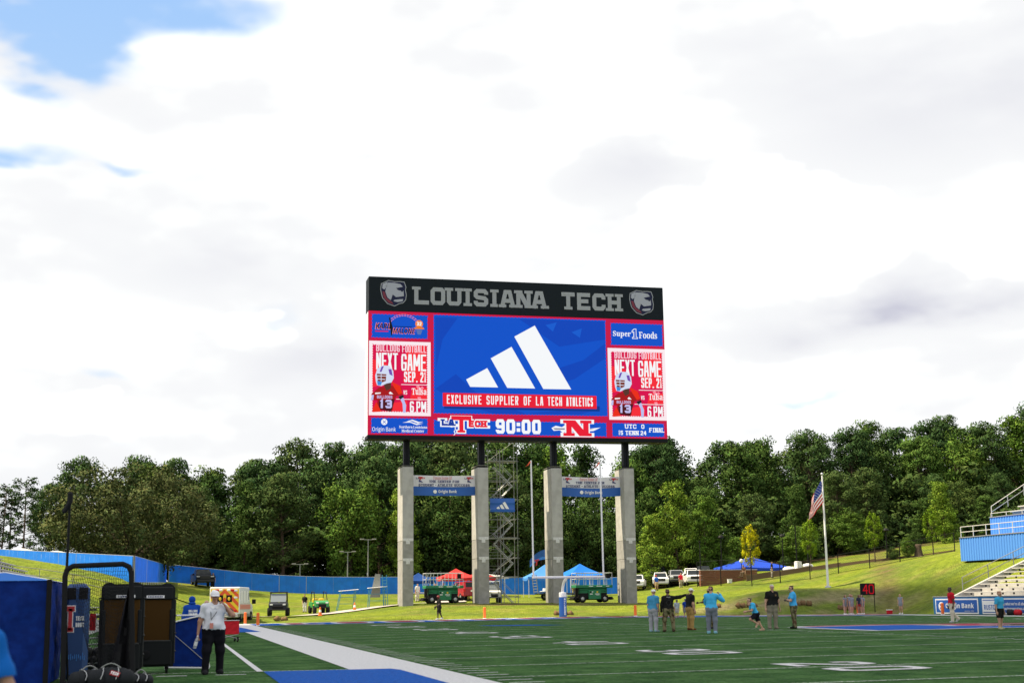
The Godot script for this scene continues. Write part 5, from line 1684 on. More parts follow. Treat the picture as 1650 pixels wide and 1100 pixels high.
# ---------------------------------------------------------------- goal, tents, lifts
func canopy(label: String, at: Vector3, w: float, eave: float, peak: float, m: Material, turn := 0.0, valance := 0.28) -> Node3D:
	var t := thing("canopy_tent", label, "canopy", at, turn, "pop-up canopies behind the goal")
	var mb := Mb.new()
	var h := w / 2
	var c := [Vector3(-h, eave, -h), Vector3(h, eave, -h), Vector3(h, eave, h), Vector3(-h, eave, h)]
	var n := 6
	for k in 4:
		var a: Vector3 = c[k]
		var b: Vector3 = c[(k + 1) % 4]
		for i in n:
			for j in n:
				var p := []
				for q in [[0, 0], [1, 0], [1, 1], [0, 1]]:
					var u: float = (i + q[0]) / float(n)
					var v: float = (j + q[1]) / float(n)
					var e := a.lerp(b, u).lerp(Vector3(0, eave, 0), v)
					e.y = lerpf(eave, peak, v) - 0.14 * sin(PI * u) * (1.0 - v) - 0.10 * sin(PI * v) 
					p.append(e)
				mb.quad_out(p[0], p[1], p[2], p[3], Vector3.UP)
	part(mb, "canopy_top", m, t)
	for k in 4:
		var a: Vector3 = c[k]
		var b: Vector3 = c[(k + 1) % 4]
		mb = Mb.new()
		for i in n:
			var a0 := a.lerp(b, float(i) / n) * Vector3(1.004, 1, 1.004)
			var b0 := a.lerp(b, (i + 1.0) / n) * Vector3(1.004, 1, 1.004)
			var ya := -0.14 * sin(PI * i / n)
			var yb := -0.14 * sin(PI * (i + 1.0) / n)
			mb.quad_out(a0 + Vector3(0, ya - valance, 0), b0 + Vector3(0, yb - valance, 0), b0 + Vector3(0, yb, 0), a0 + Vector3(0, ya, 0), (a + b) * Vector3(1, 0, 1))
		part(mb, "valance", m, t)
		mb = Mb.new()
		mb.box(Vector3(a.x * 0.97, eave / 2, a.z * 0.97), Vector3(0.05, eave, 0.05))
		part(mb, "leg", mats.white_paint, t)
	return t

func scissor_lift(label: String, at: Vector3) -> Node3D:
	var t := thing("scissor_lift", label, "scissor lift", at, 0.0, "green scissor lifts")
	var mb := Mb.new()
	mb.box(Vector3(0, 0.62, 0), Vector3(2.6, 0.5, 1.5), 0.04)
	mb.box(Vector3(0, 0.34, 0), Vector3(3.3, 0.2, 1.0), 0.04)
	part(mb, "chassis", mats.black_plastic, t)
	for s in [-1.0, 1.0]:
		mb = Mb.new()
		mb.box(Vector3(s * 1.72, 0.38, 0), Vector3(0.28, 0.3, 1.6), 0.05)
		for e in [-0.7, 0.7]: mb.tube(Vector3(s * 1.86, 0.32, e), Vector3(s * 1.95, 0.32, e), 0.06, 0.06, 8)
		part(mb, "end_bumper", mats.black_plastic, t)
		for z in [-0.78, 0.78]:
			var wh := wheel(0.36, 0.3, t)
			wh.position = Vector3(s * 1.08, 0.36, z)
	mb = Mb.new()
	mb.box(Vector3(0, 1.03, 0), Vector3(2.75, 0.62, 1.2), 0.03)
	part(mb, "scissor_stack", mats.lift_green_dark, t)
	for k in 4:
		mb = Mb.new()
		for s in [-1.0, 1.0]: mb.tube(Vector3(-1.3 * s, 0.76 + k * 0.15, 0.64), Vector3(1.3 * s, 0.90 + k * 0.15, 0.64), 0.05, 0.05, 6)
		part(mb, "scissor_arm", mats.lift_green, t)
	mb = Mb.new()
	mb.box(Vector3(0.12, 0.72, 0.72), Vector3(1.2, 0.84, 0.18), 0.03)
	var pn := part(mb, "engine_cover", mats.lift_green, t)
	for q in [[-0.3, 0.95, 0.14, 0.14, "black_plastic"], [-0.1, 0.98, 0.12, 0.09, "print_white"], [0.36, 0.95, 0.14, 0.16, "yellow_seat"], [0.36, 0.78, 0.42, 0.07, "print_white"], [-0.22, 0.78, 0.26, 0.08, "print_white"], [0.4, 0.68, 0.3, 0.03, "print_white"]]:
		mb = Mb.new()
		mb.box(Vector3(q[0], q[1], 0.815), Vector3(q[2], q[3], 0.012))
		part(mb, "decal", mats[q[4]], pn)
	mb = Mb.new()
	mb.box(Vector3(0.1, 1.47, 0), Vector3(3.5, 0.26, 1.75), 0.03)
	var dk := part(mb, "deck", mats.lift_green, t)
	for q in [[-0.25, 0.42], [0.55, 0.55], [1.35, 0.3]]:
		mb = Mb.new()
		mb.box(Vector3(q[0], 1.49, 0.878), Vector3(q[1], 0.07, 0.012))
		part(mb, "decal", mats.print_white, dk)
	mb = Mb.new()
	for s in [-1.0, 1.0]:
		for hh in [0.55, 1.1]: mb.tube(Vector3(-1.6, 1.6 + hh, s * 0.84), Vector3(1.8, 1.6 + hh, s * 0.84), 0.028, 0.028, 6)
		for k in 6: mb.tube(Vector3(-1.6 + k * 0.68, 1.58, s * 0.84), Vector3(-1.6 + k * 0.68, 2.7, s * 0.84), 0.026, 0.026, 6)
		for hh in [0.55, 1.1]: mb.tube(Vector3(-1.6 if s < 0 else 1.8, 1.6 + hh, -0.84), Vector3(-1.6 if s < 0 else 1.8, 1.6 + hh, 0.84), 0.028, 0.028, 6)
		mb.tube(Vector3(-1.5, 1.6, s * 0.84), Vector3(-1.1, 2.7, s * 0.84), 0.024, 0.024, 6)
	part(mb, "guard_rail", mats.rail_silver, t)
	mb = Mb.new()
	mb.box(Vector3(1.45, 2.42, 0.78), Vector3(0.36, 0.42, 0.2), 0.03)
	part(mb, "control_box", mats.black_plastic, t)
	mb = Mb.new()
	mb.box(Vector3(-1.62, 0.95, 0.5), Vector3(0.16, 0.8, 0.5), 0.03)
	mb.tube(Vector3(-1.55, 0.5, 0.8), Vector3(-1.55, 1.3, 0.8), 0.07, 0.07, 8)
	part(mb, "ladder_post", mats.black_plastic, t)
	return t

func wheel(r: float, w: float, parent: Node3D, rim := "galvanised", axis_x := false) -> Node3D:
	var mb := Mb.new()
	if axis_x: mb.xf = Transform3D(Basis(Vector3.UP, PI / 2), Vector3.ZERO)
	mb.xf = mb.xf * Transform3D(Basis(Vector3.RIGHT, PI / 2), Vector3.ZERO)
	mb.lathe([Vector2(r * 0.55, -w / 2), Vector2(r * 0.9, -w / 2), Vector2(r, -w * 0.3), Vector2(r, w * 0.3), Vector2(r * 0.9, w / 2), Vector2(r * 0.55, w / 2)], Vector3.ZERO, 18)
	var t := part(mb, "wheel", mats.rubber, parent)
	var m2 := Mb.new()
	m2.xf = mb.xf
	m2.lathe([Vector2(0.01, -w * 0.46), Vector2(r * 0.3, -w * 0.47), Vector2(r * 0.56, -w * 0.38), Vector2(r * 0.57, w * 0.38), Vector2(r * 0.3, w * 0.47), Vector2(0.01, w * 0.46)], Vector3.ZERO, 14)
	part(m2, "rim", mats[rim], t)
	return t

func build_behind_goal() -> void:
	var g := thing("goal_post", "white football goal post with blue padded base and orange ribbons", "goal post", Vector3(XM, gy(XM), -108.3))
	var mb := Mb.new()
	mb.lathe([Vector2(0.29, 0.0), Vector2(0.30, 0.05), Vector2(0.30, 1.5), Vector2(0.29, 1.53)], Vector3(0, 0, -1.9), 20)
	var pad := part(mb, "post_pad", mats.banner_blue_print, g)
	mb = Mb.new()
	mb.lathe([Vector2(0.295, 1.53), Vector2(0.30, 1.56), Vector2(0.29, 1.84), Vector2(0.25, 1.9), Vector2(0.05, 1.92)], Vector3(0, 0, -1.9), 20)
	part(mb, "pad_cap", mats.print_white, pad)
	var word := "BULLDOGS"
	for i in 8:
		mb = Mb.new()
		for s in stroke_polys(word[i], -0.075, 1.31 - i * 0.165, 0.15, 0.13, 0.04, 0.0):
			var q := []
			for a in s[0]:
				var th: float = a.x / 0.305 + 0.30
				q.append(Vector3(sin(th) * 0.305, a.y, -1.9 + cos(th) * 0.305))
			mb.quad_out(q[0], q[1], q[2], q[3], Vector3(q[0].x, 0, q[0].z + 1.9))
		part(mb, "letter", mats.print_white, pad)
	mb = Mb.new()
	var neck := []
	for k in 9:
		var a := PI / 2 * k / 8.0
		neck.append(Vector3(0, 1.9 + 1.15 * sin(a), -1.9 + 1.9 * (1.0 - cos(a))))
	neck[8] = Vector3(0, 3.05, 0)
	for k in 8: mb.tube(neck[k], neck[k + 1], 0.11, 0.11, 10, false)
	part(mb, "gooseneck", mats.white_paint, g)
	mb = Mb.new()
	mb.tube(Vector3(-2.9, 3.05, 0), Vector3(2.9, 3.05, 0), 0.085, 0.085, 12)
	part(mb, "crossbar", mats.white_paint, g)
	for s in [-1.0, 1.0]:
		mb = Mb.new()
		mb.tube(Vector3(s * 2.82, 3.05, 0), Vector3(s * 2.82 - 0.06, 12.1, 0), 0.07, 0.06, 10)
		part(mb, "upright", mats.white_paint, g)
		mb = Mb.new()
		var pr := []
		for k in 8:
			var u := k / 7.0
			pr.append(Vector3(s * 2.82 - 0.08 - 0.45 * u - 0.06 * sin(u * 5.0), 12.05 - 0.5 * u - 0.12 * sin(u * 4.0), 0.03 * sin(u * 9.0)))
		for k in 7:
			var wd := Vector3(0.09, 0.05, 0.03)
			mb.quad_out(pr[k] - wd, pr[k + 1] - wd, pr[k + 1] + wd, pr[k] + wd, Vector3.BACK)
		part(mb, "ribbon", mats.orange_ribbon, g)
	# scissor lifts
	scissor_lift("green scissor lift parked right of the leftmost pillar", Vector3(23.75, land(23.75, -129.6), -129.6))
	scissor_lift("green scissor lift parked behind the goal post between the two right pillars", Vector3(37.75, land(37.75, -129.2), -129.2))
	# canopies
	canopy("red canopy tent behind the left scissor lift", Vector3(29.0, land(29, -150), -150.0), 3.6, 2.3, 3.2, mats.red_canopy)
	canopy("dark blue canopy tent left of the red one", Vector3(25.3, land(25.3, -152), -152.0), 3.0, 2.0, 2.75, mats.navy_canopy)
	canopy("red canopy just right of the pillar, behind the scaffold", Vector3(32.2, land(32.2, -153), -153.0), 3.0, 2.2, 2.95, mats.red_canopy)
	canopy("bright blue canopy tent behind the right scissor lift", Vector3(43.2, land(43.2, -152), -152.0), 4.0, 2.3, 3.5, mats.blue_canopy, 0.12)
	canopy("pale blue canopy tent half hidden behind the third pillar", Vector3(38.7, land(38.7, -150), -150.0), 4.2, 2.2, 3.5, mats.light_blue_canopy, -0.1)
	canopy("large royal blue canopy above the brick wall", Vector3(65.7, land(65.7, -158), -158.0), 6.2, 1.15, 2.45, mats.royal_canopy, 0.25)
	var wp := thing("white_tent_roof", "low white tent roof right of the scaffold tower", "canopy", Vector3(34.4, land(34.4, -158), -158.0))
	mb = Mb.new()
	mb.lathe([Vector2(2.2, 1.9), Vector2(2.2, 2.0), Vector2(1.2, 2.25), Vector2(0.05, 2.4)], Vector3.ZERO, 14)
	part(mb, "canopy_top", mats.banner_white, wp)
	for e in 4:
		mb = Mb.new()
		mb.tube(Vector3([-1.4, 1.4, -1.4, 1.4][e], 0, [-1.4, -1.4, 1.4, 1.4][e]), Vector3([-1.4, 1.4, -1.4, 1.4][e], 1.95, [-1.4, -1.4, 1.4, 1.4][e]), 0.03, 0.03, 6)
		part(mb, "leg", mats.white_paint, wp)
	# tailgate flag
	var f := thing("team_flag", "blue and white flag flying left of the third pillar", "flag", Vector3(37.8, land(37.8, -146), -146.0))
	mb = Mb.new()
	mb.tube(Vector3(0, 0, 0), Vector3(0, 5.2, 0), 0.025, 0.02, 6)
	part(mb, "flag_pole", mats.white_paint, f)
	for j in 3:
		mb = Mb.new()
		var ra: float = [0.0, 0.3, 0.72][j]
		var rb: float = [0.3, 0.72, 1.0][j]
		for i in 10:
			var p := []
			for q in [[0, 0], [1, 0], [1, 1], [0, 1]]:
				var u: float = (i + q[0]) / 10.0
				var v: float = rb if q[1] else ra
				p.append(Vector3(-u * 1.75, 5.1 - 0.95 * u * u - v * (1.05 - 0.35 * u) - 0.2 * u, 0.12 * sin(u * 7.0 + v)))
			mb.quad_out(p[0], p[1], p[2], p[3], Vector3.BACK)
		part(mb, "flag_cloth", [mats.banner_blue_print, mats.banner_blue_print, mats.light_blue_canopy][j], f)
	mb = Mb.new()
	for a in [[-1.25, 4.0, -0.75, 4.12, -0.75, 3.95, -1.25, 3.82], [-1.08, 3.9, -0.92, 3.94, -0.98, 3.45, -1.14, 3.4]]: mb.prism(pts(a), 0.16, 0.17)
	part(mb, "flag_letter", mats.print_red, f)
	# training platforms in front of the fence
	for k in 2:
		var x: float = [15.3, 17.9][k]
		var t := thing("steel_platform", ["metal frame platform with a slanted white top left of the pillar", "ladder platform with white top beside the striped grey fence panel"][k], "platform", Vector3(x, land(x, -130.5), -130.5), 0.0, "white topped platforms")
		mb = Mb.new()
		for sx in [-0.75, 0.75]:
			for sz in [-0.5, 0.5]: mb.tube(Vector3(sx - 0.25 * (1 - k), 0, sz), Vector3(sx * 0.85, 1.75, sz), 0.035, 0.035, 6)
		for y in [0.6, 1.2]:
			for sz in [-0.5, 0.5]: mb.tube(Vector3(-0.75, y, sz), Vector3(0.75, y, sz), 0.022, 0.022, 6)
		part(mb, "frame", mat("teal_metal", 0.05, 0.22, 0.30, 0.5), t)
		mb = Mb.new()
		mb.xf = Transform3D(Basis(Vector3.BACK, 0.08), Vector3(0.05, 1.8, 0))
		mb.box(Vector3.ZERO, Vector3(1.7, 0.06, 1.15), 0.02)
		part(mb, "white_top", mats.white_plastic, t)
		if k == 1:
			mb = Mb.new()
			for s in [0.55, 0.95]: mb.tube(Vector3(s, 0, 0.6), Vector3(s - 0.12, 2.9, 0.5), 0.03, 0.03, 6)
			for r in 9: mb.tube(Vector3(0.55 - 0.012 * r, 0.3 + 0.3 * r, 0.6), Vector3(0.95 - 0.012 * r, 0.3 + 0.3 * r, 0.6), 0.02, 0.02, 5)
			part(mb, "ladder", mats.teal_metal, t)
			mb = Mb.new()
			mb.prism(PackedVector2Array([Vector2(-0.5, 0.9), Vector2(0.42, 0.9), Vector2(0.42, 3.0), Vector2(-0.05, 3.0)]), -0.7, -0.66)
			part(mb, "grey_panel", mats.galvanised_dull, t)
	# cones and pylons
	for q in [[15.6, -128.0, "orange and white cone in front of the metal platform"], [12.0, -122.2, "orange and white cone beside the path, near the green utility cart"]]:
		var t := thing("traffic_cone", q[2], "cone", Vector3(q[0], land(q[0], q[1]) + 0.02, q[1]), 0.0, "traffic cones")
		for j in 3:
			mb = Mb.new()
			var y0: float = [0.03, 0.3, 0.5][j]
			var y1: float = [0.3, 0.5, 0.72][j]
			mb.lathe([Vector2(0.16 - 0.16 * y0, y0), Vector2(0.16 - 0.16 * y1, y1)] + ([Vector2(0.01, y1)] if j == 2 else []), Vector3.ZERO, 12)
			part(mb, "cone_band", mats.orange if j != 1 else mats.print_white, t)
		mb = Mb.new()
		mb.box(Vector3(0, 0.015, 0), Vector3(0.38, 0.03, 0.38), 0.01)
		part(mb, "cone_base", mats.orange, t)
	var py := [[XL - 0.3, -108.7, "end zone pylon by the ambulance, left of a pair"], [XL + 0.1, ZG - 0.2, "goal line pylon on the left sideline, right of a pair"], [23.4, -109.5, "pylon on the end line in front of the second pillar"], [35.6, -109.5, "pylon on the end line right of the goal"], [XR + 0.2, -108.8, "pylon at the far right corner below the play clock"], [XR + 2.5, ZG - 0.3, "pylon left of the sponsor wall"]]
	for q in py:
		var t := thing("pylon", "orange " + q[2], "pylon", Vector3(q[0], gy(q[0]) + 0.005, q[1]), 0.0, "orange field pylons")
		mb = Mb.new()
		mb.box(Vector3(0, 0.46, 0), Vector3(0.2, 0.82, 0.2), 0.04)
		part(mb, "pylon_body", mats.orange, t)
		mb = Mb.new()
		mb.box(Vector3(0, 0.025, 0), Vector3(0.24, 0.05, 0.24), 0.01)
		part(mb, "pylon_base", mats.print_white, t)
	# straw rolls along the end line
	var hb := [[9.0, -117.5, 1.2, "short brown straw roll right of the ambulance"], [31.3, -113.2, 1.7, "brown straw roll just left of the goal pad"], [44.6, -114.5, 1.5, "brown straw roll behind the blue shirted boys"], [47.0, -113.2, 2.0, "long brown straw roll behind the running boy"], [51.8, -113.0, 1.9, "dark straw roll left of the cheerleaders"], [56.0, -112.2, 2.3, "dark straw roll under the play clock"]]
	for q in hb:
		var t := thing("straw_roll", q[3], "straw roll", Vector3(q[0], land(q[0], q[1]), q[1]), 0.06, "straw rolls along the bank")
		var n := int(q[2] / 0.62) + 1
		for k in n:
			mb = Mb.new()
			mb.xf = Transform3D(Basis(Vector3.BACK, PI / 2), Vector3((k - n / 2.0) * q[2] / n, 0.13 + 0.05 * sin(k * 2.7 + q[0]), 0.12 * sin(k * 1.9 + q[0])))
			var pr := []
			for j in 6: pr.append(Vector2(0.05 if j == 0 or j == 5 else 0.22 + 0.07 * sin(j * 2.1 + k * 1.7 + q[0]), q[2] / n * (j / 5.0) ))
			mb.lathe(pr, Vector3.ZERO, 10)
			part(mb, "straw_bundle", mats.straw, t)
	# play clock on legs
	var pc := thing("play_clock", "black play clock on legs showing red 40", "clock", Vector3(56.5, land(56.5, -111) , -111.0), -0.12)
	mb = Mb.new()
	mb.box(Vector3(0, 1.95, 0), Vector3(1.22, 0.98, 0.25), 0.03)
	part(mb, "clock_case", mats.steel_black, pc)
	for s in [-0.58, 0.58]:
		mb = Mb.new()
		mb.tube(Vector3(s, -0.3, -0.1), Vector3(s, 2.4, -0.1), 0.035, 0.035, 6)
		part(mb, "leg", mats.black_post, pc)
	mb = Mb.new()
	letters(mb, "40", -0.48, 0.5, 1.56, 0.78, 0.085, 0.13)
	part(mb, "lamp_digits", glow("lamp_red", 0.70, 0.01, 0.08), pc)
	# flagpole with the national flag
	var fp := thing("flagpole", "tall white flagpole on the right bank", "flagpole", Vector3(59.61, land(59.61, -125), -125.0))
	mb = Mb.new()
	mb.tube(Vector3(0, -0.3, 0), Vector3(-0.03, 10.5, 0), 0.12, 0.065, 12)
	part(mb, "pole", mats.white_paint, fp)
	mb = Mb.new()
	mb.ball(Vector3(-0.03, 10.62, 0), Vector3.ONE * 0.14, 12, 8)
	part(mb, "finial", mats.galvanised, fp)
	mb = Mb.new()
	mb.lathe([Vector2(0.3, -0.1), Vector2(0.3, 0.1), Vector2(0.16, 0.2)], Vector3.ZERO, 14)
	part(mb, "base_collar", mats.galvanised, fp)
	var fl := thing("national_flag", "limp red white and blue striped national flag on the pole", "flag", Vector3(59.58, land(59.61, -125) + 10.1, -124.95))
	var fm := [mat("flag_red", 0.42, 0.012, 0.03, 0.75), mat("flag_white", 0.74, 0.73, 0.74, 0.75), mat("flag_blue", 0.02, 0.035, 0.16, 0.75)]
	for m in fm:
		m.backlight_enabled = true
		m.backlight = m.albedo_color
	var P := func(u: float, v: float) -> Vector3:      # u along the fly, v down the hoist
		var top := Vector3(-0.12, -0.05, 0).lerp(Vector3(-1.45, -3.0, 0), u)
		var bot := Vector3(-0.10, -2.15, 0).lerp(Vector3(-1.55, -3.9, 0), pow(u, 0.62))
		var o := top.lerp(bot, v)
		o.x -= 0.28 * sin(PI * u) * (1.0 - v)
		o.z = 0.17 * sin(u * 9.0 + v * 2.5) * (0.3 + u) + 0.10 * sin(v * 8.0 + u * 3.0)
		return o
	for s in 13:
		mb = Mb.new()
		var u0 := 0.40 if s < 7 else 0.0
		for k in 12:
			var p := []
			for q in [[0, 0], [1, 0], [1, 1], [0, 1]]: p.append(P.call(lerpf(u0, 1.0, (k + q[0]) / 12.0), (s + 1 - q[1]) / 13.0))
			mb.quad_out(p[0], p[1], p[2], p[3], Vector3.BACK)
		part(mb, "stripe", fm[s % 2], fl)
	mb = Mb.new()
	for k in 8:
		for j in 7:
			var p := []
			for q in [[0, 0], [1, 0], [1, 1], [0, 1]]: p.append(P.call(0.40 * (k + q[0]) / 8.0, 7.0 / 13.0 * (j + 1 - q[1]) / 7.0))
			mb.quad_out(p[0], p[1], p[2], p[3], Vector3.BACK)
	var cant := part(mb, "canton", fm[2], fl)
	mb = Mb.new()
	for k in 11:
		for j in 9:
			if (k + j) % 2: continue
			var c: Vector3 = P.call(0.40 * (k + 0.5) / 11.0, 7.0 / 13.0 * (j + 0.5) / 9.0) + Vector3(0, 0, 0.012)
			var star := PackedVector2Array()
			for a in 10: star.append(Vector2(c.x, c.y) + Vector2(sin(TAU * a / 10.0), cos(TAU * a / 10.0)) * (0.035 if a % 2 == 0 else 0.015))
			mb.prism(star, c.z, c.z)
	part(mb, "stars", fm[1], cant).set_meta("kind", "stuff")

# ---------------------------------------------------------------- vehicles
func side_prism(profile: Array, w: float, taper := 0.0) -> Mb:      # profile in z (length, front +) and y; extruded across x
	var mb := Mb.new()
	mb.xf = Transform3D(Basis(Vector3(0, 0, 1), Vector3(0, 1, 0), Vector3(-1, 0, 0)), Vector3.ZERO)
	mb.prism(pts(profile), -w / 2, w / 2)
	return mb

func pickup(label: String, at: Vector3, turn: float, paint_: String, suv: bool) -> Node3D:
	var t := thing("parked_pickup" if not suv else "parked_suv", label, "pickup" if not suv else "car", at, turn, "vehicles parked by the wood")
	var mb := side_prism([2.75, .55, 2.8, .95, 2.7, 1.12, 1.3, 1.22, -2.7, 1.22, -2.75, .5], 1.95)
	mb.xf = Transform3D.IDENTITY
	mb.box(Vector3(0, 0.62, 0), Vector3(1.86, 0.4, 5.2), 0.08)
	part(mb, "body", mats[paint_], t)
	mb = Mb.new()      # cab
	var cab := [Vector3(0.86, 1.2, 1.35), Vector3(0.70, 1.86, 0.55), Vector3(0.72, 1.88, -0.9 if not suv else -2.3), Vector3(0.86, 1.2, -1.15 if not suv else -2.65)]
	for i in 3:
		var a: Vector3 = cab[i]
		var b: Vector3 = cab[i + 1]
		mb.quad_out(a, a * Vector3(-1, 1, 1), b * Vector3(-1, 1, 1), b, [Vector3(0, 1, 1), Vector3.UP, Vector3(0, 1, -1)][i])
	for s in [-1.0, 1.0]:
		var m := Vector3(s, 1, 1)
		mb.quad_out(cab[0] * m, cab[1] * m, cab[2] * m, cab[3] * m, Vector3(s, 0.2, 0))
	part(mb, "cab", mats[paint_], t)
	mb = Mb.new()
	var g0: Vector3 = cab[0].lerp(cab[1], 0.12)
	var g1: Vector3 = cab[0].lerp(cab[1], 0.90)
	var o := Vector3(0, 0.008, 0.010)
	mb.quad_out(g0 * Vector3(0.9, 1, 1) + o, g0 * Vector3(-0.9, 1, 1) + o, g1 * Vector3(-0.9, 1, 1) + o, g1 * Vector3(0.9, 1, 1) + o, Vector3(0, 1, 1))
	part(mb, "windscreen", mats.glass_dark, t)
	for s in [-1.0, 1.0]:
		mb = Mb.new()
		var ze := -0.8 if not suv else -2.1
		mb.quad_out(Vector3(s * 0.845, 1.29, 1.05), Vector3(s * 0.735, 1.78, 0.5), Vector3(s * 0.735, 1.78, ze), Vector3(s * 0.845, 1.29, ze - 0.1), Vector3(s, 0, 0))
		part(mb, "side_window", mats.glass_dark, t)
		mb = Mb.new()
		mb.box(Vector3(s * 1.08, 1.3, 0.95), Vector3(0.2, 0.2, 0.1), 0.03)
		part(mb, "mirror", mats.black_plastic, t)
		mb = Mb.new()
		mb.box(Vector3(s * 0.76, 0.98, 2.74), Vector3(0.36, 0.2, 0.1), 0.03)
		part(mb, "headlight", mats.headlamp, t)
		for zz in [1.75, -1.75]:
			var w := wheel(0.38, 0.26, t, "galvanised", true)
			w.position = Vector3(s * 0.86, 0.38, zz)
	mb = Mb.new()
	mb.box(Vector3(0, 0.93, 2.76), Vector3(1.12, 0.34, 0.08), 0.02)
	for k in 3: mb.box(Vector3(0, 0.84 + 0.09 * k, 2.81), Vector3(1.08, 0.03, 0.03), 0.005)
	part(mb, "grille", mats.dark_metal, t)
	mb = Mb.new()
	mb.box(Vector3(0, 0.58, 2.78), Vector3(1.84, 0.24, 0.2), 0.04)
	part(mb, "bumper", mats.galvanised if paint_ == "car_white" else mats.dark_metal, t)
	if not suv:
		mb = Mb.new()
		for s in [-1.0, 1.0]: mb.box(Vector3(s * 0.9, 1.28, -1.95), Vector3(0.12, 0.16, 1.6), 0.02)
		mb.box(Vector3(0, 1.28, -2.7), Vector3(1.8, 0.16, 0.1), 0.02)
		part(mb, "bed_rail", mats[paint_], t)
	return t

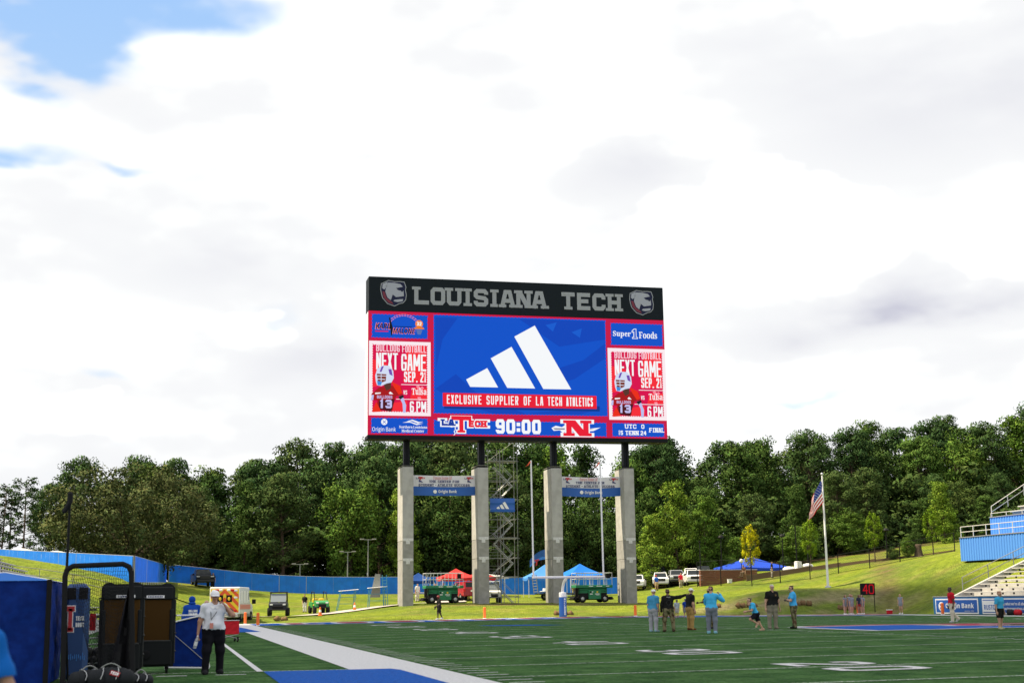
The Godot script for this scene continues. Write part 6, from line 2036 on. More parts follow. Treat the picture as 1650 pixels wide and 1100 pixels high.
func build_vehicles() -> void:
	var lots := [["white pickup nearest the rightmost pillar, cut off by it", 54.6, "car_white", false], ["big white pickup facing the field behind the man in the blue shirt", 57.3, "car_white", false], ["dark silver car between two white pickups", 59.7, "car_silver", true], ["white pickup behind the man in the red shirt", 61.3, "car_white", false], ["dark grey car in the shade right of the white pickups", 63.3, "car_dark", true], ["white car at the brick wall's left end", 60.9, "car_white", true]]
	for i in lots.size():
		var l: Array = lots[i]
		var z := -170.0 + 1.0 * (i % 2)
		if i == 5: z = -158.5
		var x: float = l[1] + (1.0 if i < 5 else -2.2)
		pickup(l[0], Vector3(x, land(x, z), z), -0.38 + 0.06 * (i % 3), l[2], l[3])
	pickup("dark green roofed car behind the white pickups", Vector3(60.5, land(60.5, -176) + 0.5, -176.0), -0.35, "car_dark", true)
	pickup("black pickup in the gap of the blue fence under the oak", Vector3(3.0, land(3.0, -163.2), -163.2), 0.1, "car_dark", false)
	# red car seen from behind
	var rc := pickup("red estate car seen from behind, right of the left scissor lift", Vector3(29.0, land(29.0, -146), -146.0), PI + 0.15, "car_red", true)
	var mb := Mb.new()
	mb.quad_out(Vector3(0.68, 1.32, -2.60), Vector3(-0.68, 1.32, -2.60), Vector3(-0.60, 1.80, -2.40), Vector3(0.60, 1.80, -2.40), Vector3(0, 0.3, -1))
	part(mb, "rear_window", mats.glass_dark, rc)
	for s in [-1.0, 1.0]:
		mb = Mb.new()
		mb.box(Vector3(s * 0.86, 1.05, -2.76), Vector3(0.2, 0.36, 0.08), 0.02)
		part(mb, "tail_light", mats.tail_red, rc)
	mb = Mb.new()
	mb.box(Vector3(0, 0.95, -2.78), Vector3(0.4, 0.16, 0.03))
	part(mb, "number_plate", mats.print_white, rc)
	# ambulance from behind
	var a := thing("ambulance", "white ambulance with red and yellow chevrons on its back doors", "ambulance", Vector3(4.6, 0.12, -116.3), PI - 0.22)
	mb = Mb.new()
	mb.box(Vector3(0, 1.62, -1.6), Vector3(2.3, 2.06, 4.2), 0.05)
	part(mb, "box_body", mats.car_white, a)
	mb = side_prism([0.5, .5, 0.5, 2.25, 1.1, 2.2, 1.9, 1.45, 3.0, 1.25, 3.1, .5], 2.0)
	part(mb, "cab", mats.car_white, a)
	mb = Mb.new()
	mb.box(Vector3(0, 0.5, -1.0), Vector3(2.1, 0.24, 5.6), 0.03)
	mb.box(Vector3(0, 0.42, -3.85), Vector3(2.2, 0.14, 0.5), 0.03)
	part(mb, "chassis", mats.galvanised_dull, a)
	for s in [-1.0, 1.0]:
		for zz in [-2.4, 2.1]:
			var w := wheel(0.4, 0.3, a, "galvanised", true)
			w.position = Vector3(s * 0.95, 0.4, zz)
		mb = Mb.new()
		mb.box(Vector3(s * 1.16, 1.15, -1.3), Vector3(0.012, 0.36, 4.6))
		part(mb, "side_stripe", mats.ambulance_pink, a)
		mb = Mb.new()
		mb.box(Vector3(s * 1.35, 1.55, 1.5), Vector3(0.3, 0.36, 0.14), 0.03)
		part(mb, "mirror", mats.black_plastic, a)
		for k in 3:
			mb = Mb.new()
			mb.box(Vector3(s * 1.165, 1.9, -2.9 + k * 1.25), Vector3(0.015, 0.9, 0.9), 0.004)
			part(mb, "side_locker", mats.white_plastic, a)
		mb = Mb.new()
		mb.box(Vector3(s * 1.172, 1.95, 0.1), Vector3(0.015, 0.5, 0.22))
		part(mb, "side_window", mats.glass_dark, a)
	mb = Mb.new()
	mb.xf = Transform3D(Basis(Vector3.UP, PI), Vector3(0, 0, -3.7))
	mb.box(Vector3(0, 1.62, 0.01), Vector3(2.16, 1.78, 0.02), 0.005)
	var rear := part(mb, "back_doors", mats.chevron_yellow, a)
	var face := box_poly(-1.07, 0.74, 1.07, 2.50)
	for k in 4:
		mb = Mb.new()
		mb.xf = Transform3D(Basis(Vector3.UP, PI), Vector3(0, 0, -3.7))
		var y := 0.35 + k * 0.62
		for s in [-1.0, 1.0]:
			var st := PackedVector2Array([Vector2(0, y + 0.6), Vector2(0, y + 0.92), Vector2(s * 1.2, y - 0.28), Vector2(s * 1.2, y - 0.60)])
			for q in Geometry2D.intersect_polygons(st, face): mb.prism(q, 0.026, 0.026)
		part(mb, "chevron", mats.chevron_red if k > 0 else mats.ambulance_pink, rear)
	for s in [-1.0, 1.0]:
		mb = Mb.new()
		mb.xf = Transform3D(Basis(Vector3.UP, PI), Vector3(0, 0, -3.7))
		mb.box(Vector3(s * 0.34, 1.78, 0.03), Vector3(0.44, 0.52, 0.03), 0.012)
		var wn := part(mb, "door_window", mats.black_plastic, rear)
		mb = Mb.new()
		mb.xf = Transform3D(Basis(Vector3.UP, PI), Vector3(0, 0, -3.7))
		mb.ball(Vector3(s * 0.34, 1.76, 0.05), Vector3(0.1, 0.14, 0.01), 8, 5)
		part(mb, "sticker", mats.yellow_seat, wn)
		for q in [[0.85, 2.38, "headlamp"], [0.85, 1.85, "headlamp"], [0.3, 2.42, "print_white"], [0.6, 2.4, "tail_red"], [0.8, 0.86, "tail_red"]]:
			mb = Mb.new()
			mb.xf = Transform3D(Basis(Vector3.UP, PI), Vector3(0, 0, -3.7))
			mb.box(Vector3(s * q[0], q[1], 0.04), Vector3(0.26, 0.14, 0.05), 0.02)
			part(mb, "rear_light", mats[q[2]], rear)
	# utility vehicles on the path
	utility("dark four seat utility vehicle with roof on the path right of the ambulance", Vector3(8.55, land(8.55, -122.2) + 0.1, -122.2), -0.12, "car_dark", 1.75, true)
	utility("green utility cart with yellow seats by the walking person", Vector3(12.6, land(12.6, -129.5) + 0.05, -129.5), 0.1, "green_vehicle", 1.4, false)
	utility("white roofed golf cart behind the scaffold tower's foot", Vector3(28.9, land(28.9, -131.5), -131.5), -0.1, "car_white", 1.35, true)
	# low trailer
	var tr := thing("flatbed_trailer", "low flatbed trailer with raised ramp left of the third pillar", "trailer", Vector3(37.0, land(37, -142), -142.0), 0.0)
	mb = Mb.new()
	mb.box(Vector3(0.6, 0.62, 0), Vector3(3.6, 0.12, 1.9), 0.02)
	part(mb, "bed", mats.dark_metal, tr)
	for s in [-0.95, 0.95]:
		var w := wheel(0.36, 0.22, tr)
		w.position = Vector3(-0.2, 0.36, s)
		mb = Mb.new()
		mb.box(Vector3(-0.2, 0.76, s), Vector3(1.0, 0.06, 0.3), 0.02)
		part(mb, "mudguard", mats.dark_metal, tr)
	mb = Mb.new()
	mb.xf = Transform3D(Basis(Vector3.BACK, 0.1), Vector3(-1.3, 0.65, 0))
	for s in [-0.85, 0.85]: mb.box(Vector3(0, 0.95, s), Vector3(0.07, 1.9, 0.07))
	for k in 7: mb.box(Vector3(0, 0.2 + 0.28 * k, 0), Vector3(0.05, 0.05, 1.7))
	part(mb, "ramp", mats.galvanised_dull, tr)
	mb = Mb.new()
	mb.tube(Vector3(2.3, 0.6, 0), Vector3(3.6, 0.5, 0), 0.06, 0.05, 8)
	part(mb, "drawbar", mats.dark_metal, tr)

func utility(label: String, at: Vector3, turn: float, paint_: String, w: float, roof: bool) -> void:
	var t := thing("utility_cart", label, "utility cart", at, turn, "utility carts behind the field")
	var mb := side_prism([1.55, .55, 1.5, .95, 1.0, 1.12, .75, 1.12, .7, .6, -.1, .6, -.2, .95, -1.5, 1.0, -1.55, .5], w * 0.86)
	part(mb, "body", mats[paint_], t)
	for s in [-1.0, 1.0]:
		for zz in [1.05, -1.05]:
			var wh := wheel(0.34, 0.26, t, "dark_metal", true)
			wh.position = Vector3(s * w * 0.42, 0.34, zz)
		mb = Mb.new()
		mb.path([Vector3(s * w * 0.40, 1.05, 0.95), Vector3(s * w * 0.38, 1.85, 0.45), Vector3(s * w * 0.38, 1.9, -0.7), Vector3(s * w * 0.4, 1.0, -0.9)], 0.035)
		part(mb, "roll_bar", mats.black_plastic, t)
		mb = Mb.new()
		mb.box(Vector3(s * w * 0.3, 0.92, 1.5), Vector3(0.24, 0.12, 0.08), 0.02)
		part(mb, "headlight", mats.headlamp, t)
		mb = Mb.new()
		mb.box(Vector3(s * w * 0.2, 1.0, -0.35), Vector3(w * 0.34, 0.6, 0.14), 0.05)
		mb.box(Vector3(s * w * 0.2, 0.72, -0.1), Vector3(w * 0.34, 0.14, 0.5), 0.05)
		part(mb, "seat", mats.yellow_seat if not roof else mats.black_plastic, t)
	mb = Mb.new()
	mb.box(Vector3(0, 0.66, 1.53), Vector3(w * 0.5, 0.3, 0.06), 0.02)
	mb.box(Vector3(0, 0.5, 1.6), Vector3(w * 0.8, 0.1, 0.1), 0.03)
	part(mb, "grille", mats.black_plastic, t)
	if roof:
		mb = Mb.new()
		mb.box(Vector3(0, 1.93, -0.15), Vector3(w * 0.84, 0.07, 1.5), 0.03)
		part(mb, "roof", mats.white_plastic if paint_ == "car_white" else mats.black_plastic, t)
		mb = Mb.new()
		mb.quad_out(Vector3(-w * 0.36, 1.15, 0.92), Vector3(w * 0.36, 1.15, 0.92), Vector3(w * 0.36, 1.82, 0.5), Vector3(-w * 0.36, 1.82, 0.5), Vector3(0, 0.4, 1))
		part(mb, "windscreen", mat("cart_screen", 0.18, 0.21, 0.24, 0.12), t)
	mb = Mb.new()
	mb.tube(Vector3(-w * 0.2, 1.05, 0.5), Vector3(-w * 0.2, 1.2, 0.35), 0.02, 0.02, 6)
	mb.tube(Vector3(-w * 0.2 - 0.14, 1.2, 0.35), Vector3(-w * 0.2 + 0.14, 1.2, 0.35), 0.02, 0.02, 6)
	part(mb, "steering_wheel", mats.black_plastic, t)

# ---------------------------------------------------------------- left sideline equipment
func drape(mb: Mb, a: Vector3, b: Vector3, h: float, nx: int, ny: int, deep: float, nz: FastNoiseLite, out: Vector3, off := 0.0) -> void:
	var vs := []
	for j in ny + 1:
		for i in nx + 1:
			var u := float(i) / nx
			var v := float(j) / ny
			var p := a.lerp(b, u) + Vector3(0, h * v, 0)
			var w := nz.get_noise_3d(u * 60.0 + v * 40.0 + off, v * 30.0, off) * deep + sin((u * 2.2 - v * 1.4) * 9.0 + off) * deep * 0.35
			vs.append(p + out * w * clampf(minf(u, 1.0 - u) * 12.0, 0.15, 1.0))
	for j in ny:
		for i in nx:
			var k := j * (nx + 1) + i
			mb.quad_out(vs[k], vs[k + 1], vs[k + nx + 2], vs[k + nx + 1], out)

func build_near_left() -> void:
	var nz := FastNoiseLite.new()
	nz.seed = 8
	nz.frequency = 0.05
	# blue medical tent
	var t := thing("medical_tent", "dark blue walled sideline tent with a low peaked roof at the left edge", "tent", Vector3(-4.2, 0, -28.6))
	var mb := Mb.new()
	drape(mb, Vector3(-2.05, 0.02, 1.55), Vector3(2.0, 0.02, 1.55), 1.82, 60, 26, 0.035, nz, Vector3.BACK)
	part(mb, "front_wall", mats.tent_blue, t)
	mb = Mb.new()
	drape(mb, Vector3(2.05, 0.02, 1.5), Vector3(2.05, 0.02, -1.5), 1.82, 40, 26, 0.05, nz, Vector3.RIGHT, 30.0)
	part(mb, "side_wall", mats.tent_blue, t)
	mb = Mb.new()
	drape(mb, Vector3(-2.05, 0.02, -1.52), Vector3(2.0, 0.02, -1.52), 1.82, 8, 6, 0.02, nz, Vector3.FORWARD, 60.0)
	drape(mb, Vector3(-2.06, 0.02, 1.5), Vector3(-2.06, 0.02, -1.5), 1.82, 8, 6, 0.02, nz, Vector3.LEFT, 90.0)
	part(mb, "back_wall", mats.tent_blue, t)
	mb = Mb.new()
	var peak := Vector3(1.1, 2.02, 0.0)
	var cr := [Vector3(-2.08, 1.84, 1.58), Vector3(2.08, 1.84, 1.58), Vector3(2.08, 1.84, -1.55), Vector3(-2.08, 1.84, -1.55)]
	for k in 4: mb.tri(cr[k], cr[(k + 1) % 4], peak)
	part(mb, "roof", mats.blue_canopy, t)
	mb = Mb.new()
	for k in 4: mb.tube(cr[k], peak, 0.014, 0.014, 5)
	part(mb, "roof_piping", mats.white_plastic, t)
	mb = Mb.new()
	mb.box(Vector3(2.03, 0.93, 1.59), Vector3(0.09, 1.86, 0.05), 0.01)
	part(mb, "corner_strap", mats.black_plastic, t)
	mb = Mb.new()
	var rn: Vector3 = (cr[2] - cr[1]).cross(peak - cr[1]).normalized()
	for q in [[0.18, 0.40, 0.78], [0.22, 0.34, 0.40], [0.44, 0.30, 0.62]]:
		var A: Vector3 = cr[1].lerp(cr[2], q[0])
		var B: Vector3 = cr[1].lerp(cr[2], q[0] + 0.2)
		var up: Vector3 = absf(rn.y) * rn * signf(rn.y) * 0.012
		mb.quad_out(A.lerp(peak, 0.12) + up, B.lerp(peak, 0.12) + up, B.lerp(peak, q[1] + 0.2) + up, A.lerp(peak, q[1] + 0.2) + up, Vector3.UP)
	part(mb, "roof_print", mats.print_red, t)
	mb = Mb.new()
	letters(mb, "L", 0.0, 0.11, 0.0, 0.26, 0.035, 0.0)
	var lt := part(mb, "letter", mats.print_white, t)
	lt.transform = Transform3D(Basis(Vector3.UP, PI / 2 - 0.2), Vector3(2.13, 0.42, -0.9))
	# tall blue padded cover with a red letter
	var c := thing("padded_cover", "upright dark blue padded cover with red letter beside the net frame", "equipment cover", Vector3(-1.78, 0, -28.6), 0.0)
	mb = Mb.new()
	mb.box(Vector3(0, 0.92, 0), Vector3(0.46, 1.76, 0.4), 0.09)
	part(mb, "cover", mat("cover_blue", 0.006, 0.045, 0.17, 0.5), c)
	for s in [-0.09, 0.12]:
		mb = Mb.new()
		mb.box(Vector3(s, 1.62, 0.205), Vector3(0.16, 0.22, 0.02), 0.006)
		part(mb, "strap_pad", mats.black_plastic, c)
	mb = Mb.new()
	for q in [[-0.1, 1.34, 0.15, 0.09], [-0.1, 1.14, 0.07, 0.4], [-0.1, 0.95, 0.12, 0.07]]: mb.box(Vector3(q[0], q[1], 0.205), Vector3(q[2] + 0.03, q[3] + 0.03, 0.012))
	part(mb, "letter_outline", mats.print_white, c)
	mb = Mb.new()
	for q in [[-0.1, 1.34, 0.15, 0.09], [-0.1, 1.14, 0.07, 0.4], [-0.1, 0.95, 0.12, 0.07]]: mb.box(Vector3(q[0], q[1], 0.214), Vector3(q[2], q[3], 0.012))
	part(mb, "letter", mats.print_red, c)
	mb = Mb.new()
	letters(mb, "TECH", 0.0, 0.15, 1.12, 0.08, 0.016, 0.215)
	letters(mb, "DOGS", 0.0, 0.15, 1.0, 0.08, 0.016, 0.215)
	part(mb, "lettering", mats.print_white, c)
	mb = Mb.new()
	for k in 9: mb.box(Vector3(-0.1 + 0.035 * k, 0.45 + 0.02 * sin(k * 3.0), 0.204), Vector3(0.012, 0.09 + 0.03 * sin(k * 2.0), 0.01))
	part(mb, "script_print", mats.light_blue_canopy, c)
	# kicking net in its black padded frame
	var nf := thing("kicking_net", "black padded kicking net frame with hanging net", "kicking net", Vector3(-1.32, 0, -26.6))
	mb = Mb.new()
	var fr := [Vector3(-0.52, 0, 0), Vector3(-0.56, 1.9, 0), Vector3(-0.53, 2.02, 0), Vector3(-0.43, 2.08, 0), Vector3(0.42, 2.11, 0), Vector3(0.53, 2.06, 0), Vector3(0.57, 1.95, 0), Vector3(0.66, 0, 0)]
	mb.path(fr, 0.048, 10)
	part(mb, "padded_frame", mat("black_foam", 0.016, 0.016, 0.018, 0.8), nf)
	mb = Mb.new()
	for s in [0, 7]: mb.tube(fr[s] + Vector3(0, 0.03, 0), fr[s] + Vector3(0, 0.03, -1.2), 0.03, 0.03, 6)
	mb.tube(fr[1], fr[0] + Vector3(0, 0.03, -1.2), 0.02, 0.02, 6)
	mb.tube(fr[6], fr[7] + Vector3(0, 0.03, -1.2), 0.02, 0.02, 6)
	part(mb, "rear_leg", mats.black_foam, nf)
	var N := func(u: float, v: float) -> Vector3:
		var x := lerpf(-0.5, 0.5, u)
		return Vector3(lerpf(x, 0.12 + x * 0.35, pow(v, 1.3)), 2.06 - 1.7 * v - 0.12 * sin(u * 17.0) * v, -0.12 - 0.5 * sin(PI * v) - 0.05 * sin(u * 23.0))
	mb = Mb.new()
	for i in 26:
		for j in 10: mb.tube(N.call(i / 25.0, j / 10.0), N.call(i / 25.0 + (0.02 if j % 2 else -0.02), (j + 1) / 10.0), 0.0045, 0.0045, 3, false)
	for j in range(1, 26):
		for i in 8: mb.tube(N.call(i / 8.0, j / 26.0), N.call((i + 1) / 8.0, (j + 0.3 * (i % 2)) / 26.0), 0.004, 0.004, 3, false)
	part(mb, "net", mats.black_plastic, nf).set_meta("kind", "stuff")
	mb = Mb.new()
	var rows := 12
	for j in rows:
		var v0 := float(j) / rows
		var v1 := (j + 1.0) / rows
		for k in 5:
			var p := []
			for q in [[k, v0], [k + 1, v0], [k + 1, v1], [k, v1]]:
				var wdt: float = lerpf(0.05, 0.44, pow(q[1], 0.9))
				p.append(Vector3(0.58 + 0.08 * q[1] - wdt * (q[0] / 5.0) , 1.7 - 1.68 * q[1], -0.10 - 0.08 * sin(q[0] * 2.4 + q[1] * 4.0)))
			mb.quad_out(p[0], p[1], p[2], p[3], Vector3.BACK)
	part(mb, "gathered_netting", mats.black_plastic, nf)
	# evaporative coolers
	cooler("black evaporative cooler half hidden behind the net frame, its pad in shade", Vector3(-0.98, 0, -29.4), 0.80)
	cooler("black evaporative cooler with brown pad, right of the net frame", Vector3(-0.44, 0, -31.3), 0.92)
	# tall pole with a black camera bag
	var pl := thing("camera_pole", "tall thin black pole with a black bag hung at its top", "pole", Vector3(-1.98, 0, -28.2))
	mb = Mb.new()
	mb.tube(Vector3(0, 0, 0), Vector3(0.02, 3.5, 0), 0.03, 0.022, 8)
	part(mb, "pole", mats.black_post, pl)
	mb = Mb.new()
	mb.box(Vector3(0.02, 3.4, 0), Vector3(0.1, 0.22, 0.1), 0.03)
	mb.xf = Transform3D(Basis(Vector3.BACK, -0.5), Vector3(-0.03, 3.22, 0.02))
	mb.box(Vector3.ZERO, Vector3(0.09, 0.26, 0.08), 0.03)
	part(mb, "bag", mats.black_plastic, pl)
	# blue folding panel with white pipe frame
	var p2 := thing("sideline_screen", "dark blue cloth panel in a white pipe frame left of the walking man", "screen", Vector3(0.36, 0, -32.5))
	mb = Mb.new()
	mb.prism(PackedVector2Array([Vector2(-0.5, 0.06), Vector2(0.42, 0.03), Vector2(0.24, 1.14), Vector2(0.0, 1.1), Vector2(-0.5, 0.98)]), -0.01, 0.0)
	part(mb, "cloth", mats.tent_blue, p2)
	mb = Mb.new()
	mb.path([Vector3(-0.52, 0.06, 0.02), Vector3(0.44, 0.03, 0.02)], 0.022)
	mb.path([Vector3(-0.52, 0.98, 0.02), Vector3(0.0, 1.1, 0.02), Vector3(0.25, 1.15, 0.02), Vector3(0.44, 0.05, 0.02)], 0.018)
	part(mb, "pipe_frame", mats.white_paint, p2)
	mb = Mb.new()
	mb.path([Vector3(-0.5, 0.9, 0.02), Vector3(0.4, 0.12, 0.02)], 0.008)
	part(mb, "diagonal_cord", mats.galvanised, p2)
	mb = Mb.new()
	mb.path([Vector3(-0.52, 1.16, -0.5), Vector3(0.2, 1.16, -0.5)], 0.02)
	for s in [-0.5, 0.2]: mb.tube(Vector3(s, 0, -0.5), Vector3(s, 1.16, -0.5), 0.018, 0.018, 6)
	part(mb, "rear_frame", mats.white_paint, p2)
	# equipment rack seen between the cover and the cooler
	var rk := thing("equipment_rack", "low metal rack with red cloths and dark gear behind the kicking net", "rack", Vector3(-1.52, 0, -30.3))
	mb = Mb.new()
	for y in [0.25, 0.62, 0.74, 1.0]: mb.tube(Vector3(-0.25, y, 0), Vector3(0.3, y + 0.03, 0), 0.015, 0.015, 6)
	for x in [-0.24, 0.28]: mb.tube(Vector3(x, 0, 0), Vector3(x, 1.25, 0), 0.018, 0.018, 6)
	part(mb, "rack_frame", mats.galvanised, rk)
	for s in [-0.06, 0.12]:
		mb = Mb.new()
		drape(mb, Vector3(s - 0.05, 0.9, 0.03), Vector3(s + 0.07, 0.9, 0.03), 0.34, 6, 8, 0.02, nz, Vector3.BACK, s * 100.0)
		part(mb, "red_cloth", mats.red_cloth, rk)
	mb = Mb.new()
	for k in 9: mb.ball(Vector3(-0.2 + 0.05 * k, 0.2 + 0.14 * (k % 3), -0.05), Vector3(0.09, 0.1, 0.1), 8, 6)
	part(mb, "dark_gear", mats.dark_metal, rk)
	# gear bags on the turf
	var bags := [[-1.36, -25.6, 0.30, 0.17, 0.3, "black gear bag with grey piping, left one below the net frame", false], [-0.98, -25.4, 0.36, 0.19, -0.2, "black gear bag with white lettering below the coolers", true], [-0.52, -25.9, 0.20, 0.12, 0.1, "small plain black bag right of the lettered bag", false]]
	for q in bags:
		var b := thing("gear_bag", q[5], "bag", Vector3(q[0], 0, q[1]), q[4], "gear bags on the turf")
		mb = Mb.new()
		for k in 7:
			var u := k / 6.0 * 2.0 - 1.0
			mb.ball(Vector3(u * q[2] * 0.7, q[3] * 0.95, 0.03 * sin(k * 2.2)), Vector3(q[2] * 0.42, q[3] * (1.0 - 0.16 * u * u + 0.05 * sin(k * 3.1)), 0.2), 12, 8)
		part(mb, "bag_body", mat("bag_black", 0.02, 0.022, 0.026, 0.75), b)
		mb = Mb.new()
		for s in [-0.35, 0.35]:
			var ar := []
			for k in 9: ar.append(Vector3(s * q[2] + 0.03 * sin(k * 1.0), q[3] * 0.95 + sin(PI * k / 8.0) * q[3] * 1.02, 0.22 * cos(PI * k / 8.0)))
			mb.path(ar, 0.009, 5)
		part(mb, "piping", mats.galvanised, b)
		mb = Mb.new()
		var hd := []
		for k in 9: hd.append(Vector3((k / 8.0 - 0.5) * q[2] * 0.9, q[3] * 1.9 + 0.07 * sin(PI * k / 8.0), 0.05))
		mb.path(hd, 0.012, 5)
		part(mb, "handle", mats.galvanised_dull, b)
		if q[6]:
			mb = Mb.new()
			mb.xf = Transform3D(Basis(Vector3.RIGHT, -0.5) * Basis(Vector3.BACK, -0.3), Vector3(0.1, 0.27, 0.19))
			mb.box(Vector3.ZERO, Vector3(0.17, 0.09, 0.02), 0.008)
			var pt := part(mb, "patch", mats.car_red, b)
			mb = Mb.new()
			letters(mb, "TECH", -0.07, 0.07, -0.025, 0.05, 0.012, 0.012)
			var l2 := part(mb, "lettering", mats.print_white, pt)
			l2.transform = Transform3D(Basis(Vector3.RIGHT, -0.5) * Basis(Vector3.BACK, -0.3), Vector3(0.1, 0.27, 0.19))
	# red wagon
	var wg := thing("red_wagon", "red canvas folding wagon on the sideline behind the walking man", "wagon", Vector3(2.05, 0, -56.6), 0.1)
	mb = Mb.new()
	drape(mb, Vector3(-0.42, 0.3, 0.32), Vector3(0.38, 0.3, 0.32), 0.5, 14, 8, 0.02, nz, Vector3.BACK, 5.0)
	drape(mb, Vector3(0.38, 0.3, 0.32), Vector3(0.38, 0.3, -0.6), 0.5, 10, 8, 0.02, nz, Vector3.RIGHT, 15.0)
	drape(mb, Vector3(-0.42, 0.3, 0.32), Vector3(-0.42, 0.3, -0.6), 0.5, 10, 8, 0.02, nz, Vector3.LEFT, 25.0)
	drape(mb, Vector3(-0.42, 0.3, -0.6), Vector3(0.38, 0.3, -0.6), 0.5, 10, 8, 0.02, nz, Vector3.FORWARD, 35.0)
	mb.box(Vector3(-0.02, 0.3, -0.14), Vector3(0.8, 0.03, 0.9))
	part(mb, "canvas", mats.red_cloth, wg)
	mb = Mb.new()
	mb.path([Vector3(-0.42, 0.8, 0.33), Vector3(0.39, 0.8, 0.33), Vector3(0.39, 0.8, -0.6), Vector3(-0.42, 0.8, -0.6), Vector3(-0.42, 0.8, 0.33)], 0.014)
	for s in [-1.0, 1.0]: mb.path([Vector3(-0.4 * s, 0.12, 0.3), Vector3(0.38 * s, 0.3, 0.3)], 0.014)
	part(mb, "frame", mats.galvanised, wg)
	for sx in [-0.36, 0.34]:
		for sz in [0.28, -0.52]:
			var w := wheel(0.1, 0.06, wg, "white_plastic", true)
			w.position = Vector3(sx, 0.1, sz)

func cooler(label: String, at: Vector3, w: float) -> void:
	var t := thing("evaporative_cooler", label, "cooler", at, 0.03, "black evaporative coolers")
	var h := 1.83
	var d := 0.62
	var mb := Mb.new()
	var o := PackedVector2Array([Vector2(-w / 2, 0.14), Vector2(w / 2, 0.14)])
	for k in 7: o.append(Vector2(w / 2 - 0.14 + 0.14 * cos(PI / 2 * k / 6.0), h - 0.14 + 0.14 * sin(PI / 2 * k / 6.0)))
	o.append_array(PackedVector2Array([Vector2(w * 0.26, h), Vector2(w * 0.2, h - 0.03), Vector2(-w * 0.2, h - 0.03), Vector2(-w * 0.26, h)]))
	for k in 7: o.append(Vector2(-w / 2 + 0.14 - 0.14 * sin(PI / 2 * k / 6.0), h - 0.14 + 0.14 * cos(PI / 2 * k / 6.0)))
	mb.prism(o, -d / 2, d / 2)
	part(mb, "housing", mat("cooler_black", 0.014, 0.016, 0.018, 0.5), t)
	mb = Mb.new()
	for q in [[0.0, h - 0.20, w - 0.08, 0.26], [0.0, 0.42, w - 0.08, 0.5], [-w / 2 + 0.06, 0.98, 0.08, 0.66], [w / 2 - 0.06, 0.98, 0.08, 0.66]]: mb.box(Vector3(q[0], q[1], d / 2 + 0.03), Vector3(q[2], q[3], 0.07), 0.02)
	part(mb, "front_frame", mats.cooler_black, t)
	mb = Mb.new()
	for k in 26: mb.box(Vector3(-w * 0.40 + w * 0.8 * k / 25.0, 1.02, d / 2 + 0.012), Vector3(0.014, 1.06, 0.03))
	mb.box(Vector3(0, 1.02, d / 2 + 0.003), Vector3(w * 0.84, 1.1, 0.01))
	part(mb, "cooling_pad", mats.cooler_pad, t)
	mb = Mb.new()
	mb.box(Vector3(0, 0.66, d / 2 + 0.05), Vector3(w * 0.84, 0.03, 0.05), 0.008)
	part(mb, "drip_ledge", mats.dark_metal, t)
	mb = Mb.new()
	mb.box(Vector3(0.06, h - 0.27, d / 2 + 0.069), Vector3(0.36, 0.055, 0.008))
	var lb := part(mb, "label_plate", mats.print_white, t)
	mb = Mb.new()
	for k in 9: mb.box(Vector3(-0.08 + 0.034 * k, h - 0.27, d / 2 + 0.075), Vector3(0.022, 0.03, 0.004))
	part(mb, "label_print", mats.print_navy, lb)
	mb = Mb.new()
	mb.xf = Transform3D(Basis(Vector3.RIGHT, PI / 2), Vector3(-0.1, 0.38, d / 2 + 0.066))
	mb.lathe([Vector2(0.10, 0.0), Vector2(0.10, 0.014), Vector2(0.06, 0.018), Vector2(0.01, 0.018)], Vector3.ZERO, 14)
	part(mb, "drain_cap", mats.black_plastic, t)
	for s in [-1.0, 1.0]:
		mb = Mb.new()
		for k in 4: mb.box(Vector3(s * (w / 2 + 0.02), 0.45 + 0.36 * k, 0), Vector3(0.05, 0.03, d * 0.9), 0.01)
		mb.box(Vector3(s * (w / 2 + 0.012), 0.85, 0), Vector3(0.03, 1.3, d * 0.7), 0.01)
		part(mb, "side_louvre", mats.dark_metal, t)
		for zz in [-0.22, 0.22]:
			mb = Mb.new()
			mb.tube(Vector3(s * w * 0.36 - 0.02, 0.065, zz), Vector3(s * w * 0.36 + 0.02, 0.065, zz), 0.065, 0.065, 14)
			mb.box(Vector3(s * w * 0.36, 0.11, zz), Vector3(0.07, 0.08, 0.05), 0.01)
			part(mb, "caster", mats.black_plastic, t)

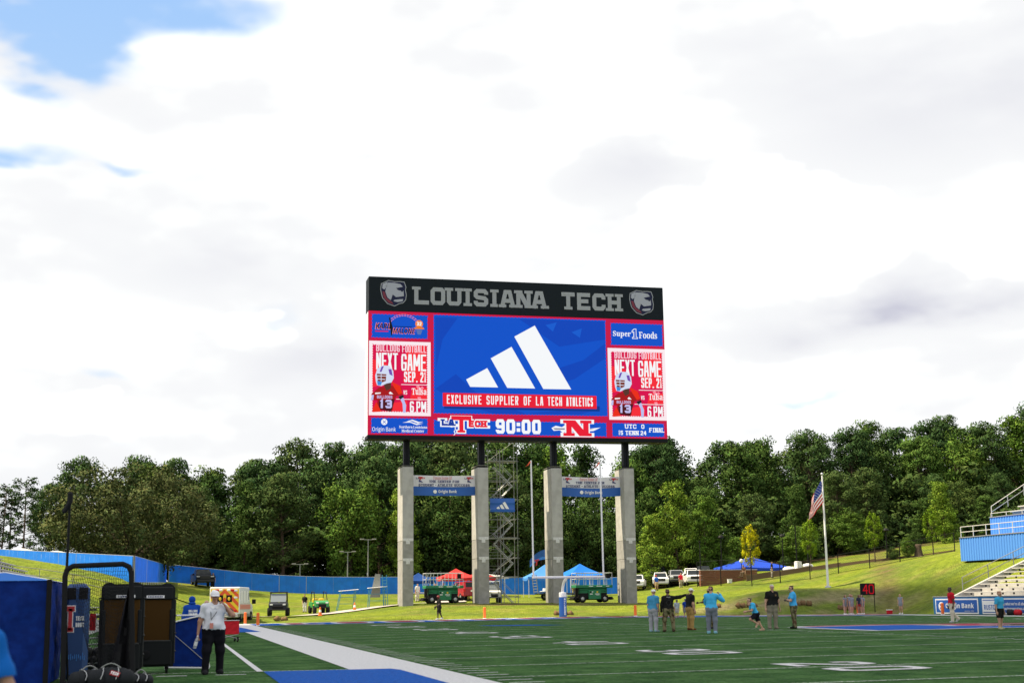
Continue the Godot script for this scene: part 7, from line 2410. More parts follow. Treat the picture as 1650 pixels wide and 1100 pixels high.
# ---------------------------------------------------------------- people: one skin-tight surface from tapered bones, clothes as shells over it
func nets(bones: Array, h: float, k: float) -> Dictionary:
	var lo := Vector3.ONE * 1e6
	var hi := -lo
	for b in bones:
		for e in 2:
			lo = lo.min(b[e] - Vector3.ONE * (b[2 + e] + 2.5 * h))
			hi = hi.max(b[e] + Vector3.ONE * (b[2 + e] + 2.5 * h))
	var nx := int((hi.x - lo.x) / h) + 2
	var ny := int((hi.y - lo.y) / h) + 2
	var nz := int((hi.z - lo.z) / h) + 2
	var F := PackedFloat32Array()
	F.resize(nx * ny * nz)
	F.fill(h * 4.0)
	var B := PackedInt32Array()
	B.resize(nx * ny * nz)
	var M := F.duplicate()
	for bi in bones.size():
		var b: Array = bones[bi]
		var a: Vector3 = b[0]
		var ba: Vector3 = b[1] - a
		var l2 := maxf(ba.length_squared(), 1e-9)
		var ra: float = b[2]
		var dr: float = b[3] - ra
		var R := maxf(b[2], b[3]) + 2.0 * h + k
		var p0 := (((b[0] as Vector3).min(b[1]) - Vector3.ONE * R - lo) / h).max(Vector3.ZERO)
		var p1 := ((b[0] as Vector3).max(b[1]) + Vector3.ONE * R - lo) / h
		for z in range(int(p0.z), mini(int(p1.z) + 1, nz)):
			for y in range(int(p0.y), mini(int(p1.y) + 1, ny)):
				var row := (z * ny + y) * nx
				for x in range(int(p0.x), mini(int(p1.x) + 1, nx)):
					var p := lo + Vector3(x, y, z) * h - a
					var t := clampf(p.dot(ba) / l2, 0.0, 1.0)
					var d := (p - ba * t).length() - ra - dr * t
					var i := row + x
					var f := F[i]
					if d < M[i]:
						M[i] = d
						B[i] = bi
					var hh := maxf(k - absf(d - f), 0.0)
					F[i] = minf(d, f) - hh * hh / (4.0 * k)
	var idx := PackedInt32Array()
	idx.resize(nx * ny * nz)
	idx.fill(-1)
	var V := PackedVector3Array()
	var N := PackedVector3Array()
	var BI := PackedInt32Array()
	var off := [0, 1, nx, nx + 1, nx * ny, nx * ny + 1, nx * ny + nx, nx * ny + nx + 1]
	var edges := [[0, 1], [2, 3], [4, 5], [6, 7], [0, 2], [1, 3], [4, 6], [5, 7], [0, 4], [1, 5], [2, 6], [3, 7]]
	for z in nz - 1:
		for y in ny - 1:
			for x in nx - 1:
				var i := (z * ny + y) * nx + x
				if absf(F[i]) > 2.6 * h: continue
				var s := 0
				for c in 8:
					if F[i + off[c]] < 0.0: s += 1
				if s == 0 or s == 8: continue
				var sum := Vector3()
				var n := 0
				for e in edges:
					var f0 := F[i + off[e[0]]]
					var f1 := F[i + off[e[1]]]
					if (f0 < 0.0) == (f1 < 0.0): continue
					var t := f0 / (f0 - f1)
					var q0 := Vector3(e[0] & 1, (e[0] >> 1) & 1, e[0] >> 2)
					var q1 := Vector3(e[1] & 1, (e[1] >> 1) & 1, e[1] >> 2)
					sum += q0.lerp(q1, t)
					n += 1
				idx[i] = V.size()
				V.append(lo + (Vector3(x, y, z) + sum / n) * h)
				N.append(Vector3(F[i + 1] + F[i + off[3]] + F[i + off[5]] + F[i + off[7]] - F[i] - F[i + off[2]] - F[i + off[4]] - F[i + off[6]],
					F[i + off[2]] + F[i + off[3]] + F[i + off[6]] + F[i + off[7]] - F[i] - F[i + 1] - F[i + off[4]] - F[i + off[5]],
					F[i + off[4]] + F[i + off[5]] + F[i + off[6]] + F[i + off[7]] - F[i] - F[i + 1] - F[i + off[2]] - F[i + off[3]]).normalized())
				BI.append(B[i])
	var Q := PackedInt32Array()
	var st := [1, nx, nx * ny]
	for z in range(1, nz - 1):
		for y in range(1, ny - 1):
			for x in range(1, nx - 1):
				var i := (z * ny + y) * nx + x
				if absf(F[i]) > 1.5 * h: continue
				for ax in 3:
					var j: int = i + st[ax]
					if (F[i] < 0.0) == (F[j] < 0.0): continue
					var u: int = st[(ax + 1) % 3]
					var w: int = st[(ax + 2) % 3]
					var a := idx[i]
					var b := idx[i - u]
					var c := idx[i - u - w]
					var d := idx[i - w]
					if a < 0 or b < 0 or c < 0 or d < 0: continue
					if F[i] < 0.0: Q.append_array([a, b, c, d])
					else: Q.append_array([a, d, c, b])
	return {"v": V, "n": N, "b": BI, "q": Q}

var head_net := {}
var hand_nets := []

func prepare_people() -> void:
	# a head one unit high, chin at -0.5, facing +z
	var hb := [[Vector3(0, 0.12, -0.10), Vector3(0, 0.10, 0.03), 0.37, 0.355], [Vector3(0, -0.08, 0.08), Vector3(0, -0.33, 0.19), 0.26, 0.135], [Vector3(-0.11, -0.10, 0.14), Vector3(0.11, -0.10, 0.14), 0.19, 0.19],
		[Vector3(0, 0.04, 0.385), Vector3(0, -0.105, 0.455), 0.03, 0.055], [Vector3(-0.045, -0.115, 0.40), Vector3(0.045, -0.115, 0.40), 0.045, 0.045], [Vector3(-0.15, 0.085, 0.33), Vector3(0.15, 0.085, 0.33), 0.05, 0.05],
		[Vector3(-0.37, 0.06, -0.04), Vector3(-0.36, -0.08, -0.01), 0.055, 0.035], [Vector3(0.37, 0.06, -0.04), Vector3(0.36, -0.08, -0.01), 0.055, 0.035], [Vector3(0, -0.25, -0.06), Vector3(0, -0.72, -0.12), 0.22, 0.24], [Vector3(-0.06, -0.245, 0.32), Vector3(0.06, -0.245, 0.32), 0.03, 0.03]]
	head_net = nets(hb, 0.034, 0.06)
	# hands hang down -y, thumb forward +z, palm towards +x
	for curl in [0.35, 1.1]:
		var bn := []
		var kz := [0.034, 0.012, -0.011, -0.032]
		for f in 4:
			var kn := Vector3(0.0, -0.092 + absf(f - 1.2) * 0.004, kz[f])
			bn.append([Vector3(0, -0.005, kz[f] * 0.5), kn, 0.0155, 0.0125])
			var p := kn
			var a: float = curl * 0.5
			for s in 3:
				var L: float = [0.042, 0.027, 0.021][s] * [0.95, 1.05, 1.0, 0.8][f]
				var q := p + Vector3(sin(a), -cos(a), kz[f] * 0.12) * L
				bn.append([p, q, 0.0098 - 0.001 * s, 0.009 - 0.001 * s])
				p = q
				a += curl
		bn.append([Vector3(0.004, -0.02, 0.02), Vector3(0.014, -0.055, 0.046), 0.016, 0.0125])
		bn.append([Vector3(0.014, -0.055, 0.046), Vector3(0.022, -0.084, 0.054), 0.0115, 0.010])
		bn.append([Vector3(0.022, -0.084, 0.054), Vector3(0.030 + curl * 0.01, -0.106, 0.05), 0.010, 0.008])
		bn.append([Vector3(0, 0.03, 0), Vector3(0, -0.02, 0), 0.021, 0.020])
		hand_nets.append(nets(bn, 0.0055, 0.006))

func camo(p: Vector3) -> Color:
	var a := sn.get_noise_3d(p.x * 700.0, p.y * 420.0, p.z * 700.0)
	var b := sn.get_noise_3d(p.x * 800.0 + 400.0, p.y * 500.0, p.z * 800.0)
	if a > 0.16: return Color(0.055, 0.065, 0.03)
	if b > 0.14: return Color(0.085, 0.05, 0.03)
	return Color(0.19, 0.165, 0.095)

func person(label: String, at: Vector3, yaw: float, H: float, o: Dictionary, group := "") -> Node3D:
	var t := thing("person", label, "person", at, yaw, group)
	var cell: float = o.get("cell", 0.03)
	var bw: float = o.get("build", 1.0)
	var lean: float = o.get("lean", 0.03)
	var legs: Array = o.get("legs", [[Vector3(0.06, -1, 0.02), Vector3(0.02, -1, -0.04)], [Vector3(-0.06, -1, -0.02), Vector3(-0.02, -1, -0.06)]])
	var arms: Array = o.get("arms", [[Vector3(0.2, -1, -0.06), Vector3(0.06, -1, 0.18)], [Vector3(-0.2, -1, -0.06), Vector3(-0.06, -1, 0.18)]])
	var drop := 0.0
	for l in legs: drop = maxf(drop, -(l[0] as Vector3).normalized().y * 0.245 * H - (l[1] as Vector3).normalized().y * 0.235 * H)
	var hip := Vector3(0, drop + 0.042 * H, 0)
	if o.has("seat"): hip.y = o.seat
	var up := Vector3(o.get("sway", 0.0), cos(lean), sin(lean)).normalized()
	var fw := Vector3(0, -sin(lean), cos(lean))
	var bones := []
	var zone := []          # 0 skin, 1 top, 2 legwear, 3 shoes
	var add := func(a: Vector3, b: Vector3, ra: float, rb: float, z: int) -> void:
		bones.append([a, b, ra * H, rb * H])
		zone.append(z)
	var S := func(x: float, y: float, z := 0.0) -> Vector3: return hip + (Vector3(x, 0, 0) + up * y + fw * z) * H
	add.call(S.call(-0.045 * bw, 0.012), S.call(0.045 * bw, 0.012), 0.070 * bw, 0.070 * bw, 2)
	add.call(S.call(-0.035 * bw, -0.02, -0.02), S.call(0.035 * bw, -0.02, -0.02), 0.062 * bw, 0.062 * bw, 2)
	add.call(S.call(-0.032 * bw, 0.07, 0.004), S.call(0.032 * bw, 0.07, 0.004), 0.064 * bw, 0.064 * bw, 1)
	if o.has("belly"): add.call(S.call(0, 0.07, 0.03), S.call(0, 0.13, 0.025), 0.066 * o.belly, 0.055 * o.belly, 1)
	add.call(S.call(-0.036 * bw, 0.14), S.call(0.036 * bw, 0.14), 0.062 * bw, 0.062 * bw, 1)
	add.call(S.call(-0.050, 0.215, 0.004), S.call(0.050, 0.215, 0.004), 0.064 * bw, 0.064 * bw, 1)
	add.call(S.call(-0.06, 0.262, -0.004), S.call(0.06, 0.262, -0.004), 0.046, 0.046, 1)
	var n_torso := bones.size()
	var shw: float = o.get("shoulders", 0.112)
	for s in 2:
		var sg := 1.0 if s == 0 else -1.0
		add.call(S.call(sg * 0.04, 0.285), S.call(sg * shw, 0.272), 0.036, 0.037, 1)
	add.call(S.call(0, 0.285), S.call(0, 0.345, 0.006), 0.034, 0.031, 0)
	var slv: String = o.get("sleeves", "short")
	var wr := []
	for s in 2:
		var sg := 1.0 if s == 0 else -1.0
		var sh: Vector3 = S.call(sg * shw, 0.268)
		var el := sh + (arms[s][0] as Vector3).normalized() * 0.172 * H
		var wi := el + (arms[s][1] as Vector3).normalized() * 0.148 * H
		var ex := 0.006 if slv == "long" else 0.0
		add.call(sh, sh.lerp(el, 0.62), 0.034, 0.031, 0 if slv == "none" else 1)
		add.call(sh.lerp(el, 0.62), el, 0.027 + ex, 0.024 + ex, 1 if slv == "long" else 0)
		add.call(el, wi, 0.0245 + ex, 0.0165 + ex, 1 if slv == "long" else 0)
		wr.append([wi, (arms[s][1] as Vector3).normalized(), sg])
	var tr: String = o.get("trousers", "long")
	for s in 2:
		var sg := 1.0 if s == 0 else -1.0
		var hp := hip + Vector3(sg * 0.052 * bw, 0, 0) * H
		var kn := hp + (legs[s][0] as Vector3).normalized() * 0.245 * H
		var an := kn + (legs[s][1] as Vector3).normalized() * 0.235 * H
		var ex := 0.010 if tr == "long" else 0.0
		add.call(hp, hp.lerp(kn, 0.45), 0.058 * bw, 0.050 * bw, 2)
		add.call(hp.lerp(kn, 0.45), hp.lerp(kn, 0.85), 0.050 * bw, 0.041, 2 if tr != "brief" else 0)
		add.call(hp.lerp(kn, 0.85), kn, 0.041, 0.037 + ex * 0.5, 2 if tr == "long" else 0)
		add.call(kn, an, 0.036 + ex * 0.6, 0.023 + ex, 2 if tr == "long" else 0)
		var fd := Vector3(sg * 0.16, 0, 1).normalized()
		var sk: Vector3 = legs[s][1]
		if sk.normalized().y > -0.85: fd = (Vector3(0, sk.z * 0.9, -sk.y)).normalized()
		add.call(an + Vector3(0, -0.012, 0) * H - fd * 0.012 * H, an + fd * 0.088 * H + Vector3(0, -0.022, 0) * H, 0.026, 0.020, 3)
	var g := nets(bones, cell, 0.030 * H)
	# which garment each point of the surface belongs to; the waistband runs level round the hips
	var zv := PackedInt32Array()
	var hem: float = o.get("hem", 0.02)
	for i in g.v.size():
		var zz: int = zone[g.b[i]]
		if g.b[i] < n_torso: zz = 1 if (g.v[i] - hip).dot(up) > hem * H else 2
		zv.append(zz)
	var skin: Color = o.get("skin", Color(0.42, 0.23, 0.155))
	var body := Mb.new()
	body.v = g.v.duplicate()
	body.n = g.n.duplicate()
	for i in g.v.size(): body.c.append(skin)
	for i in range(0, g.q.size(), 4): body.ix.append_array([g.q[i], g.q[i + 2], g.q[i + 1], g.q[i], g.q[i + 3], g.q[i + 2]])
	# head and hands belong to the same body mesh
	var hs: float = 0.132 * H * o.get("head", 1.0)
	var turn: Vector2 = o.get("look", Vector2.ZERO)          # turn to the left, nod down
	var hbasis := Basis(Vector3.UP, turn.x) * Basis(Vector3.RIGHT, turn.y + lean * 0.3)
	var hc: Vector3 = S.call(0, 0.405, 0.022)
	var HX := Transform3D(hbasis.scaled(Vector3.ONE * hs), hc)
	var k0 := body.v.size()
	var hair: Color = o.get("hair", Color(0.035, 0.022, 0.014))
	for i in head_net.v.size():
		var p: Vector3 = head_net.v[i]
		body.v.append(HX * p)
		body.n.append((hbasis * (head_net.n[i] as Vector3)).normalized())
		var c := skin
		if p.z > 0.24:
			if absf(p.y + 0.245) < 0.03 and absf(p.x) < 0.12: c = skin * Color(0.75, 0.45, 0.45)
			elif absf(p.y - 0.02) < 0.035 and absf(absf(p.x) - 0.15) < 0.065: c = Color(0.03, 0.025, 0.02) if not o.get("shades", false) else Color(0.006, 0.006, 0.007)
			elif absf(p.y - 0.105) < 0.025 and absf(absf(p.x) - 0.15) < 0.09: c = hair
			if o.get("shades", false) and absf(p.y - 0.02) < 0.06 and absf(p.x) < 0.3: c = Color(0.008, 0.008, 0.01)
		if o.get("beard", false) and p.y < -0.16 and p.y > -0.5 and p.z > 0.0 and not (absf(p.y + 0.245) < 0.03 and absf(p.x) < 0.12): c = hair
		body.c.append(c)
	for i in range(0, head_net.q.size(), 4): body.ix.append_array([k0 + head_net.q[i], k0 + head_net.q[i + 2], k0 + head_net.q[i + 1], k0 + head_net.q[i], k0 + head_net.q[i + 3], k0 + head_net.q[i + 2]])
	for w in wr:
		var hn: Dictionary = hand_nets[1 if (o.get("grip", 0) & (1 if w[2] > 0 else 2)) else 0]
		var dn: Vector3 = -w[1]
		var th: Vector3 = fw - dn * fw.dot(dn)
		if th.length() < 0.3: th = Vector3.UP - dn * dn.y
		th = th.normalized()
		var pal := dn.cross(th).normalized()                    # x axis of the hand: dn (y) x th (z)
		var fl := 1.0
		if pal.x * w[2] > 0.0: fl = -1.0
		var hb := Basis(pal * fl, dn, th)
		var sc := H / 1.75
		k0 = body.v.size()
		for i in hn.v.size():
			body.v.append(w[0] + hb * ((hn.v[i] as Vector3) * sc))
			body.n.append((hb * (hn.n[i] as Vector3)).normalized())
			body.c.append(o.get("gloves", skin))
		for i in range(0, hn.q.size(), 4):
			if fl > 0.0: body.ix.append_array([k0 + hn.q[i], k0 + hn.q[i + 2], k0 + hn.q[i + 1], k0 + hn.q[i], k0 + hn.q[i + 3], k0 + hn.q[i + 2]])
			else: body.ix.append_array([k0 + hn.q[i], k0 + hn.q[i + 1], k0 + hn.q[i + 2], k0 + hn.q[i], k0 + hn.q[i + 2], k0 + hn.q[i + 3]])
	part(body, "body", vmat("skin", 0.55), t)
	# clothes
	var names := ["", "shirt", "trousers" if tr == "long" else "shorts", "shoes"]
	var cols := [skin, o.get("top", Color(0.7, 0.7, 0.72)), o.get("legwear", Color(0.02, 0.02, 0.022)), o.get("shoes", Color(0.03, 0.03, 0.03))]
	for z in [1, 2, 3]:
		var mb := Mb.new()
		var map := {}
		var th: float = [0.0, 0.011, 0.010, 0.008][z] + (0.010 if (z == 2 and tr == "shorts") else 0.0)
		for i in range(0, g.q.size(), 4):
			var hit := 0
			for j in 4:
				if zv[g.q[i + j]] == z: hit += 1
			if hit < 2: continue
			var id := []
			for j in 4:
				var vi: int = g.q[i + j]
				if not map.has(vi):
					map[vi] = mb.v.size()
					var p: Vector3 = g.v[vi]
					var wr_ := sn.get_noise_3d(p.x * 500.0, p.y * 260.0, p.z * 500.0 + z * 90.0)
					mb.v.append(p + g.n[vi] * (th + 0.006 + 0.011 * wr_))
					mb.n.append((g.n[vi] + Vector3(wr_, sn.get_noise_3d(p.y * 300.0, p.x * 500.0, 7.0), wr_ * 0.5) * 0.5).normalized())
					var c: Color = cols[z]
					if z == 2 and o.get("camo", false): c = camo(p)
					mb.c.append(c)
				id.append(map[vi])
			mb.ix.append_array([id[0], id[2], id[1], id[0], id[3], id[2]])
		if mb.v.size(): part(mb, names[z], vmat("cloth", 0.8), t)
	# hair and headgear
	var style: String = o.get("style", "short")
	if style != "bald":
		var mb := Mb.new()
		mb.col = hair
		mb.xf = HX
		var cap := style == "cap"
		mb.ball(Vector3(0, 0.115, -0.045), Vector3(0.395, 0.385, 0.43) * (1.0 if not cap else 0.985), 18, 12, func(d: Vector3) -> bool: return (d.z < 0.15 or d.y > 0.52 - 0.1 * absf(d.x)) and d.y > -0.62 + 0.3 * maxf(d.z, 0.0) and not (d.y < 0.1 and d.z > -0.15))
		if style == "long":
			mb.ball(Vector3(0, -0.25, -0.25), Vector3(0.33, 0.62, 0.22), 12, 10)
			for s in [-0.3, 0.3]: mb.ball(Vector3(s, -0.2, -0.06), Vector3(0.13, 0.5, 0.2), 8, 8)
		elif style == "ponytail":
			mb.ball(Vector3(0, -0.1, -0.55), Vector3(0.13, 0.42, 0.14), 10, 8)
		elif style == "short":
			for k in 10: mb.ball(Vector3(sin(k * 2.4) * 0.22, 0.42 + 0.03 * sin(k * 1.7), -0.12 + cos(k * 2.4) * 0.24), Vector3(0.13, 0.09, 0.13), 7, 5)
		mb.xf.basis = HX.basis
		part(mb, "hair", vmat("hair", 0.6), t)
	if style == "cap":
		var mb := Mb.new()
		mb.col = o.get("hat", Color(0.75, 0.75, 0.78))
		mb.xf = HX
		mb.ball(Vector3(0, 0.155, -0.03), Vector3(0.425, 0.40, 0.465), 20, 12, func(d: Vector3) -> bool: return d.y > -0.02)
		var br := []
		for k in 11:
			var a := PI * (0.12 + 0.76 * k / 10.0)
			br.append([Vector3(cos(a) * 0.41, 0.165, sin(a) * 0.44 - 0.03), Vector3(cos(a) * 0.40, 0.145 - 0.05 * absf(cos(a)), sin(a) * 0.44 + 0.30 * pow(sin(a), 0.6))])
		for k in 10:
			mb.quad_out(br[k][0], br[k + 1][0], br[k + 1][1], br[k][1], Vector3.UP)
			var dn := Vector3(0, -0.025, 0)
			mb.quad_out(br[k][0] + dn, br[k + 1][0] + dn, br[k + 1][1] + dn, br[k][1] + dn, Vector3.DOWN)
		part(mb, "cap", vmat("cloth", 0.8), t)
	elif style == "hood":
		var mb := Mb.new()
		mb.col = cols[1]
		mb.xf = HX
		mb.ball(Vector3(0, 0.08, -0.08), Vector3(0.47, 0.49, 0.5), 18, 12, func(d: Vector3) -> bool: return d.z < 0.45)
		mb.ball(Vector3(0, -0.42, -0.2), Vector3(0.5, 0.25, 0.42), 14, 8)
		part(mb, "hood", vmat("cloth", 0.8), t)
	elif style == "helmet":
		var mb := Mb.new()
		mb.col = o.get("hat", Color(0.2, 0.01, 0.012))
		mb.xf = HX
		mb.ball(Vector3(0, 0.06, -0.03), Vector3(0.52, 0.52, 0.56), 18, 12, func(d: Vector3) -> bool: return d.z < 0.62 or d.y > 0.2)
		part(mb, "head_covering", vmat("hair", 0.6), t)
	t.set_meta("wrists", [wr[0][0], wr[1][0]])
	t.set_meta("chest", S.call(0, 0.2, 0.075))
	return t

func chest_print(t: Node3D, at: Vector3, text: Array, m: Material, w: float, h: float, back := false) -> void:
	for i in text.size():
		var mb := Mb.new()
		letters(mb, text[i], -w / 2, w / 2, -h * 1.3 * i, h, h * 0.2, 0.0)
		var p := part(mb, "shirt_print", m, t)
		p.transform = Transform3D(Basis(Vector3.UP, PI if back else 0.0), at)

func build_people() -> void:
	prepare_people()
	var teal := Color(0.045, 0.33, 0.62)
	var black := Color(0.012, 0.012, 0.014)
	var pale := Color(0.50, 0.29, 0.20)
	var brown := Color(0.085, 0.045, 0.03)
	# the man walking towards the camera
	var man := person("man in white polo and black trousers walking towards the camera, hand at his face", Vector3(0.81, 0, -30.15), 0.10, 1.68, {"cell": 0.017, "build": 1.12, "belly": 1.22, "top": Color(0.72, 0.73, 0.80), "legwear": Color(0.010, 0.010, 0.012), "shoes": Color(0.02, 0.02, 0.024), "style": "cap", "hat": Color(0.78, 0.78, 0.82), "skin": Color(0.40, 0.21, 0.14), "grip": 3, "lean": 0.02,
		"arms": [[Vector3(0.55, -0.50, 0.60), Vector3(-0.62, 0.76, -0.10)], [Vector3(-0.34, -1, 0.02), Vector3(-0.16, -1, 0.12)]], "legs": [[Vector3(0.10, -1, -0.05), Vector3(0.02, -1, -0.18)], [Vector3(-0.10, -1, 0.16), Vector3(-0.06, -1, -0.03)]], "look": Vector2(0.0, 0.16)})
	var wl: Array = man.get_meta("wrists")
	var mb := Mb.new()
	var ch: Vector3 = man.get_meta("chest")
	mb.path([ch + Vector3(-0.10, 0.16, -0.05), ch + Vector3(-0.085, 0.02, 0.025), ch + Vector3(-0.08, -0.12, 0.055)], 0.006, 5)
	mb.path([ch + Vector3(0.09, 0.15, -0.05), ch + Vector3(0.02, 0.02, 0.03), ch + Vector3(-0.08, -0.12, 0.055)], 0.006, 5)
	part(mb, "lanyard", mats.dark_metal, man)
	mb = Mb.new()
	mb.box(ch + Vector3(-0.075, -0.24, 0.085), Vector3(0.07, 0.11, 0.008), 0.002)
	part(mb, "pass_card", mats.ambulance_pink, man)
	mb = Mb.new()
	for s in [-1.0, 1.0]: mb.quad_out(ch + Vector3(0.0, 0.13, 0.02), ch + Vector3(s * 0.085, 0.175, -0.035), ch + Vector3(s * 0.10, 0.13, -0.01), ch + Vector3(s * 0.04, 0.085, 0.025), Vector3.BACK)
	part(mb, "collar", mats.white_plastic, man)
	mb = Mb.new()
	mb.ball(Vector3(0.02, 1.655, 0.0), Vector3(0.035, 0.022, 0.02), 8, 6)
	mb.xf = Transform3D(Basis(Vector3.UP, 0.1), Vector3(0, 0, 0))
	for s in [-1.0, 1.0]: mb.box(Vector3(s * 0.085, 0.02, 0.0), Vector3(0.01, 0.01, 0.01))
	var bt := thing("water_bottle", "clear plastic water bottle held low by the man in the white polo", "bottle", Vector3(0.81, 0, -30.15) + Basis(Vector3.UP, 0.10) * ((wl[1] as Vector3) + Vector3(-0.02, -0.09, 0.06)), 0.1)
	bt.rotation = Vector3(0.15, 0.1, -0.22)
	mb = Mb.new()
	mb.lathe([Vector2(0.01, -0.2), Vector2(0.033, -0.2), Vector2(0.035, -0.17), Vector2(0.032, -0.1), Vector2(0.035, -0.03), Vector2(0.03, 0.0), Vector2(0.014, 0.03), Vector2(0.013, 0.045)], Vector3.ZERO, 14)
	var bm := mat("bottle_plastic", 0.8, 0.82, 0.85, 0.12)
	bm.transparency = BaseMaterial3D.TRANSPARENCY_ALPHA
	bm.albedo_color.a = 0.35
	part(mb, "bottle_body", bm, bt)
	mb = Mb.new()
	mb.lathe([Vector2(0.0355, -0.14), Vector2(0.0355, -0.06)], Vector3.ZERO, 14)
	part(mb, "bottle_label", mats.print_white, bt)
	mb = Mb.new()
	mb.lathe([Vector2(0.015, 0.045), Vector2(0.015, 0.062), Vector2(0.002, 0.063)], Vector3.ZERO, 10)
	part(mb, "bottle_cap", mats.print_white, bt)
	# blurred onlooker at the very edge
	var ed := person("person in a blue shirt cut off by the left edge, close to the camera", Vector3(-1.10, 0, -8.0), PI - 0.15, 1.50, {"cell": 0.022, "build": 1.1, "top": Color(0.01, 0.13, 0.50), "lean": 0.16, "arms": [[Vector3(0.2, -1, 0.2), Vector3(0.1, -0.6, 0.8)], [Vector3(-0.38, -1, 0.1), Vector3(-0.05, -0.7, 0.7)]], "style": "cap", "hat": black})
	# hooded spectators beyond the panel
	var hd := person("person in a royal blue hooded sweatshirt seen from behind, left of the white polo man", Vector3(0.55, 0, -45.0), PI + 0.1, 1.66, {"build": 1.18, "top": Color(0.008, 0.055, 0.34), "sleeves": "long", "legwear": Color(0.02, 0.03, 0.06), "style": "hood"})
	chest_print(hd, Vector3(0.0, 1.18, -0.26), ["BULLDOG", "TRAINING"], mats.print_white, 0.26, 0.07, true)
	person("pale haired person just right of the blue hood", Vector3(1.02, 0, -47.5), PI - 0.4, 1.55, {"top": Color(0.35, 0.3, 0.27), "hair": Color(0.40, 0.32, 0.22), "style": "long", "skin": pale})
	person("dark haired person low behind the red wagon", Vector3(1.95, 0, -60.0), 0.2, 1.02, {"top": Color(0.30, 0.16, 0.11), "hair": Color(0.08, 0.03, 0.02), "style": "long", "skin": pale})
	# the group on the field
	var grey := Color(0.30, 0.31, 0.36)
	person("man in teal polo and white cap at the left of the field group", Vector3(19.01, gy(19), -56.12), PI / 2 + 0.65, 1.71, {"build": 1.1, "belly": 1.1, "top": Color(0.06, 0.27, 0.47), "legwear": Color(0.36, 0.36, 0.41), "shoes": Color(0.25, 0.40, 0.48), "style": "cap", "skin": pale}, "people standing on the field")
	var cm := person("officer in black top and camouflage trousers pointing right, seen from behind", Vector3(19.50, gy(19.5), -55.67), PI - 0.2, 1.71, {"build": 1.12, "top": black, "sleeves": "long", "camo": true, "legwear": Color(0.15, 0.14, 0.08), "shoes": Color(0.07, 0.05, 0.035), "hair": Color(0.008, 0.008, 0.008), "skin": Color(0.16, 0.08, 0.05),
		"arms": [[Vector3(0.25, -1, -0.05), Vector3(0.1, -1, 0.15)], [Vector3(-1, 0.10, 0.12), Vector3(-1, 0.34, 0.05)]], "legs": [[Vector3(0.16, -1, 0.02), Vector3(0.04, -1, -0.04)], [Vector3(-0.16, -1, -0.02), Vector3(-0.06, -1, -0.06)]], "look": Vector2(-0.5, 0)}, "people standing on the field")
	chest_print(cm, Vector3(0.0, 1.36, -0.15), ["POLICE"], mats.galvanised, 0.16, 0.04, true)
	mb = Mb.new()
	for k in 14: mb.box(Vector3(cos(TAU * k / 14.0) * 0.085, 1.16 + sin(TAU * k / 14.0) * 0.10, -0.165), Vector3(0.022, 0.022, 0.012))
	part(mb, "shirt_emblem", mats.dark_metal, cm)
	person("heavy man in black polo, white cap and khaki trousers facing right", Vector3(21.17, gy(21.2), -57.64), PI / 2 + 0.2, 1.74, {"build": 1.16, "belly": 1.25, "top": black, "legwear": Color(0.36, 0.23, 0.085), "shoes": Color(0.12, 0.05, 0.025), "style": "cap", "skin": pale}, "people standing on the field")
	person("man in long sleeved sky blue top on the phone, seen from behind", Vector3(19.80, gy(19.8), -51.62), PI - 0.5, 1.76, {"build": 1.06, "top": Color(0.06, 0.40, 0.72), "sleeves": "long", "legwear": Color(0.17, 0.19, 0.245), "shoes": Color(0.25, 0.5, 0.65), "hair": Color(0.035, 0.02, 0.012), "skin": pale, "grip": 2,
		"arms": [[Vector3(0.12, -0.9, 0.5), Vector3(-0.3, 0.2, 0.9)], [Vector3(-0.75, -0.55, 0.30), Vector3(0.45, 0.85, 0.25)]], "look": Vector2(-0.45, 0.05)}, "people standing on the field")
	person("officer mostly hidden behind the man on the phone, wearing a tan cap", Vector3(22.55, gy(22.5), -58.9), -1.2, 1.72, {"top": black, "camo": true, "shoes": Color(0.03, 0.03, 0.03), "style": "cap", "hat": Color(0.35, 0.25, 0.16), "skin": brown, "arms": [[Vector3(0.25, -1, -0.05), Vector3(0.1, -1, 0.15)], [Vector3(-0.2, -0.75, 0.6), Vector3(0, -0.1, 1)]]}, "people standing on the field")
	person("boy in a sky blue shirt and dark shorts running to the left", Vector3(22.5, gy(22.5), -53.81), -PI / 2, 1.42, {"top": Color(0.06, 0.42, 0.76), "legwear": Color(0.012, 0.013, 0.022), "trousers": "shorts", "shoes": Color(0.55, 0.36, 0.26), "lean": 0.42, "hair": Color(0.03, 0.02, 0.012), "skin": pale, "head": 1.1, "build": 0.92,
		"arms": [[Vector3(0.15, -0.8, 0.35), Vector3(-0.25, -0.1, 1)], [Vector3(-0.2, -0.8, -0.1), Vector3(0.1, -0.2, 1)]], "legs": [[Vector3(0.05, -0.62, 0.78), Vector3(0, -0.50, -0.86)], [Vector3(-0.03, -0.92, -0.40), Vector3(0, -0.86, -0.52)]], "look": Vector2(0, -0.35)}, "people standing on the field")
	var bp := person("white haired man in black polo and grey trousers facing the camera", Vector3(24.25, gy(24.2), -56.23), 0.05, 1.82, {"build": 1.1, "top": black, "legwear": Color(0.25, 0.225, 0.175), "shoes": Color(0.22, 0.19, 0.15), "hair": Color(0.5, 0.48, 0.46), "skin": pale, "shades": true,
		"arms": [[Vector3(0.28, -1, 0.0), Vector3(0.12, -1, 0.1)], [Vector3(-0.28, -1, 0.0), Vector3(-0.12, -1, 0.1)]]}, "people standing on the field")
	mb = Mb.new()
	mb.box((bp.get_meta("chest") as Vector3) + Vector3(0.09, 0.06, 0.045), Vector3(0.07, 0.08, 0.012), 0.004)
	part(mb, "badge", mats.straw, bp)
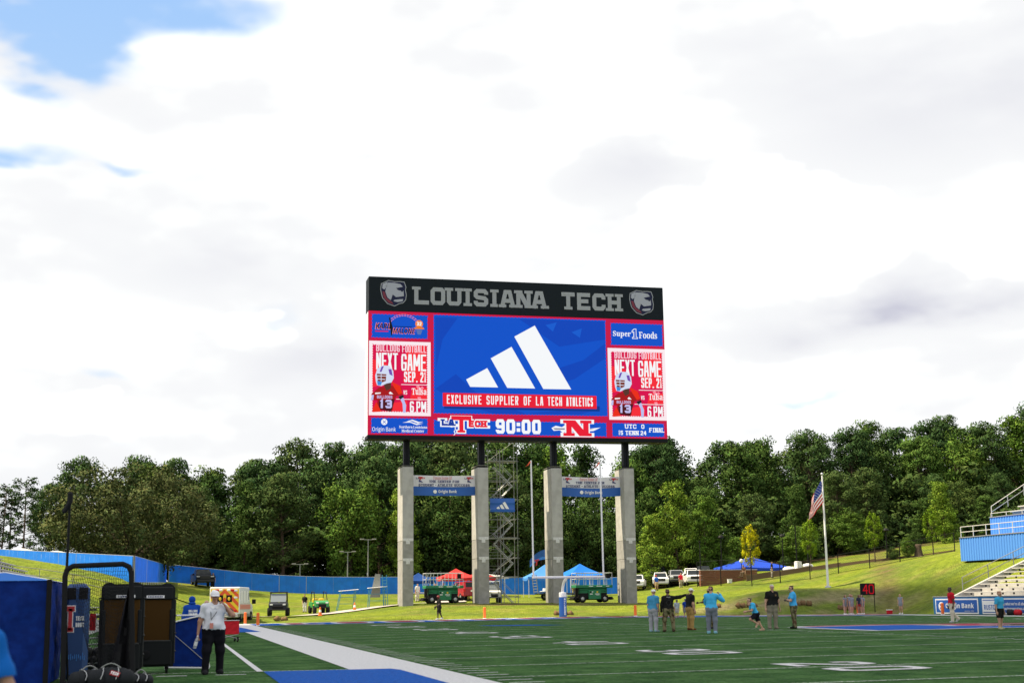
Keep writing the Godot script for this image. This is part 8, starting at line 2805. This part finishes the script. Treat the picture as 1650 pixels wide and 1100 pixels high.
	person("man with folded arms, sky blue shirt and camouflage trousers, beside the white haired man", Vector3(24.98, gy(25), -55.74), -PI / 2 - 0.25, 1.76, {"build": 1.06, "top": Color(0.06, 0.38, 0.72), "camo": true, "legwear": Color(0.15, 0.13, 0.08), "shoes": black, "hair": Color(0.05, 0.02, 0.012), "skin": pale, "shades": true, "gloves": black,
		"arms": [[Vector3(0.25, -0.85, 0.45), Vector3(-0.9, 0.15, 0.45)], [Vector3(-0.25, -0.85, 0.45), Vector3(0.9, 0.05, 0.45)]]}, "people standing on the field")
	person("man in red polo and cream trousers walking left in front of the sponsor wall", Vector3(36.25, gy(36.2), -62.7), -PI / 2 - 0.1, 1.68, {"top": Color(0.50, 0.012, 0.03), "legwear": Color(0.60, 0.53, 0.46), "shoes": Color(0.4, 0.42, 0.45), "hair": Color(0.008, 0.008, 0.009), "skin": brown, "build": 1.02,
		"legs": [[Vector3(0.04, -1, 0.14), Vector3(0.02, -1, -0.02)], [Vector3(-0.04, -1, -0.16), Vector3(-0.02, -0.72, -0.70)]]}, "people standing on the field")
	person("boy in teal shirt, black shorts and black socks at the far right", Vector3(29.1, gy(29), -47.04), 0.35, 1.36, {"top": Color(0.05, 0.34, 0.60), "legwear": black, "trousers": "shorts", "shoes": Color(0.35, 0.36, 0.22), "hair": Color(0.30, 0.15, 0.09), "skin": pale, "head": 1.12, "build": 0.95,
		"legs": [[Vector3(0.16, -1, -0.12), Vector3(0.06, -1, -0.16)], [Vector3(-0.12, -1, 0.10), Vector3(-0.04, -1, 0.02)]]}, "people standing on the field")
	person("player in all black with white shoes walking left along the end line", Vector3(19.96, gy(20), -110.2), -PI / 2 + 0.15, 1.86, {"cell": 0.035, "top": black, "legwear": black, "trousers": "shorts", "shoes": Color(0.65, 0.67, 0.75), "style": "helmet", "hat": Color(0.17, 0.012, 0.015), "skin": Color(0.05, 0.028, 0.02), "sleeves": "short", "build": 1.05, "shoulders": 0.12,
		"arms": [[Vector3(0.2, -0.9, 0.2), Vector3(-0.1, -0.5, 0.9)], [Vector3(-0.2, -0.9, 0.0), Vector3(0.0, -0.8, 0.6)]], "legs": [[Vector3(0.04, -1, 0.30), Vector3(0.02, -1, 0.02)], [Vector3(-0.04, -1, -0.30), Vector3(-0.02, -1, -0.42)]]}, "people standing on the field")
	var kid := {"cell": 0.035, "trousers": "shorts", "style": "cap", "head": 1.15, "build": 0.95, "skin": pale, "shoes": Color(0.2, 0.2, 0.22)}
	person("child in grey shirt and dark cap walking in from the end line", Vector3(33.0, gy(33), -92.5), 0.1, 1.22, kid.merged({"top": Color(0.38, 0.42, 0.50), "legwear": Color(0.42, 0.40, 0.40), "hat": Color(0.03, 0.05, 0.10)}), "children near the end line")
	person("child in royal blue shirt beside the one in grey", Vector3(33.55, gy(33.5), -92.3), -0.1, 1.28, kid.merged({"top": Color(0.015, 0.05, 0.30), "legwear": Color(0.20, 0.20, 0.24), "hat": Color(0.05, 0.07, 0.14)}), "children near the end line")
	# cheer squad by the far pylon
	var hairc := [Color(0.10, 0.04, 0.02), Color(0.16, 0.08, 0.04), Color(0.30, 0.18, 0.09), Color(0.05, 0.025, 0.015), Color(0.12, 0.05, 0.03), Color(0.04, 0.02, 0.012), Color(0.40, 0.28, 0.14)]
	var lab := ["leftmost girl of the cheer squad in pale top and shorts", "second girl from the left in the cheer squad, pale clothes", "third girl from the left in the cheer squad, tallest", "fourth girl in the cheer squad with a dark top and red shorts", "rightmost girl of the tight cheer squad, dark hair", "dark haired girl in grey standing just behind the right pylon", "blond girl in grey standing alone left of the sponsor wall"]
	for i in 7:
		var x: float = [52.5, 52.78, 53.06, 53.36, 53.72, 54.25, 57.2][i]
		var z: float = [-107.2, -106.6, -107.4, -106.5, -107.0, -107.6, -106.8][i]
		person(lab[i], Vector3(x, gy(x), z), [0.6, 0.3, -0.2, 0.5, -0.9, -1.2, -1.0][i], [1.58, 1.62, 1.66, 1.6, 1.6, 1.6, 1.6][i], {"cell": 0.036, "build": 0.88, "shoulders": 0.098, "top": Color(0.24, 0.26, 0.31) if i != 3 else Color(0.03, 0.035, 0.06), "sleeves": "none" if i % 2 == 0 else "short", "trousers": "brief", "legwear": Color(0.24, 0.26, 0.30) if i != 3 else Color(0.28, 0.02, 0.03), "shoes": Color(0.75, 0.75, 0.77), "style": "long" if i != 4 else "ponytail", "hair": hairc[i], "skin": pale if i != 3 else Color(0.28, 0.15, 0.10)}, "cheer squad beside the play clock")
	# onlookers behind the field
	var far := {"cell": 0.045, "skin": pale}
	person("man in royal blue shirt and tan shorts in front of the big white pickup", Vector3(54.7, land(54.7, -160), -160.0), PI + 0.3, 1.78, far.merged({"top": Color(0.02, 0.10, 0.45), "legwear": Color(0.5, 0.36, 0.22), "trousers": "shorts", "style": "cap", "hat": Color(0.5, 0.03, 0.03)}), "onlookers behind the field")
	person("person in red shirt and pale trousers in front of a white pickup", Vector3(57.7, land(57.7, -160), -160.0), 0.2, 1.72, far.merged({"top": Color(0.55, 0.02, 0.04), "legwear": Color(0.42, 0.38, 0.32)}), "onlookers behind the field")
	person("brown clothed man sitting on the wall in front of the blue canopy", Vector3(60.6, land(60.6, -147.6), -147.5), -1.3, 1.75, far.merged({"seat": 1.0, "top": Color(0.12, 0.07, 0.05), "legwear": Color(0.14, 0.10, 0.07), "lean": 0.25, "legs": [[Vector3(0.1, -0.2, 1), Vector3(0.05, -1, 0.1)], [Vector3(-0.1, -0.15, 1), Vector3(-0.05, -1, 0.2)]]}), "onlookers behind the field")
	person("person in black standing at the right end of the blue canopy", Vector3(63.2, land(63.2, -146.2), -146.2), 1.2, 1.72, far.merged({"top": black, "legwear": Color(0.3, 0.27, 0.24)}), "onlookers behind the field")
	person("person in white top by the left scissor lift's end", Vector3(24.2, land(24.2, -146), -146.0), 0.5, 1.8, far.merged({"top": Color(0.7, 0.68, 0.68), "legwear": Color(0.6, 0.55, 0.55)}), "onlookers behind the field")
	person("person in red and dark clothes left of the left scissor lift", Vector3(23.7, land(23.7, -149), -149.0), 0.1, 1.7, far.merged({"top": Color(0.02, 0.03, 0.08), "legwear": Color(0.45, 0.03, 0.03), "trousers": "shorts"}), "onlookers behind the field")
	person("person in black shirt and white trousers walking by the green utility cart", Vector3(11.7, land(11.7, -133.5), -133.5), -0.6, 1.62, far.merged({"top": black, "legwear": Color(0.62, 0.60, 0.62), "skin": brown}), "onlookers behind the field")
	person("dark haired person standing in front of the blue fence above the white cap", Vector3(4.1, land(4.1, -161), -161.0), 0.3, 1.7, far.merged({"top": Color(0.03, 0.04, 0.08)}), "onlookers behind the field")

func build_small_things() -> void:
	# tables and people under the canopies
	for i in 4:
		var p: Vector3 = [Vector3(25.2, 0, -149.5), Vector3(28.4, 0, -147.8), Vector3(38.4, 0, -147.2), Vector3(43.0, 0, -149.2)][i]
		var tb := thing("folding_table", ["white folding table under the dark blue canopy", "white folding table in front of the red canopy", "white folding table by the pale blue canopy", "white folding table under the bright blue canopy"][i], "table", Vector3(p.x, land(p.x, p.z), p.z), 0.1 * i, "tables under the canopies")
		var m := Mb.new()
		m.box(Vector3(0, 0.74, 0), Vector3(1.8, 0.05, 0.75), 0.01)
		part(m, "tabletop", mats.white_plastic, tb)
		for e in 4:
			m = Mb.new()
			m.tube(Vector3([-0.8, 0.8, -0.8, 0.8][e], 0, [-0.3, -0.3, 0.3, 0.3][e]), Vector3([-0.75, 0.75, -0.75, 0.75][e], 0.73, [-0.28, -0.28, 0.28, 0.28][e]), 0.018, 0.018, 5)
			part(m, "leg", mats.galvanised_dull, tb)
		m = Mb.new()
		m.box(Vector3(-0.4, 0.9, 0), Vector3(0.5, 0.28, 0.34), 0.03)
		part(m, "drinks_box", [mats.red_cloth, mats.banner_blue_print, mats.white_plastic, mats.red_cloth][i], tb)
	var fo := {"cell": 0.045, "skin": Color(0.42, 0.24, 0.16)}
	for i in 5:
		var p: Vector3 = [Vector3(26.6, 0, -149), Vector3(27.6, 0, -150), Vector3(30.2, 0, -149), Vector3(39.6, 0, -149), Vector3(42.2, 0, -151)][i]
		person(["person in white shirt between the dark blue and red canopies", "person in grey shirt at the red canopy's left leg", "person in red shirt under the red canopy", "person in dark shirt by the pale blue canopy", "person in white shirt under the bright blue canopy"][i], Vector3(p.x, land(p.x, p.z), p.z), 0.7 * i, 1.7 + 0.04 * (i % 3), fo.merged({"top": [Color(0.7, 0.7, 0.7), Color(0.3, 0.3, 0.32), Color(0.5, 0.02, 0.03), Color(0.02, 0.03, 0.06), Color(0.68, 0.68, 0.7)][i], "legwear": Color(0.1 + 0.08 * i, 0.1 + 0.06 * i, 0.12), "trousers": "shorts" if i % 2 else "long"}), "onlookers behind the field")
	# white litter of things at the back of the right bank and a stump
	var st := thing("tree_stump", "grey brown tree stump among shrubs on the right bank", "stump", Vector3(78.0, land(78.0, -141.0), -141.0))
	var mb := Mb.new()
	mb.lathe([Vector2(0.62, -0.2), Vector2(0.46, 0.2), Vector2(0.36, 0.7), Vector2(0.33, 1.15), Vector2(0.28, 1.3), Vector2(0.02, 1.26)], Vector3.ZERO, 12)
	part(mb, "trunk", mats.bark, st)
	mb = Mb.new()
	for k in 4: mb.tube(Vector3(0, 0.1, 0), Vector3(cos(k * 1.6) * 0.9, -0.15, sin(k * 1.6) * 0.9), 0.2, 0.06, 6)
	part(mb, "root", mats.bark, st)
	for i in 3:
		var p: Vector3 = [Vector3(65.8, 0, -147.5), Vector3(66.9, 0, -147.5), Vector3(68.0, 0, -147.4)][i]
		var w := thing("white_cushion", ["flat white cushion at the left of the white heap", "tallest white box in the white heap left of the flagpole", "round white cushion at the right of the white heap"][i], "cushion", Vector3(p.x, land(p.x, p.z) + 0.3, p.z), 0.2 * i, "white heap behind the fence")
		mb = Mb.new()
		if i == 1: mb.box(Vector3(0, 0.45, 0), Vector3(0.7, 0.9, 0.6), 0.08)
		else: mb.ball(Vector3(0, 0.2, 0), Vector3(0.75, 0.32, 0.5), 14, 8)
		part(mb, "cover", mats.white_plastic, w)
	var bs := thing("white_bin", "small white box at the foot of the brick wall", "box", Vector3(59.2, land(59.2, -148.5), -148.5))
	mb = Mb.new()
	mb.box(Vector3(0, 0.2, 0), Vector3(0.45, 0.4, 0.35), 0.03)
	part(mb, "bin_body", mats.white_plastic, bs)
	mb = Mb.new()
	mb.box(Vector3(0, 0.42, 0), Vector3(0.49, 0.05, 0.39), 0.015)
	part(mb, "lid", mats.white_plastic, bs)
	var wb := thing("white_globe_lamp", "round white globe lamp left of the royal blue canopy", "lamp", Vector3(62.9, land(62.9, -154), -154.0))
	mb = Mb.new()
	mb.tube(Vector3(0, 0, 0), Vector3(0, 1.9, 0), 0.05, 0.04, 8)
	part(mb, "stem", mats.black_post, wb)
	mb = Mb.new()
	mb.ball(Vector3(0, 2.1, 0), Vector3.ONE * 0.24, 12, 8)
	part(mb, "globe", mats.white_plastic, wb)
	# bags and gear at the foot of the sponsor wall
	for i in 4:
		var z: float = [-90.6, -89.7, -88.2, -86.5][i]
		var b := thing("sideline_bag", ["black bag leaning on the sponsor wall behind the boy in teal", "red and black bag right of the boy in teal", "dark bag by the right edge at the wall", "red bag at the right edge by the wall"][i], "bag", Vector3(56.9, 0, z), 1.4, "bags along the sponsor wall")
		mb = Mb.new()
		for k in 5: mb.ball(Vector3(-0.3 + 0.15 * k, 0.2, 0.0), Vector3(0.2, 0.2 + 0.03 * sin(k * 2.0), 0.17), 10, 7)
		part(mb, "bag_body", mats.bag_black if i % 2 == 0 else mats.red_cloth, b)
		mb = Mb.new()
		var hd := []
		for k in 7: hd.append(Vector3(-0.2 + 0.066 * k, 0.38 + 0.08 * sin(PI * k / 6.0), 0))
		mb.path(hd, 0.012, 5)
		part(mb, "handle", mats.galvanised_dull, b)
	var cu := thing("red_cooler", "small red drinks cooler on the end line right of the play clock", "cooler", Vector3(56.6, 0.0, -107.6))
	mb = Mb.new()
	mb.box(Vector3(0, 0.16, 0), Vector3(0.42, 0.32, 0.3), 0.04)
	part(mb, "cooler_body", mats.red_cloth, cu)
	mb = Mb.new()
	mb.box(Vector3(0, 0.34, 0), Vector3(0.44, 0.06, 0.32), 0.02)
	part(mb, "lid", mats.print_white, cu)
